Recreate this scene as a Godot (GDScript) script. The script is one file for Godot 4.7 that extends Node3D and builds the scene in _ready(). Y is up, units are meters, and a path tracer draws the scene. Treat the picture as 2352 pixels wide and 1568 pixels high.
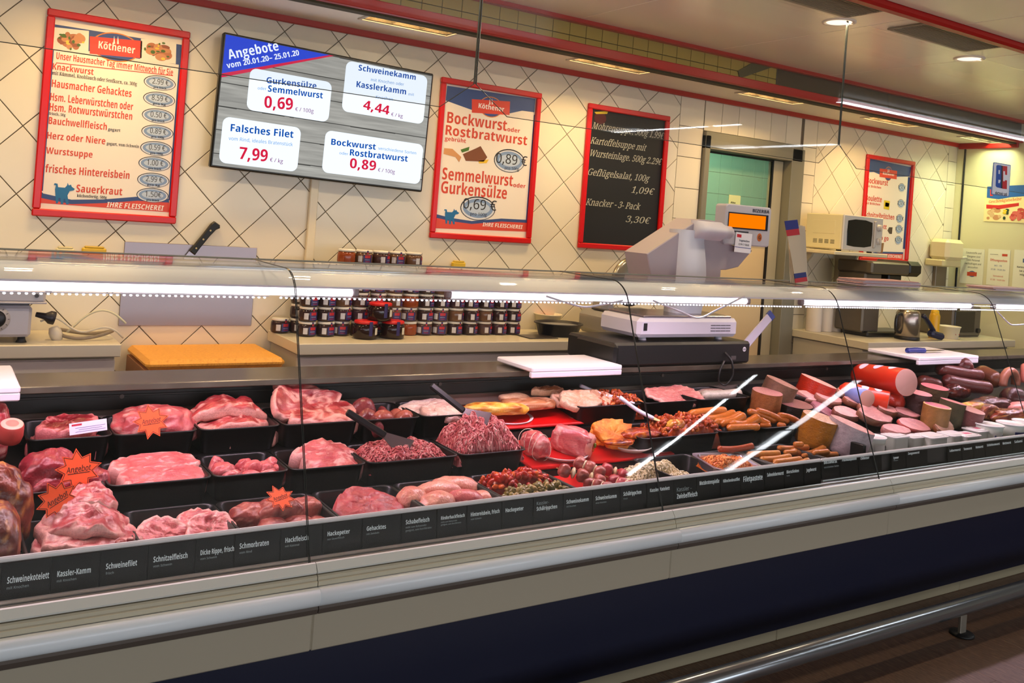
extends Node3D
# A butcher's serve-over counter. x runs along the counter, y is up, the shop wall behind the counter is at z = -4.5.

const FOCAL := 2055.433
const AXIS := Vector2(1111.37, 487.35)
const EYE := Vector3(0, 1.56, 0)
const WALL := -4.5
const RIGHT := 7.628
const SOFFIT := 2.52
const CEIL := 2.69
var eye_basis: Basis
var taken := {}
var M := {}

class Geo:
	var st := SurfaceTool.new()
	var count := 0
	var tint := Color.WHITE
	func _init() -> void:
		st.begin(Mesh.PRIMITIVE_TRIANGLES)
		flat()
	func flat() -> void:
		st.set_smooth_group(-1)
	func smooth() -> void:
		st.set_smooth_group(0)
	func put(p: Vector3, uv: Vector2, c: Color) -> void:
		st.set_color(c)
		st.set_uv(uv)
		st.add_vertex(p)
	func tri(a: Vector3, b: Vector3, c: Vector3) -> void:   # counter-clockwise seen from outside
		put(a, Vector2(a.x, a.y), tint)
		put(c, Vector2(c.x, c.y), tint)
		put(b, Vector2(b.x, b.y), tint)
		count += 1
	func quad(a: Vector3, b: Vector3, c: Vector3, d: Vector3) -> void:
		tri(a, b, c)
		tri(a, c, d)
	func face(a: Vector3, b: Vector3, c: Vector3, d: Vector3) -> void:   # a quad with the texture laid over it once, a = lower left
		put(a, Vector2(0, 1), tint)
		put(c, Vector2(1, 0), tint)
		put(b, Vector2(1, 1), tint)
		put(a, Vector2(0, 1), tint)
		put(d, Vector2(0, 0), tint)
		put(c, Vector2(1, 0), tint)
		count += 2
	func box(c: Vector3, s: Vector3, b := 0.0, xf := Transform3D.IDENTITY) -> void:   # b: chamfer
		var h := s / 2.0
		b = minf(b, minf(h.x, minf(h.y, h.z)) * 0.9)
		var k := func(sx: float, sy: float, sz: float, axis: int) -> Vector3:
			var p := Vector3(sx * h.x, sy * h.y, sz * h.z)
			if axis != 0: p.x -= sx * b
			if axis != 1: p.y -= sy * b
			if axis != 2: p.z -= sz * b
			return xf * (c + p)
		for s1 in [-1.0, 1.0]:
			var q := [k.call(s1, -1, -s1, 0), k.call(s1, 1, -s1, 0), k.call(s1, 1, s1, 0), k.call(s1, -1, s1, 0)]
			quad(q[0], q[1], q[2], q[3])
			q = [k.call(-s1, s1, -1, 1), k.call(-s1, s1, 1, 1), k.call(s1, s1, 1, 1), k.call(s1, s1, -1, 1)]
			quad(q[0], q[1], q[2], q[3])
			q = [k.call(-s1, -1, s1, 2), k.call(s1, -1, s1, 2), k.call(s1, 1, s1, 2), k.call(-s1, 1, s1, 2)]
			quad(q[0], q[1], q[2], q[3])
		if b <= 0.0:
			return
		for s1 in [-1.0, 1.0]:
			for s2 in [-1.0, 1.0]:
				fixquad(k.call(s1, s2, -1, 0), k.call(s1, s2, 1, 0), k.call(s1, s2, 1, 1), k.call(s1, s2, -1, 1), xf * c)
				fixquad(k.call(s1, -1, s2, 0), k.call(s1, 1, s2, 0), k.call(s1, 1, s2, 2), k.call(s1, -1, s2, 2), xf * c)
				fixquad(k.call(-1, s1, s2, 1), k.call(1, s1, s2, 1), k.call(1, s1, s2, 2), k.call(-1, s1, s2, 2), xf * c)
				for s3 in [-1.0, 1.0]:
					var a: Vector3 = k.call(s1, s2, s3, 0)
					var d: Vector3 = k.call(s1, s2, s3, 1)
					var e: Vector3 = k.call(s1, s2, s3, 2)
					if (d - a).cross(e - a).dot(a - xf * c) > 0: tri(a, d, e)
					else: tri(a, e, d)
	func fixquad(a: Vector3, b: Vector3, c: Vector3, d: Vector3, inside: Vector3) -> void:
		if (b - a).cross(c - a).dot((a + c) / 2.0 - inside) > 0: quad(a, b, c, d)
		else: quad(a, d, c, b)
	func lathe(profile: Array, seg: int, xf := Transform3D.IDENTITY, sx := 1.0, sz := 1.0) -> void:   # profile of (radius, height) from bottom to top
		for i in profile.size() - 1:
			var p: Vector2 = profile[i]
			var q: Vector2 = profile[i + 1]
			for k in seg:
				var a := TAU * k / seg
				var b := TAU * (k + 1) / seg
				var A := xf * Vector3(p.x * cos(a) * sx, p.y, -p.x * sin(a) * sz)
				var B := xf * Vector3(p.x * cos(b) * sx, p.y, -p.x * sin(b) * sz)
				var C := xf * Vector3(q.x * cos(b) * sx, q.y, -q.x * sin(b) * sz)
				var D := xf * Vector3(q.x * cos(a) * sx, q.y, -q.x * sin(a) * sz)
				if p.x > 1e-6: tri(A, B, C)
				if q.x > 1e-6: tri(A, C, D)
	func tube(pts: Array, r: float, seg := 8, caps := true, r_end := -1.0, squash := 1.0) -> void:
		var n := pts.size()
		var rings := []
		var side := Vector3.ZERO
		for i in n:
			var t: Vector3 = (pts[mini(i + 1, n - 1)] - pts[maxi(i - 1, 0)]).normalized()
			if side == Vector3.ZERO:
				side = t.cross(Vector3.UP if absf(t.y) < 0.9 else Vector3.RIGHT).normalized()
			side = (side - t * side.dot(t)).normalized()
			var up := side.cross(t)
			var rr := r if r_end < 0 else lerpf(r, r_end, float(i) / (n - 1))
			var ring := []
			for k in seg:
				var a := TAU * k / seg
				ring.append(pts[i] + (side * cos(a) + up * sin(a) * squash) * rr)
			rings.append(ring)
		for i in n - 1:
			for k in seg:
				var k2 := (k + 1) % seg
				quad(rings[i][k], rings[i + 1][k], rings[i + 1][k2], rings[i][k2])
		if caps:
			for k in seg:
				var k2 := (k + 1) % seg
				tri(pts[0], rings[0][k], rings[0][k2])
				tri(pts[n - 1], rings[n - 1][k2], rings[n - 1][k])
	func prism(poly: PackedVector2Array, z0: float, z1: float, xf := Transform3D.IDENTITY, bevel := 0.0) -> void:   # an outline in x, y, from z0 (back) to z1 (front)
		var pg := poly.duplicate()
		if Geometry2D.is_polygon_clockwise(pg):
			pg.reverse()
		var front := pg
		if bevel > 0.0:
			var off := Geometry2D.offset_polygon(pg, -bevel, Geometry2D.JOIN_MITER)
			if off.size() == 1 and off[0].size() == pg.size():
				front = off[0]
				if Geometry2D.is_polygon_clockwise(front):
					front.reverse()
				var best := 0
				for s in front.size():
					if front[s].distance_to(pg[0]) < front[best].distance_to(pg[0]): best = s
				var turned := PackedVector2Array()
				for s in front.size(): turned.append(front[(s + best) % front.size()])
				front = turned
			else:
				bevel = 0.0
		var n := pg.size()
		var zf := z1 - bevel
		for i in n:
			var a := pg[i]
			var b := pg[(i + 1) % n]
			quad(xf * Vector3(a.x, a.y, z0), xf * Vector3(b.x, b.y, z0), xf * Vector3(b.x, b.y, zf), xf * Vector3(a.x, a.y, zf))
			if bevel > 0.0:
				var c := front[(i + 1) % n]
				var d := front[i]
				quad(xf * Vector3(a.x, a.y, zf), xf * Vector3(b.x, b.y, zf), xf * Vector3(c.x, c.y, z1), xf * Vector3(d.x, d.y, z1))
		var ix := Geometry2D.triangulate_polygon(front)
		for i in range(0, ix.size(), 3):
			var a := front[ix[i]]
			var b := front[ix[i + 1]]
			var c := front[ix[i + 2]]
			if (b - a).cross(c - a) < 0:
				var s := b
				b = c
				c = s
			tri(xf * Vector3(a.x, a.y, z1), xf * Vector3(b.x, b.y, z1), xf * Vector3(c.x, c.y, z1))
			tri(xf * Vector3(a.x, a.y, z0), xf * Vector3(c.x, c.y, z0), xf * Vector3(b.x, b.y, z0))
	func grid(nu: int, nv: int, f: Callable, c = null, back := false) -> void:   # f(u, v) and colour c(u, v, point)
		var pts := []
		var cols := []
		for j in nv + 1:
			for i in nu + 1:
				var p: Vector3 = f.call(float(i) / nu, float(j) / nv)
				pts.append(p)
				cols.append(c.call(float(i) / nu, float(j) / nv, p) if c != null else tint)
		for j in nv:
			for i in nu:
				var k := j * (nu + 1) + i
				var q := [k, k + 1, k + nu + 2, k, k + nu + 2, k + nu + 1]
				if back: q = [k, k + nu + 2, k + 1, k, k + nu + 1, k + nu + 2]
				for m in [0, 2, 1, 3, 5, 4]:
					var w: int = q[m]
					put(pts[w], Vector2(float(w % (nu + 1)) / nu, float(w / (nu + 1)) / nv), cols[w])
				count += 2
	func mesh(arrays: Array, xf: Transform3D) -> void:   # a mesh's own triangles, as they wind
		var vs: PackedVector3Array = arrays[Mesh.ARRAY_VERTEX]
		var ix = arrays[Mesh.ARRAY_INDEX]
		if ix == null or ix.size() == 0:
			ix = range(vs.size())
		for i in ix:
			put(xf * vs[i], Vector2.ZERO, tint)
		count += ix.size() / 3
	func done() -> ArrayMesh:
		st.generate_normals()
		return st.commit()

func numbered(called: String) -> String:
	var k: int = taken.get(called, 0)
	taken[called] = k + 1
	return called if k == 0 else "%s_%03d" % [called, k]

func part(called: String, g: Geo, m: Material, parent: Node3D) -> MeshInstance3D:
	var o := MeshInstance3D.new()
	o.mesh = g.done()
	o.material_override = m
	var n := 0
	var full := called
	while parent.has_node(full):
		n += 1
		full = "%s_%03d" % [called, n]
	o.name = full
	parent.add_child(o, true)
	return o

func tag(o: Node3D, label: String, category: String, group := "") -> void:
	o.set_meta("label", label)
	o.set_meta("category", category)
	if group: o.set_meta("group", group)

func thing(called: String, label: String, category: String, at := Vector3.ZERO, group := "") -> Node3D:
	var o := Node3D.new()
	o.name = numbered(called)
	o.position = at
	add_child(o, true)
	tag(o, label, category, group)
	return o

func solo(called: String, g: Geo, m: Material, label: String, category: String, group := "", at := Vector3.ZERO) -> MeshInstance3D:
	var o := MeshInstance3D.new()
	o.mesh = g.done()
	o.material_override = m
	o.name = numbered(called)
	o.position = at
	add_child(o, true)
	tag(o, label, category, group)
	return o

func struct(called: String, g: Geo, m: Material) -> MeshInstance3D:
	var o := MeshInstance3D.new()
	if g.count: o.mesh = g.done()
	o.material_override = m
	o.name = numbered(called)
	add_child(o, true)
	o.set_meta("kind", "structure")
	return o

func copy(o: Node3D, at: Vector3, label := "") -> Node3D:
	var c: Node3D = o.duplicate()
	var base := String(o.name)
	var rx := RegEx.create_from_string("_\\d+$")
	c.name = numbered(rx.sub(base, ""))
	add_child(c, true)
	c.position = at
	if label: c.set_meta("label", label)
	return c

func ray(u: float, v: float) -> Vector3:
	return eye_basis * Vector3((u - AXIS.x) / FOCAL, -(v - AXIS.y) / FOCAL, -1)
func pz(u: float, v: float, z: float) -> Vector3:
	var d := ray(u, v)
	return EYE + d * (z / d.z)
func py(u: float, v: float, y: float) -> Vector3:
	var d := ray(u, v)
	return EYE + d * ((y - EYE.y) / d.y)
func px(u: float, v: float, x: float) -> Vector3:
	var d := ray(u, v)
	return EYE + d * (x / d.x)
func w2(u: float, v: float, z := WALL) -> Vector2:
	var p := pz(u, v, z)
	return Vector2(p.x, p.y)

func mat(c: Color, rough := 0.6, metal := 0.0, spec := 0.5) -> StandardMaterial3D:
	var key := "%s %s %s %s" % [c.to_html(), rough, metal, spec]
	if not M.has(key):
		var m := StandardMaterial3D.new()
		m.albedo_color = c
		m.roughness = rough
		m.metallic = metal
		m.metallic_specular = spec
		M[key] = m
	return M[key]
func glow(c: Color, e: float) -> StandardMaterial3D:
	var key := "glow %s %s" % [c.to_html(), e]
	if not M.has(key):
		var m := StandardMaterial3D.new()
		m.albedo_color = Color.BLACK
		m.metallic_specular = 0.0
		m.emission_enabled = true
		m.emission = c
		m.emission_energy_multiplier = e
		M[key] = m
	return M[key]
func glass(c: Color, alpha: float, rough := 0.02) -> StandardMaterial3D:
	var key := "glass %s %s" % [c.to_html(), alpha]
	if not M.has(key):
		var m := StandardMaterial3D.new()
		m.albedo_color = Color(c.r, c.g, c.b, alpha)
		m.transparency = BaseMaterial3D.TRANSPARENCY_ALPHA
		m.roughness = rough
		m.metallic_specular = 0.36
		M[key] = m
	return M[key]
func noise(freq: float, sd: int, oct := 3, type := FastNoiseLite.TYPE_SIMPLEX_SMOOTH) -> FastNoiseLite:
	var n := FastNoiseLite.new()
	n.seed = sd
	n.frequency = freq
	n.fractal_octaves = oct
	n.noise_type = type
	return n
func vary(m: StandardMaterial3D, ramp: Array, freq: float, scale: float, sd := 1, size := 256, bump := 0.0, stretch := Vector3.ONE) -> StandardMaterial3D:   # grain: a noise texture through a ramp of colours, laid on three planes
	var t := NoiseTexture2D.new()
	t.width = size
	t.height = size
	t.seamless = true
	t.generate_mipmaps = false
	t.noise = noise(freq, sd, 4)
	var gr := Gradient.new()
	var offs := PackedFloat32Array()
	var cols := PackedColorArray()
	for k in ramp.size():
		offs.append(float(k) / (ramp.size() - 1))
		cols.append(ramp[k])
	gr.offsets = offs
	gr.colors = cols
	t.color_ramp = gr
	m.albedo_texture = t
	m.uv1_triplanar = true
	m.uv1_scale = stretch / scale
	if bump > 0.0:
		m.normal_enabled = true
		m.normal_scale = bump
		var nt := NoiseTexture2D.new()
		nt.width = size
		nt.height = size
		nt.seamless = true
		nt.generate_mipmaps = false
		nt.as_normal_map = true
		nt.bump_strength = 6.0
		nt.noise = noise(freq, sd, 4)
		m.normal_texture = nt
	return m

# flat lettering: a line of text standing in x, y, stretched from x0 to x1 on its base line
var fonts := {}
func font(f: String) -> Font:
	if not fonts.has(f):
		var s := SystemFont.new()
		s.font_names = PackedStringArray([f.trim_suffix("*")])
		if f.ends_with("*"): s.font_weight = 700
		fonts[f] = s
	return fonts[f]
func letters(g: Geo, s: String, x0: float, x1: float, y: float, h: float, xf := Transform3D.IDENTITY, f := "Droid Sans*", slant := 0.0, depth := 0.0012) -> void:   # h: height of a capital; x1 < x0: natural width
	var t := TextMesh.new()
	t.font = font(f)
	t.text = s
	t.font_size = 64
	t.pixel_size = 1.0 / 64.0
	t.depth = 0.002
	t.curve_step = 2.0
	t.horizontal_alignment = HORIZONTAL_ALIGNMENT_LEFT
	t.vertical_alignment = VERTICAL_ALIGNMENT_TOP
	var arrays := t.get_mesh_arrays()
	var vs: PackedVector3Array = arrays[Mesh.ARRAY_VERTEX]
	if vs.is_empty():
		return
	var lo := INF
	var hi := -INF
	for p in vs:
		lo = minf(lo, p.x)
		hi = maxf(hi, p.x)
	var base := cap_base(f)
	var k := h / base.y
	var kx := k
	if x1 > x0: kx = (x1 - x0) / (hi - lo)
	var tr := Transform3D(Basis(Vector3(kx, 0, 0), Vector3(slant * k, k, 0), Vector3(0, 0, depth / 0.002)), Vector3.ZERO)
	tr.origin = Vector3(x0, y, 0) - tr.basis * Vector3(lo, base.x, 0)
	g.mesh(arrays, xf * tr)
var caps := {}
func cap_base(f: String) -> Vector2:   # (y of the base line, height of a capital) in TextMesh units
	if not caps.has(f):
		var t := TextMesh.new()
		t.font = font(f)
		t.text = "H"
		t.font_size = 64
		t.pixel_size = 1.0 / 64.0
		t.depth = 0.002
		t.vertical_alignment = VERTICAL_ALIGNMENT_TOP
		var lo := INF
		var hi := -INF
		for p in t.get_mesh_arrays()[Mesh.ARRAY_VERTEX]:
			lo = minf(lo, p.y)
			hi = maxf(hi, p.y)
		caps[f] = Vector2(lo, hi - lo)
	return caps[f]
func wl(g: Geo, s: String, u0: float, v0: float, u1: float, v1: float, hpx: float, z: float, f := "Droid Sans*", slant := 0.0) -> void:   # a line of print on the plane z, seen from (u0, v0) to (u1, v1)
	var a := pz(u0, v0, z)
	var b := pz(u1, v1, z)
	var h := hpx * a.distance_to(EYE) / FOCAL * 0.93
	letters(g, s, a.x, b.x, (a.y + b.y) / 2.0, h, Transform3D(Basis.IDENTITY, Vector3(0, 0, z)), f, slant, 0.001)
func disc(g: Geo, c: Vector3, rx: float, ry: float, seg := 32, thick := 0.0015) -> void:   # a flat oval facing +z
	var pg := PackedVector2Array()
	for k in seg: pg.append(Vector2(c.x + rx * cos(TAU * k / seg), c.y + ry * sin(TAU * k / seg)))
	g.prism(pg, c.z, c.z + thick)
func rect2(x0: float, y0: float, x1: float, y1: float) -> PackedVector2Array:
	return PackedVector2Array([Vector2(x0, y0), Vector2(x1, y0), Vector2(x1, y1), Vector2(x0, y1)])
func round_rect(x0: float, y0: float, x1: float, y1: float, r: float, n := 5) -> PackedVector2Array:
	var pg := PackedVector2Array()
	for q in [[x1 - r, y0 + r, -PI / 2], [x1 - r, y1 - r, 0.0], [x0 + r, y1 - r, PI / 2], [x0 + r, y0 + r, PI]]:
		for k in n + 1:
			var a: float = q[2] + PI / 2 * k / n
			pg.append(Vector2(q[0] + r * cos(a), q[1] + r * sin(a)))
	return pg

func _ready() -> void:
	# camera: a shifted lens, so that the counter's uprights stay nearly upright
	var yaw := 0.5559455
	var pit := 0.0060713
	var rol := 0.0753500
	var fwd := Vector3(sin(yaw) * cos(pit), sin(pit), -cos(yaw) * cos(pit))
	var rgt := Vector3(cos(yaw), 0, sin(yaw))
	var up := rgt.cross(fwd)
	eye_basis = Basis(cos(rol) * rgt + sin(rol) * up, cos(rol) * up - sin(rol) * rgt, -fwd)
	var cam := Camera3D.new()
	cam.name = "camera"
	cam.transform = Transform3D(eye_basis, EYE)
	cam.projection = Camera3D.PROJECTION_FRUSTUM
	cam.near = 0.05
	cam.far = 60.0
	cam.size = 0.05 * 1568.0 / FOCAL
	cam.frustum_offset = Vector2((1176.0 - AXIS.x) / FOCAL, -(784.0 - AXIS.y) / FOCAL) * 0.05
	add_child(cam)
	cam.current = true
	var env := Environment.new()
	env.background_mode = Environment.BG_COLOR
	env.background_color = Color(0.02, 0.02, 0.02)
	env.tonemap_mode = Environment.TONE_MAPPER_LINEAR
	env.tonemap_exposure = 1.2
	env.sdfgi_enabled = true
	env.ssao_enabled = true
	env.ssil_enabled = true
	var we := WorldEnvironment.new()
	we.name = "world_environment"
	we.environment = env
	add_child(we)
	big_lights()
	room()
	ceiling_fittings()
	wall_pictures()
	back_counter()
	display_case()
	trays_and_meat()
	plates_and_salads()
	cold_cuts()
	small_things()

func area(called: String, at: Vector3, sx: float, sy: float, e: float, c: Color, towards := Vector3.DOWN) -> AreaLight3D:
	var l := AreaLight3D.new()
	l.name = numbered(called)
	l.area_size = Vector2(sx, sy)
	l.light_energy = e
	l.light_color = c
	l.area_range = 20.0
	l.area_attenuation = 2.0
	l.shadow_enabled = true
	var upv := Vector3.FORWARD if absf(towards.y) > 0.9 else Vector3.UP
	l.transform = Transform3D(Basis.looking_at(towards, upv), at)
	add_child(l)
	return l

const WARM := Color(1.0, 0.83, 0.56)
const TUBE_WHITE := Color(0.96, 0.98, 1.0)
const MEAT := Color(1.0, 0.86, 0.94)

func led_bar(a: Vector3, b: Vector3, e: float, label: String) -> void:   # a ceiling LED bar: housing, diffuser and its light
	var mid := (a + b) / 2.0
	var d := b - a
	var t := thing("led_light_bar", label, "lamp", mid, "ceiling light bars of the shop")
	var s := Vector3(absf(d.x) + 0.06, 0.03, absf(d.z) + 0.06)
	var g := Geo.new()
	g.box(Vector3(0, 0.035, 0), s, 0.005)
	part("housing", g, mat(Color(0.85, 0.85, 0.85), 0.5), t)
	g = Geo.new()
	g.box(Vector3(0, 0.01, 0), Vector3(s.x - 0.02, 0.02, s.z - 0.02), 0.004)
	part("diffuser", g, glow(TUBE_WHITE, 3.5), t)
	var l := area("shop_light", mid - Vector3(0, 0.01, 0), s.x, s.z, e, TUBE_WHITE)
	l.area_normalize_energy = true

func downlight(at: Vector3, e: float, label: String, group: String) -> void:
	var t := thing("round_downlight", label, "lamp", at, group)
	var g := Geo.new()
	g.smooth()
	g.lathe([Vector2(0.062, 0.0), Vector2(0.066, -0.006), Vector2(0.082, -0.006), Vector2(0.084, 0.0)], 32)
	part("rim", g, mat(Color(0.92, 0.88, 0.82), 0.35), t)
	g = Geo.new()
	g.lathe([Vector2(0.0, -0.001), Vector2(0.062, -0.003)], 32)
	part("diffuser", g, glow(Color(1.0, 0.9, 0.78), 1.6), t)
	area("downlight", at - Vector3(0, 0.012, 0), 0.1, 0.1, e, Color(1.0, 0.90, 0.76))

func big_lights() -> void:
	# out of view behind the customer: downlights spaced to light the counter front
	var zz := [-1.05, 0.5, 2.0]
	for j in 3:
		for i in 5:
			downlight(Vector3(-0.6 + i * 1.5 + 0.3 * j, 2.78, zz[j]), 9.0 if j == 0 else 5.5, "unseen round shop downlight %s, %s" % [["nearest the counter", "just behind the customer", "in the rearmost row of the shop"][j], ["first of its row", "second of its row", "middle of its row", "fourth of its row", "last of its row"][i]], "unseen round downlights of the shop")
	# fill panels added low in the far wall, brightening counter front and ceiling
	for k in 4:
		var wx := -3.0 + k * 3.3
		var g := Geo.new()
		g.box(Vector3(wx, 1.2, 6.085), Vector3(3.0, 1.75, 0.03), 0.004)
		struct("window_%d" % (k + 1), g, glow(Color(0.92, 0.96, 1.0), 0.5))
		area("fill_light", Vector3(wx, 1.2, 6.05), 3.0, 1.75, 5.5, Color(0.95, 0.97, 1.0), Vector3(0, 0, -1))
	var zs := [[2.87, 1.12], [0.97, 0.66]]
	for q in zs.size():
		led_bar(Vector3(7.0, 2.72, zs[q][0]), Vector3(7.0, 2.72, zs[q][1]), 0.7 * (zs[q][0] - zs[q][1]), "ceiling light bar running away from the counter, %s piece of the near row" % ["long", "short"][q])
	zs = [[3.12, 2.6], [2.5, 2.05], [1.95, 1.62], [1.55, 0.88]]
	for q in zs.size():
		led_bar(Vector3(8.9, 2.72, zs[q][0]), Vector3(8.8, 2.72, zs[q][1]), 0.7 * (zs[q][0] - zs[q][1]), "ceiling light bar running away from the counter, %s piece of the far row" % ["first", "second", "third", "fourth"][q])
	led_bar(Vector3(5.9, 2.66, -1.38), Vector3(6.66, 2.66, -1.38), 0.5, "short bright light bar parallel to the counter, first of its line")
	led_bar(Vector3(6.74, 2.66, -1.38), Vector3(9.0, 2.66, -1.38), 1.2, "long bright light bar parallel to the counter, after the short one")

const WALL_X := [0.76397, 0.14514, 0.00222, 0.00049, -0.00021, -0.00009]
const WALL_Y := [1.36624, 0.00274, 0.15189, -0.00016, -0.00011, 0.00011]
func lattice(i: float, j: float) -> Vector2:   # the crossings of the diagonal joints, as uneven as they were laid
	var b := [1.0, i, j, i * i, i * j, j * j]
	var r := Vector2.ZERO
	for k in 6: r += Vector2(WALL_X[k], WALL_Y[k]) * b[k]
	return r

func tile_piece(poly: PackedVector2Array, z: float, m: Material, parent: Node3D, rng: RandomNumberGenerator, gap := 0.002, xf := Transform3D.IDENTITY) -> void:
	for q in Geometry2D.offset_polygon(poly, -gap, Geometry2D.JOIN_MITER):
		if q.size() < 3: continue
		var a := 0.0
		for k in q.size(): a += q[k].cross(q[(k + 1) % q.size()])
		if absf(a) < 0.0006: continue
		var g := Geo.new()
		g.prism(q, z - 0.004, z + rng.randf_range(0.0, 0.0006), xf, 0.0012)
		part("tile", g, m, parent)

func room() -> void:
	var rng := RandomNumberGenerator.new()
	rng.seed = 5
	var grout := mat(Color(0.42, 0.37, 0.30), 0.9)
	var cream := []
	for k in 3:
		var m := StandardMaterial3D.new()
		m.albedo_color = [Color(0.90, 0.865, 0.775), Color(0.885, 0.85, 0.765), Color(0.905, 0.875, 0.79)][k]
		m.roughness = 0.28
		cream.append(m)
	# the tiled wall behind the counter, with the doorway to the store room
	var dl := w2(1609, 400).x
	var dr := 5.56
	var dtop := 2.25
	var g := Geo.new()
	g.box(Vector3((dl - 3.0) / 2 - 0.0, 1.5, WALL - 0.106), Vector3(dl + 3.0, 3.0, 0.2))
	g.box(Vector3((dr + RIGHT + 0.2) / 2, 1.5, WALL - 0.106), Vector3(RIGHT + 0.2 - dr, 3.0, 0.2))
	g.box(Vector3((dl + dr) / 2, (dtop + 3.0) / 2, WALL - 0.106), Vector3(dr - dl, 3.0 - dtop, 0.2))
	var wall := struct("wall_back", g, grout)
	var edge := 4.309
	for i in range(-26, 52):
		for j in range(-10, 12):
			if (i + j) % 2 == 0: continue
			var poly := PackedVector2Array([lattice(i - 1, j), lattice(i, j - 1), lattice(i + 1, j), lattice(i, j + 1)])
			if poly[0].x > edge or poly[2].x < -2.2: continue
			for q in Geometry2D.intersect_polygons(poly, rect2(-2.2, 0.55, edge, SOFFIT + 0.02)):
				tile_piece(q, WALL, cream[rng.randi() % 3], wall, rng)
	# upright tiles beside and above the doorway
	var ty := [0.55, 0.80, 1.015, 1.23, 1.443, 1.655, 1.866, 2.08, 2.29, 2.54]
	for k in ty.size() - 1:
		tile_piece(rect2(edge, ty[k], dl - 0.004, ty[k + 1]), WALL, cream[k % 3], wall, rng)
		tile_piece(rect2(dr + 0.03, ty[k] - 0.01, 5.745, minf(ty[k + 1] - 0.01, 2.53)), WALL, cream[(k + 1) % 3], wall, rng)
	for k in 6:
		tile_piece(rect2(lerpf(dl, dr, k / 6.0), dtop + 0.03, lerpf(dl, dr, (k + 1) / 6.0), 2.53), WALL, cream[k % 3], wall, rng)
	# the field to the right of the doorway
	for i in range(-2, 16):
		for j in range(-5, 13):
			if (i + j) % 2 == 0: continue
			var o := Vector2(5.95, 1.80)
			var s := 0.1535
			var c := o + Vector2(i, j - 4) * s
			var poly := PackedVector2Array([c - Vector2(s, 0), c - Vector2(0, s), c + Vector2(s, 0), c + Vector2(0, s)])
			for q in Geometry2D.intersect_polygons(poly, rect2(5.745, 0.55, 7.50, SOFFIT + 0.02)):
				tile_piece(q, WALL, cream[rng.randi() % 3], wall, rng)
	ty = [0.55, 0.72, 0.92, 1.125, 1.33, 1.54, 1.745, 1.95, 2.154, 2.355, 2.54]
	for k in ty.size() - 1:
		tile_piece(rect2(7.50, ty[k], RIGHT, ty[k + 1]), WALL, cream[k % 3], wall, rng)
	# red strip along the top of the wall, and the other red trims of the ceiling
	var red := mat(Color(0.66, 0.07, 0.05), 0.38)
	g = Geo.new()
	g.box(Vector3(2.3, 2.512, WALL + 0.012), Vector3(RIGHT * 2 - 4.6, 0.05, 0.024), 0.004)
	struct("trim_1", g, red)
	g = Geo.new()
	g.box(Vector3(RIGHT - 0.012, 2.495, -4.23), Vector3(0.024, 0.05, 0.5), 0.004)
	struct("trim_2", g, red)
	g = Geo.new()
	g.box(Vector3(2.3, 2.535, -3.965), Vector3(RIGHT * 2 - 4.6, 0.052, 0.04), 0.004)
	struct("trim_3", g, red)
	g = Geo.new()
	g.box(Vector3(2.3, 2.69, -3.955), Vector3(RIGHT * 2 - 4.6, 0.045, 0.05), 0.004)
	struct("trim_4", g, red)
	g = Geo.new()
	g.box(Vector3(3.5, 2.688, -2.575), Vector3(12.0, 0.06, 0.06), 0.012)
	struct("trim_5", g, red)
	# soffit over the back counter, with openings for its light fittings
	var board := mat(Color(0.94, 0.91, 0.84), 0.45)
	g = Geo.new()
	var fx := [-3.0]
	for q in FITTINGS: fx.append_array([q[0], q[1]])
	fx.append(RIGHT)
	for k in fx.size() - 1:
		var x0: float = fx[k]
		var x1: float = fx[k + 1]
		if k % 2 == 0:
			g.box(Vector3((x0 + x1) / 2, SOFFIT + 0.06, -4.25), Vector3(x1 - x0, 0.12, 0.50))
		else:
			g.box(Vector3((x0 + x1) / 2, SOFFIT + 0.06, -4.355), Vector3(x1 - x0, 0.12, 0.29))
			g.box(Vector3((x0 + x1) / 2, SOFFIT + 0.06, -4.015), Vector3(x1 - x0, 0.12, 0.03))
			g.box(Vector3((x0 + x1) / 2, SOFFIT + 0.115, -4.12), Vector3(x1 - x0, 0.01, 0.18))
	struct("ceiling_soffit", g, board)
	# tiled riser between the soffit and the upper ceiling
	g = Geo.new()
	g.box(Vector3(2.3, 2.62, -4.02), Vector3(RIGHT * 2 - 4.6, 0.24, 0.06))
	var riser := struct("wall_riser", g, mat(Color(0.25, 0.22, 0.10), 0.9))
	var olive := []
	for k in 3: olive.append(vary(StandardMaterial3D.new(), [Color(0.52, 0.45, 0.20), Color(0.66, 0.58, 0.28), Color(0.56, 0.50, 0.23)], 0.2 + 0.05 * k, 0.12, 40 + k, 128))
	var x := -0.4
	while x < 4.62:
		tile_piece(rect2(x, 2.555, x + 0.115, 2.60), -3.972, olive[rng.randi() % 3], riser, rng, 0.0018)
		tile_piece(rect2(x, 2.60, x + 0.115, 2.69), -3.972, olive[rng.randi() % 3], riser, rng, 0.0018)
		x += 0.115
	g = Geo.new()
	g.box(Vector3(6.12, 2.62, -3.972), Vector3(3.0, 0.12, 0.012), 0.002)
	var pm := mat(Color(0.34, 0.32, 0.27), 0.12, 0.6)
	part("dark_panel", g, pm, riser)
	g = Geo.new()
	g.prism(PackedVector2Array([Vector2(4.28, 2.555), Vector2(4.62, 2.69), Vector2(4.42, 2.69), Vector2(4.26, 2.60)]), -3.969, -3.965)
	part("dark_olive_panel", g, mat(Color(0.32, 0.30, 0.17), 0.7), riser)  # slanting piece, darker olive than the tiles beside it
	# upper ceiling of wide boards
	g = Geo.new()
	g.box(Vector3(3.0, CEIL + 0.09, -1.0), Vector3(14.0, 0.14, 6.0))
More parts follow.
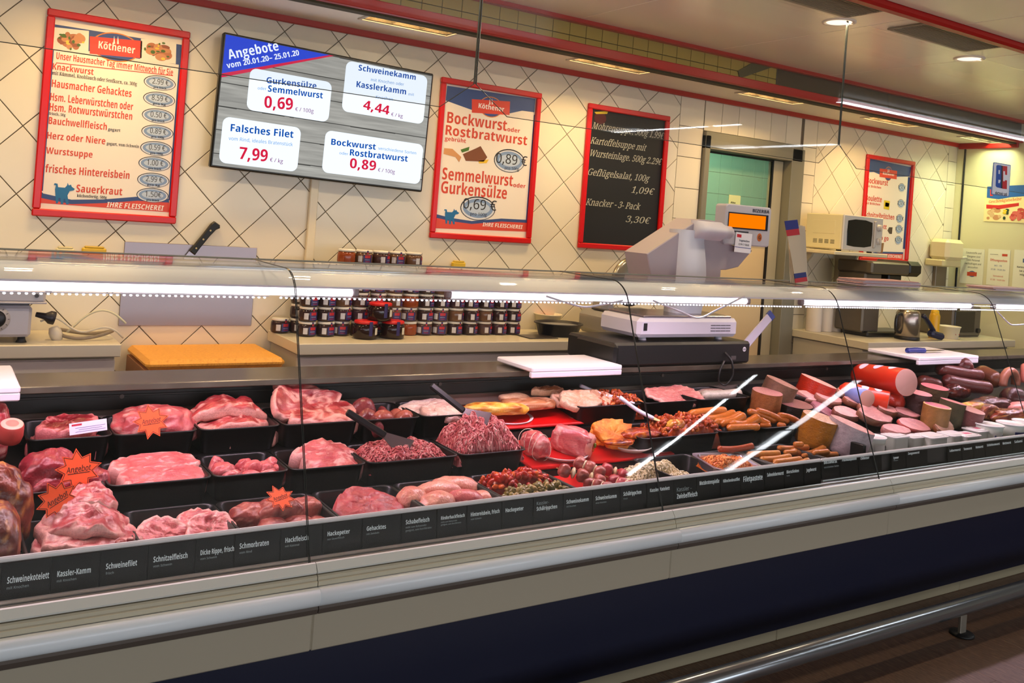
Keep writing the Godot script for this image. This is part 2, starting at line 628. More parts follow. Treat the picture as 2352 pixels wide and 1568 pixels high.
	g.box(Vector3(4.0, CEIL + 0.17, 3.0), Vector3(18.0, 0.12, 6.0))
	var ceil := struct("ceiling", g, mat(Color(0.55, 0.5, 0.42), 0.8))
	var cb := mat(Color(0.94, 0.91, 0.84), 0.22)
	x = -3.39
	while x < 8.6:
		g = Geo.new()
		g.box(Vector3(x + 0.53, CEIL + 0.012, -3.275), Vector3(1.054, 0.024, 1.36), 0.002)
		part("panel", g, cb, ceil)
		g = Geo.new()
		g.box(Vector3(x + 0.78, CEIL + 0.012, -1.87), Vector3(1.054, 0.024, 1.34), 0.002)
		part("panel", g, cb, ceil)
		x += 1.06
	g = Geo.new()
	g.box(Vector3(4.0, CEIL + 0.1, 1.9), Vector3(18.0, 0.02, 6.2))
	part("shop_ceiling", g, mat(Color(0.8, 0.78, 0.74), 0.7), ceil)
	# right end wall: a smooth board with notices, a dark joint beside the corner
	g = Geo.new()
	g.box(Vector3(RIGHT + 0.06, 1.4, -3.55), Vector3(0.12, 2.8, 1.95))
	struct("wall_right", g, mat(Color(0.86, 0.84, 0.70), 0.4))
	g = Geo.new()
	g.box(Vector3(RIGHT - 0.004, 1.25, -4.428), Vector3(0.012, 2.44, 0.014), 0.002)
	struct("trim_6", g, mat(Color(0.03, 0.05, 0.04), 0.4))
	# the rest of the shop: floor, outer walls
	g = Geo.new()
	g.box(Vector3(4.0, -0.065, 0.0), Vector3(18.0, 0.11, 13.0))
	var fl := struct("floor", g, mat(Color(0.10, 0.07, 0.05), 0.8))
	var wood := []
	for k in 5:
		var m := vary(StandardMaterial3D.new(), [Color(0.20, 0.13, 0.09), Color(0.40, 0.29, 0.21), Color(0.30, 0.21, 0.15), Color(0.47, 0.36, 0.28), Color(0.25, 0.165, 0.115)], 0.035, 0.5, 60 + k, 256, 0.0, Vector3(7.0, 1.0, 0.6))
		m.uv1_offset = Vector3(0.37 * k, 0, 0.61 * k)
		m.roughness = 0.42
		wood.append(m)
	x = -4.9
	var row := 0
	while x < 12.9:
		var zz := -2.42
		while zz < 6.0:
			var z1 := minf(zz + 1.22, 6.2)
			if row % 2 == 1 and zz < -2.4: z1 = -1.75
			if zz > -1.3 or x > 8.0 or x < 0.9:
				zz = z1
				if zz > -1.3: break
				continue
			g = Geo.new()
			g.box(Vector3(x + 0.095, -0.004, (zz + z1) / 2), Vector3(0.1894, 0.008, z1 - zz - 0.0008), 0.0008)
			part("plank", g, wood[(row * 3 + int(zz * 7.0 + 50)) % 5], fl)
			zz = z1
		x += 0.19
		row += 1
	g = Geo.new()
	g.box(Vector3(4.0, -0.006, 2.6), Vector3(17.9, 0.012, 7.4))
	part("floor_sheet", g, wood[0], fl)
	g = Geo.new()
	g.box(Vector3(-5.0, 1.5, 0.8), Vector3(0.2, 3.2, 13.6))
	struct("wall_left", g, mat(Color(0.75, 0.72, 0.66), 0.7))
	g = Geo.new()
	g.box(Vector3(13.0, 1.5, 0.8), Vector3(0.2, 3.2, 13.6))
	struct("wall_far", g, mat(Color(0.72, 0.68, 0.6), 0.7))
	g = Geo.new()
	g.box(Vector3(4.0, 1.5, 6.2), Vector3(18.2, 3.2, 0.2))
	struct("wall_front", g, mat(Color(0.62, 0.58, 0.52), 0.7))
	g = Geo.new()
	g.box(Vector3(10.3, 1.5, -4.6), Vector3(5.4, 3.0, 0.2))
	g.box(Vector3(-4.0, 1.5, -4.6), Vector3(2.0, 3.0, 0.2))
	struct("wall_back", g, mat(Color(0.75, 0.7, 0.6), 0.7))
	# the store room behind the door
	g = Geo.new()
	g.box(Vector3(5.4, 1.5, -6.1), Vector3(3.4, 3.0, 0.2))
	g.box(Vector3(3.7, 1.5, -5.35), Vector3(0.1, 3.0, 1.3))
	g.box(Vector3(7.1, 1.5, -5.35), Vector3(0.1, 3.0, 1.3))
	g.box(Vector3(5.4, 2.95, -5.35), Vector3(3.5, 0.1, 1.3))
	g.box(Vector3(5.4, -0.05, -5.35), Vector3(3.5, 0.1, 1.3))
	var back := struct("wall_storeroom", g, mat(Color(0.35, 0.45, 0.38), 0.8))
	var green := mat(Color(0.72, 0.86, 0.77), 0.3)
	for i in 14:
		for j in 9:
			tile_piece(rect2(5.1 + i * 0.15, 1.15 + j * 0.2, 5.25 + i * 0.15, 1.35 + j * 0.2), -5.994, green, back, rng, 0.0022)
	var sl := thing("unseen_storeroom_lamp", "unseen ceiling lamp of the green tiled store room behind the door", "lamp", Vector3(5.6, 2.86, -5.2))  # out of view, placed to light the tiles behind the door pane
	g = Geo.new()
	g.box(Vector3.ZERO, Vector3(0.9, 0.05, 0.2), 0.01)
	part("diffuser", g, glow(Color(0.8, 1.0, 0.85), 3.0), sl)
	area("unseen_storeroom_light", Vector3(5.6, 2.82, -5.2), 0.9, 0.2, 1.6, Color(0.78, 1.0, 0.84))
	# the door: frame, glazed upper half, solid lower half with black gaskets
	var dm := mat(Color(0.60, 0.57, 0.46), 0.45)
	g = Geo.new()
	g.box(Vector3(dl + 0.025, dtop / 2, WALL - 0.05), Vector3(0.05, dtop, 0.16), 0.004)
	g.box(Vector3(dr - 0.045, dtop / 2, WALL - 0.05), Vector3(0.14, dtop, 0.16), 0.004)
	g.box(Vector3((dl + dr) / 2, dtop - 0.035, WALL - 0.05), Vector3(dr - dl, 0.12, 0.16), 0.004)
	var door := struct("door_1", g, mat(Color(0.50, 0.49, 0.43), 0.4))
	var gl := w2(1612, 345).x + 0.02
	var gr := 5.335
	g = Geo.new()
	g.box(Vector3(gr + 0.05, 1.1, WALL - 0.07), Vector3(0.11, 2.1, 0.05), 0.004)
	g.box(Vector3((gl + gr) / 2, 1.578, WALL - 0.07), Vector3(gr - gl, 0.095, 0.05), 0.004)
	g.box(Vector3((gl + gr) / 2, 0.06, WALL - 0.07), Vector3(gr - gl, 0.12, 0.05), 0.004)
	part("leaf_frame", g, mat(Color(0.72, 0.68, 0.56), 0.4), door)
	g = Geo.new()
	g.box(Vector3((gl + gr) / 2, 0.825, WALL - 0.075), Vector3(gr - gl - 0.02, 1.41, 0.03), 0.004)
	part("lower_panel", g, mat(Color(0.86, 0.76, 0.58), 0.4), door)
	g = Geo.new()
	for q in [[gr - 0.004, 0.82, 0.014, 1.42], [gr - 0.004, 1.885, 0.014, 0.53], [(gl + gr) / 2, 1.527, gr - gl, 0.012], [(gl + gr) / 2, 2.145, gr - gl, 0.012]]:
		g.box(Vector3(q[0], q[1], WALL - 0.055), Vector3(q[2], q[3], 0.02), 0.002)
	part("gasket", g, mat(Color(0.02, 0.02, 0.02), 0.5), door)
	g = Geo.new()
	g.box(Vector3((gl + gr) / 2, 1.885, WALL - 0.075), Vector3(gr - gl, 0.53, 0.006))
	part("glass_pane", g, glass(Color(0.8, 0.95, 0.85), 0.12), door)
	g = Geo.new()
	g.box(Vector3(4.97, 1.74, WALL - 0.069), Vector3(0.12, 0.24, 0.003))
	part("notice", g, mat(Color(0.80, 0.84, 0.62), 0.7), door)
	g = Geo.new()
	disc(g, Vector3(5.0, 1.73, WALL - 0.067), 0.014, 0.014, 16)
	part("round_sticker", g, mat(Color(0.9, 0.4, 0.15), 0.6), door)
	g = Geo.new()
	letters(g, "Abo", 4.93, 4.98, 1.80, 0.012, Transform3D(Basis.IDENTITY, Vector3(0, 0, WALL - 0.067)))
	part("lettering", g, mat(Color(0.1, 0.15, 0.12)), door)

const FITTINGS := [[-0.92, -0.40], [0.43, 0.93], [1.80, 2.30], [3.12, 3.66], [4.53, 5.08], [5.87, 6.42], [7.14, 7.60]]

func ceiling_fittings() -> void:
	var metal := vary(StandardMaterial3D.new(), [Color(0.16, 0.13, 0.10), Color(0.40, 0.36, 0.30), Color(0.22, 0.19, 0.15), Color(0.75, 0.7, 0.6)], 0.12, 0.12, 77, 256, 1.5)
	metal.metallic = 0.85
	metal.roughness = 0.25
	var where := ["far outside the screens", "above the tall price poster", "above the flat screen", "above the blackboard", "above the doorway", "above the microwave", "in the end corner"]
	for k in FITTINGS.size():
		var q: Array = FITTINGS[k]
		var w: float = q[1] - q[0]
		var t := thing("recessed_light", "three-cell recessed light in the soffit %s" % where[k], "lamp", Vector3((q[0] + q[1]) / 2.0, SOFFIT, -4.12), "recessed lights of the soffit")
		var g := Geo.new()
		for s in [-1, 1]:
			g.box(Vector3(0, -0.004, s * 0.096), Vector3(w + 0.03, 0.008, 0.014), 0.002)
			g.box(Vector3(s * (w / 2 + 0.006), -0.004, 0), Vector3(0.014, 0.008, 0.19), 0.002)
		part("frame", g, mat(Color(0.80, 0.76, 0.68), 0.4), t)
		g = Geo.new()
		for s in [-1, 1]:
			g.box(Vector3(0, 0.045, s * 0.086), Vector3(w - 0.002, 0.09, 0.006))
			g.box(Vector3(s * (w / 2 - 0.005), 0.045, 0), Vector3(0.006, 0.09, 0.17))
		part("reflector", g, metal, t)
		for s in [-1, 1]:
			g = Geo.new()
			g.box(Vector3(s * w / 6, 0.025, 0), Vector3(0.006, 0.05, 0.165))
			part("divider", g, metal, t)
		g = Geo.new()
		for s in [-1, 1]: g.tube([Vector3(-w / 2 + 0.02, 0.086, s * 0.04), Vector3(w / 2 - 0.02, 0.086, s * 0.04)], 0.012, 10)
		part("lamp_tube", g, glow(WARM, 1.2), t)
		area("soffit_light", Vector3((q[0] + q[1]) / 2.0, SOFFIT + 0.07, -4.12), w - 0.06, 0.13, 1.25, Color(0.93, 0.95, 0.72) if k > 5 else WARM)
	# round downlights in the upper ceiling
	for k in 6:
		downlight(Vector3(-0.85 + k * 1.18, CEIL, -2.95), 0.6, "round recessed downlight in the upper ceiling, %s" % ["out at the near end", "over the first meat trays", "over the screen end", "over the middle of the case", "between the two grilles", "beyond the second grille"][k], "round downlights of the upper ceiling")
	# ventilation grilles
	var gm := mat(Color(0.60, 0.56, 0.48), 0.5)
	for k in 2:
		var c := Vector3([3.44, 4.48][k], CEIL, -2.72)
		var t := thing("ceiling_grille", ["slatted ceiling grille nearest the hanging glass joint", "slatted ceiling grille between the two round downlights and the red edge"][k], "vent", c, "slatted grilles of the ceiling")
		var g := Geo.new()
		for s in [-1, 1]:
			g.box(Vector3(0, -0.005, s * 0.125), Vector3(0.70, 0.01, 0.02), 0.002)
			g.box(Vector3(s * 0.345, -0.005, 0), Vector3(0.02, 0.01, 0.25), 0.002)
		part("frame", g, gm, t)
		g = Geo.new()
		g.box(Vector3(0, -0.001, 0), Vector3(0.68, 0.002, 0.24))
		part("backing", g, mat(Color(0.16, 0.15, 0.13), 0.8), t)
		for s in 17:
			g = Geo.new()
			g.box(Vector3(0, -0.006, -0.112 + s * 0.014), Vector3(0.68, 0.008, 0.006), 0.0, Transform3D(Basis.IDENTITY, Vector3.ZERO))
			part("slat", g, gm, t)
	# hanging glass screens with cut corners
	var pane := glass(Color(0.45, 0.43, 0.36), 0.06)
	var xs := [-1.2, 1.72, 3.87, 6.1]
	for k in 3:
		var x0: float = xs[k] + 0.004
		var x1: float = xs[k + 1] - 0.004
		var pg := PackedVector2Array([Vector2(x0, CEIL - 0.002), Vector2(x0, 2.06), Vector2(x0 + 0.15, 1.955), Vector2(x1 - 0.14, 1.955), Vector2(x1, 2.06), Vector2(x1, CEIL - 0.002)])
		var t := thing("glass_screen", ["hanging glass screen in front of the price poster and flat screen", "hanging glass screen in front of the blackboard and doorway", "hanging glass screen in front of the microwave corner"][k], "glass screen", Vector3(0, 0, -2.9), "hanging glass screens")
		var g := Geo.new()
		g.prism(pg, -0.003, 0.003)
		part("pane", g, pane, t)
		# ground edges of the pane
		g = Geo.new()
		for i in [0, 1, 2, 3, 4]:
			var a := Vector3(pg[i].x, pg[i].y, 0)
			var b := Vector3(pg[i + 1].x, pg[i + 1].y, 0)
			g.tube([a, b], 0.0032 if i == 0 or i == 4 else 0.0016, 6)
		part("edge", g, mat(Color(0.30, 0.31, 0.27), 0.2), t)

func loc(u: float, v: float, T: Transform3D) -> Vector2:   # where a line of sight meets a plane, in the plane's own x, y
	var d := ray(u, v)
	var n := T.basis.z.normalized()
	var p := EYE + d * ((T.origin - EYE).dot(n) / d.dot(n))
	var q := T.affine_inverse() * p
	return Vector2(q.x, q.y)

class Sheet:   # a flat printed thing: positions read off the photograph's crops, laid down on the thing's own plane
	var host
	var T: Transform3D
	var off := Vector2.ZERO
	var k := 1.0
	var size := 1.0   # metres per photograph pixel on the plane
	var fx := [0.0, 1.0, 0.0]   # straightens what the photograph's lens bent: x' = a + b x + c y, likewise y'
	var fy := [0.0, 0.0, 1.0]
	func p(x: float, y: float) -> Vector2:
		var q: Vector2 = host.loc(off.x + x / k, off.y + y / k, T)
		return Vector2(fx[0] + fx[1] * q.x + fx[2] * q.y, fy[0] + fy[1] * q.x + fy[2] * q.y)
	func fit(c: Array, w: float, h: float) -> void:   # c: four corners in the photograph, clockwise from the upper left
		var l := []
		for i in 4: l.append(host.loc(c[i * 2], c[i * 2 + 1], T))
		var want := [Vector2(-w, h) / 2, Vector2(w, h) / 2, Vector2(w, -h) / 2, Vector2(-w, -h) / 2]
		var m := Vector2.ZERO
		for q in l: m += q / 4
		var xx := 0.0
		var xy := 0.0
		var yy := 0.0
		var a := Vector2.ZERO
		var b := Vector2.ZERO
		for i in 4:
			var d: Vector2 = l[i] - m
			xx += d.x * d.x
			xy += d.x * d.y
			yy += d.y * d.y
			a += Vector2(want[i].x * d.x, want[i].x * d.y)
			b += Vector2(want[i].y * d.x, want[i].y * d.y)
		var det := xx * yy - xy * xy
		fx = [0.0, (a.x * yy - a.y * xy) / det, (a.y * xx - a.x * xy) / det]
		fy = [0.0, (b.x * yy - b.y * xy) / det, (b.y * xx - b.x * xy) / det]
		fx[0] = -fx[1] * m.x - fx[2] * m.y
		fy[0] = -fy[1] * m.x - fy[2] * m.y
	func line(g: Geo, s: String, x0: float, y0: float, x1: float, y1: float, h: float, f := "Droid Sans*", z := 0.0, tilt := false, slant := 0.0) -> void:
		var a := p(x0, y0)
		var b := p(x1, y1)
		var xf := Transform3D(Basis.IDENTITY, Vector3(0, 0, z))
		var y := (a.y + b.y) / 2
		var xa := a.x
		var xb := b.x
		if tilt:
			var d := b - a
			xf = Transform3D(Basis(Vector3(0, 0, 1), d.angle()), Vector3(a.x, a.y, z))
			y = 0.0
			xa = 0.0
			xb = d.length()
		host.letters(g, s, xa, xb, y, h / k * size, xf, f, slant, 0.0006)
	func oval(g: Geo, x: float, y: float, rx: float, ry: float, z: float, t := 0.0006, seg := 28) -> void:
		var c := p(x, y)
		host.disc(g, Vector3(c.x, c.y, z), rx / k * size, ry / k * size, seg, t)
	func poly(g: Geo, pts: Array, z: float, t := 0.0006) -> void:
		var pg := PackedVector2Array()
		for q in pts: pg.append(p(q[0], q[1]))
		g.prism(pg, z, z + t)

func sheet(T: Transform3D, off: Vector2, k: float) -> Sheet:
	var s := Sheet.new()
	s.host = self
	s.T = T
	s.off = off
	s.k = k
	s.size = T.origin.distance_to(EYE) / FOCAL
	return s

func red_frame(t: Node3D, w: float, h: float, bar := 0.034) -> void:
	var red := mat(Color(0.80, 0.02, 0.02), 0.3)
	for s in [-1, 1]:
		var g := Geo.new()
		g.box(Vector3(0, s * (h - bar) / 2, 0.011), Vector3(w, bar, 0.022), 0.005)
		part("frame_bar", g, red, t)
		g = Geo.new()
		g.box(Vector3(s * (w - bar) / 2, 0, 0.011), Vector3(bar, h - bar * 2, 0.022), 0.005)
		part("frame_bar", g, red, t)

func blue_cow(s: Sheet, g: Geo, x: float, y: float, r: float) -> void:   # a small blue cow, seen from the side
	var shape := [[-0.9, -1.2], [-0.55, -1.15], [-0.5, -0.75], [0.3, -0.72], [0.55, -1.0], [0.62, -1.3], [0.75, -1.0], [1.0, -1.1], [1.1, -0.85], [1.45, -0.62], [1.3, -0.45], [0.85, -0.35], [0.6, 0.15], [0.75, 1.2], [0.45, 1.2], [0.3, 0.55], [0.15, 0.6], [0.1, 1.2], [-0.2, 1.2], [-0.2, 0.5], [-0.45, 0.5], [-0.5, 1.1], [-0.75, 1.15], [-0.8, 0.3], [-0.85, -0.5], [-0.75, -0.95], [-1.0, -1.0]]
	var pts := []
	for q in shape: pts.append([x + q[0] * r, y + q[1] * r])
	s.poly(g, pts, 0.0024)

func dish(s: Sheet, t: Node3D, x0: float, y0: float, x1: float, y1: float, sd: int) -> void:   # a printed photograph of roast meat with greens
	var rng := RandomNumberGenerator.new()
	rng.seed = sd
	var g := Geo.new()
	s.poly(g, [[x0, y0], [x1, y0 + (x1 - x0) * 0.07], [x1 - 4, y1 + (x1 - x0) * 0.07], [x0 - 6, y1]], 0.0018)
	part("picture_ground", g, mat(Color(0.93, 0.91, 0.84), 0.5), t)
	var cx := (x0 + x1) / 2
	var cy := (y0 + y1) / 2 + 10
	var w := (x1 - x0)
	var cols := [Color(0.72, 0.45, 0.28), Color(0.60, 0.33, 0.20), Color(0.80, 0.55, 0.36), Color(0.30, 0.42, 0.12), Color(0.95, 0.78, 0.25)]
	for c in 5:
		g = Geo.new()
		for k in [7, 6, 5, 9, 3][c]:
			var a := rng.randf() * TAU
			var d: float = sqrt(rng.randf()) * (0.28 if c < 3 else 0.42)
			s.oval(g, cx + cos(a) * d * w, cy + sin(a) * d * w * 0.62, w * rng.randf_range(0.06, 0.17) * (1.0 if c < 3 else 0.35), w * rng.randf_range(0.05, 0.13) * (1.0 if c < 3 else 0.4), 0.0022 + c * 0.0003 + 0.00002 * k, 0.0004, 14)
		part("picture_blot", g, mat(cols[c], 0.55), t)

func price_oval(s: Sheet, t: Node3D, x: float, y: float, rx: float, ry: float) -> void:
	var g := Geo.new()
	s.oval(g, x, y, rx, ry, 0.0020)
	part("price_rim", g, mat(Color(0.18, 0.18, 0.20), 0.4), t)
	g = Geo.new()
	s.oval(g, x, y + ry * 0.03, rx * 0.95, ry * 0.92, 0.0024)
	part("price_rim", g, mat(Color(0.86, 0.87, 0.88), 0.4), t)
	g = Geo.new()
	s.oval(g, x, y, rx * 0.86, ry * 0.80, 0.0028)
	part("price_field", g, mat(Color(0.50, 0.60, 0.74), 0.5), t)
	g = Geo.new()
	s.oval(g, x, y - ry * 0.02, rx * 0.68, ry * 0.50, 0.0032)
	part("price_field", g, mat(Color(0.72, 0.78, 0.85), 0.5), t)

func logo(s: Sheet, t: Node3D, x: float, y: float, rx: float, ry: float, word: String, wx0: float, wx1: float, wy: float, h: float, band := 1.5) -> void:
	var g := Geo.new()
	s.poly(g, [[x - rx * band, y - ry * 0.75], [x + rx * band, y - ry * 0.55], [x + rx * band * 0.97, y + ry * 0.75], [x - rx * band, y + ry * 0.55]], 0.0018)
	part("logo_band", g, mat(Color(0.86, 0.25, 0.16), 0.5), t)
	g = Geo.new()
	s.oval(g, x, y, rx, ry, 0.0016)
	part("logo_ring", g, mat(Color(0.86, 0.50, 0.14), 0.5), t)
	g = Geo.new()
	s.oval(g, x, y, rx * 0.95, ry * 0.92, 0.0017)
	part("logo_field", g, mat(Color(0.18, 0.29, 0.55), 0.5), t)
	g = Geo.new()
	s.poly(g, [[x - rx * 0.9, y - ry * 0.45], [x, y - ry * 0.62], [x + rx * 0.9, y - ry * 0.3], [x + rx * 0.92, y + ry * 0.45], [x, y + ry * 0.52], [x - rx * 0.92, y + ry * 0.3]], 0.0021)
	part("logo_band", g, mat(Color(0.86, 0.25, 0.16), 0.5), t)
	g = Geo.new()
	s.line(g, word, wx0, wy, wx1, wy + (wx1 - wx0) * 0.06, h, "Droid Sans*", 0.0026)
	for d in [-0.09, 0.09]:
		s.poly(g, [[x + rx * (d - 0.05), y - ry * 0.25], [x + rx * (d + 0.05), y - ry * 0.25], [x + rx * d, y - ry * 0.85]], 0.0026)
	part("lettering", g, mat(Color(0.95, 0.94, 0.92), 0.5), t)

const PRINT_RED := Color(0.80, 0.27, 0.17)
const PRINT_BLUE := Color(0.20, 0.30, 0.52)

func poster_base(called: String, label: String, q: Array, inset := 0.034) -> Array:   # q: outer corners in the photograph, clockwise from the upper left
	var a := pz(q[0], q[1], WALL)
	var b := pz(q[2], q[3], WALL)
	var c := pz(q[4], q[5], WALL)
	var d := pz(q[6], q[7], WALL)
	var w := (b.x + c.x - a.x - d.x) / 2
	var h := (a.y + b.y - c.y - d.y) / 2
	var at := (a + b + c + d) / 4
	at.z = WALL + 0.002
	var t := thing(called, label, "sign", at)
	red_frame(t, w, h)
	var g := Geo.new()
	g.box(Vector3(0, 0, 0.0), Vector3(w - 0.02, h - 0.02, 0.003))
	return [t, w - 2 * inset, h - 2 * inset, g, q, w, h]

func wall_pictures() -> void:
	var paper := mat(Color(0.93, 0.89, 0.83), 0.45)
	var salmon := mat(PRINT_RED, 0.55)
	var blue := mat(PRINT_BLUE, 0.5)
	var ink := mat(Color(0.13, 0.11, 0.10), 0.55)
	var white := mat(Color(0.95, 0.93, 0.90), 0.5)
	# --- the tall price poster
	var r := poster_base("price_poster", "tall red framed poster listing eight sausage prices in oval fields", [107, 30, 436, 65, 402, 512, 72, 497])
	var t: Node3D = r[0]
	part("paper", r[3], paper, t)
	var s := sheet(t.transform, Vector2.ZERO, 2.936)
	s.fit(r[4], r[5], r[6])
	var g := Geo.new()
	var w: float = r[1]
	var h: float = r[2]
	g.prism(rect2(-w / 2, h / 2 - 0.13, w / 2, h / 2 - 0.032), 0.0014, 0.0018)
	for sg in [-1, 1]: g.prism(rect2(sg * w / 2 - 0.006, -h / 2 + 0.08, sg * w / 2 + 0.006, h / 2 - 0.05), 0.0013, 0.0017)
	s.poly(g, [[270, 1300], [290, 1320], [480, 1355], [700, 1345], [930, 1318], [1140, 1325], [1140, 1350], [930, 1345], [700, 1370], [480, 1385], [270, 1350]], 0.0018)
	part("blue_border", g, blue, t)
	g = Geo.new()
	s.poly(g, [[262, 1340], [480, 1372], [700, 1362], [930, 1336], [1142, 1345], [1140, 1415], [262, 1385]], 0.0015)
	part("red_wave", g, mat(Color(0.84, 0.29, 0.22), 0.5), t)
	dish(s, t, 357, 200, 597, 355, 3)
	dish(s, t, 948, 255, 1188, 400, 4)
	logo(s, t, 780, 320, 142, 90, "Köthener", 660, 907, 337, 45, 1.25)
	g = Geo.new()
	s.line(g, "Unser Hausmacher Tag immer Mittwoch für Sie", 375, 425, 1165, 485, 40, "Droid Sans*", 0.002)
	s.poly(g, [[375, 436], [1165, 494], [1165, 499], [375, 441]], 0.002)
	s.line(g, "Knackwurst", 350, 493, 628, 503, 38, "Droid Sans*", 0.002)
	s.line(g, "Hausmacher Gehacktes", 345, 608, 885, 645, 45, "Droid Sans*", 0.002)
	s.line(g, "Hsm. Leberwürstchen oder", 335, 697, 895, 735, 45, "Droid Sans*", 0.002)
	s.line(g, "Hsm. Rotwurstwürstchen", 330, 765, 890, 800, 45, "Droid Sans*", 0.002)
	s.line(g, "Bauchwellfleisch", 325, 850, 718, 880, 42, "Droid Sans*", 0.002)
	s.line(g, "Herz oder Niere", 315, 950, 708, 975, 40, "Droid Sans*", 0.002)
	s.line(g, "Wurstsuppe", 308, 1050, 622, 1068, 38, "Droid Sans*", 0.002)
	s.line(g, "frisches Hintereisbein", 303, 1175, 872, 1203, 46, "Droid Sans*", 0.002)
	s.line(g, "Sauerkraut", 513, 1303, 823, 1312, 45, "Droid Sans*", 0.002)
	part("red_lettering", g, salmon, t)
	g = Geo.new()
	s.line(g, "mit Kümmel, Knoblauch oder Senfkorn, ca. 300g", 347, 525, 922, 568, 22, "Droid Serif*", 0.002)
	s.line(g, "frisch, 50g", 328, 790, 440, 797, 16, "Droid Serif*", 0.002)
	s.line(g, "gegart", 727, 882, 810, 887, 18, "Droid Serif*", 0.002)
	s.line(g, "gegart, vom Schwein", 718, 978, 937, 990, 18, "Droid Serif*", 0.002)
	s.line(g, "küchenfertig, 500g", 518, 1335, 720, 1340, 17, "Droid Serif*", 0.002)
	part("small_print", g, ink, t)
	var ys := [[1077, 548, "2.99 €", "pro Stück"], [1073, 658, "8.59 €", "pro kg"], [1065, 770, "0.50 €", "pro Stück"], [1062, 880, "0.89 €", "pro 100g"], [1055, 990, "0.59 €", "pro 100g"], [1043, 1093, "1.00 €", "pro Stück"], [1035, 1203, "2.99 €", "pro kg"], [1030, 1305, "1.50€", "pro Stück"]]
	for q in ys: price_oval(s, t, q[0], q[1], 98, 46)
	g = Geo.new()
	for q in ys:
		s.line(g, q[2], q[0] - 52, q[1] + 8, q[0] + 58, q[1] + 14, 34, "Droid Sans", 0.0037)
		s.line(g, q[3], q[0] - 42, q[1] + 37, q[0] + 44, q[1] + 42, 13, "Droid Sans*", 0.0037)
	part("price_lettering", g, ink, t)
	g = Geo.new()
	blue_cow(s, g, 420, 1318, 58)
	part("cow_print", g, mat(Color(0.10, 0.42, 0.62), 0.5), t)
	g = Geo.new()
	s.line(g, "IHRE FLEISCHEREI", 718, 1403, 1100, 1399, 32, "Droid Sans*", 0.0024, false, 0.15)
	part("white_lettering", g, white, t)
	# --- the sausage poster between the screen and the blackboard
	r = poster_base("sausage_poster", "red framed poster with two large sausage prices between screen and blackboard", [1012, 179, 1241, 213, 1216, 560, 983, 545])
	t = r[0]
	part("paper", r[3], paper, t)
	w = r[1]
	h = r[2]
	s = sheet(t.transform, Vector2(776, 0), 2.936)
	s.fit(r[4], r[5], r[6])
	g = Geo.new()
	s.poly(g, [[735, 580], [1330, 665], [1322, 755], [1240, 745], [1150, 765], [1020, 780], [880, 735], [725, 680]], 0.0014)
	for sg in [-1, 1]: g.prism(rect2(sg * w / 2 - 0.006, -h / 2 + 0.09, sg * w / 2 + 0.006, h / 2 - 0.10), 0.0013, 0.0017)
	s.poly(g, [[640, 1440], [760, 1470], [900, 1490], [1100, 1472], [1285, 1480], [1285, 1500], [1100, 1492], [900, 1510], [760, 1492], [640, 1465]], 0.0018)
	part("blue_border", g, blue, t)
	g = Geo.new()
	s.poly(g, [[640, 1458], [760, 1485], [900, 1503], [1100, 1485], [1285, 1495], [1280, 1560], [640, 1540]], 0.0016)
	part("red_wave", g, mat(Color(0.84, 0.29, 0.22), 0.5), t)
	logo(s, t, 1030, 722, 92, 70, "Köthener", 945, 1118, 735, 32, 1.4)
	g = Geo.new()
	s.line(g, "Bockwurst", 732, 832, 1135, 878, 72, "Droid Sans*", 0.002)
	s.line(g, "oder", 1140, 885, 1225, 893, 28, "Droid Sans*", 0.002)
	s.line(g, "Rostbratwurst", 722, 912, 1272, 975, 64, "Droid Sans*", 0.002)
	s.line(g, "gebrüht", 718, 948, 860, 965, 26, "Droid Sans*", 0.002)
	s.line(g, "Semmelwurst", 700, 1207, 1175, 1255, 76, "Droid Sans*", 0.002)
	s.line(g, "oder", 1180, 1258, 1262, 1268, 28, "Droid Sans*", 0.002)
	s.line(g, "Gurkensülze", 692, 1302, 1135, 1340, 78, "Droid Sans*", 0.002)
	part("red_lettering", g, salmon, t)
	price_oval(s, t, 1155, 1083, 126, 80)
	price_oval(s, t, 943, 1405, 138, 80)
	g = Geo.new()
	s.line(g, "0,89 €", 1062, 1100, 1272, 1112, 66, "Droid Sans", 0.0037)
	s.line(g, "pro 100g", 1122, 1140, 1218, 1148, 20, "Droid Sans", 0.0037)
	s.line(g, "0,69 €", 840, 1408, 1065, 1416, 68, "Droid Sans", 0.0037)
	s.line(g, "pro 100g", 890, 1452, 1000, 1458, 22, "Droid Sans", 0.0037)
	part("price_lettering", g, ink, t)
	for q in [[[[715, 1000], [770, 1005], [830, 1060], [815, 1095], [790, 1060], [710, 1040]], Color(0.80, 0.58, 0.36)], [[[840, 1040], [930, 1000], [960, 985], [1005, 1060], [980, 1090], [860, 1085]], Color(0.48, 0.27, 0.12)], [[[825, 1010], [885, 990], [880, 1015], [835, 1030]], Color(0.28, 0.45, 0.12)], [[[945, 1085], [1015, 1075], [1000, 1100], [950, 1102]], Color(0.92, 0.75, 0.15)]]:
		g = Geo.new()
		s.poly(g, q[0], 0.0022)
		part("sausage_print", g, mat(q[1], 0.5), t)
	g = Geo.new()
	blue_cow(s, g, 755, 1462, 42)
	part("cow_print", g, mat(Color(0.10, 0.42, 0.62), 0.5), t)
	g = Geo.new()
	s.line(g, "IHRE FLEISCHEREI", 972, 1532, 1240, 1534, 26, "Droid Sans*", 0.0026, false, 0.15)
	part("white_lettering", g, white, t)
	# --- blackboard
	r = poster_base("blackboard", "red framed blackboard with five soups and salads in chalk handwriting", [1348, 236, 1535, 268, 1513, 578, 1325, 570])
	t = r[0]
	part("slate", r[3], mat(Color(0.055, 0.06, 0.06), 0.55), t)
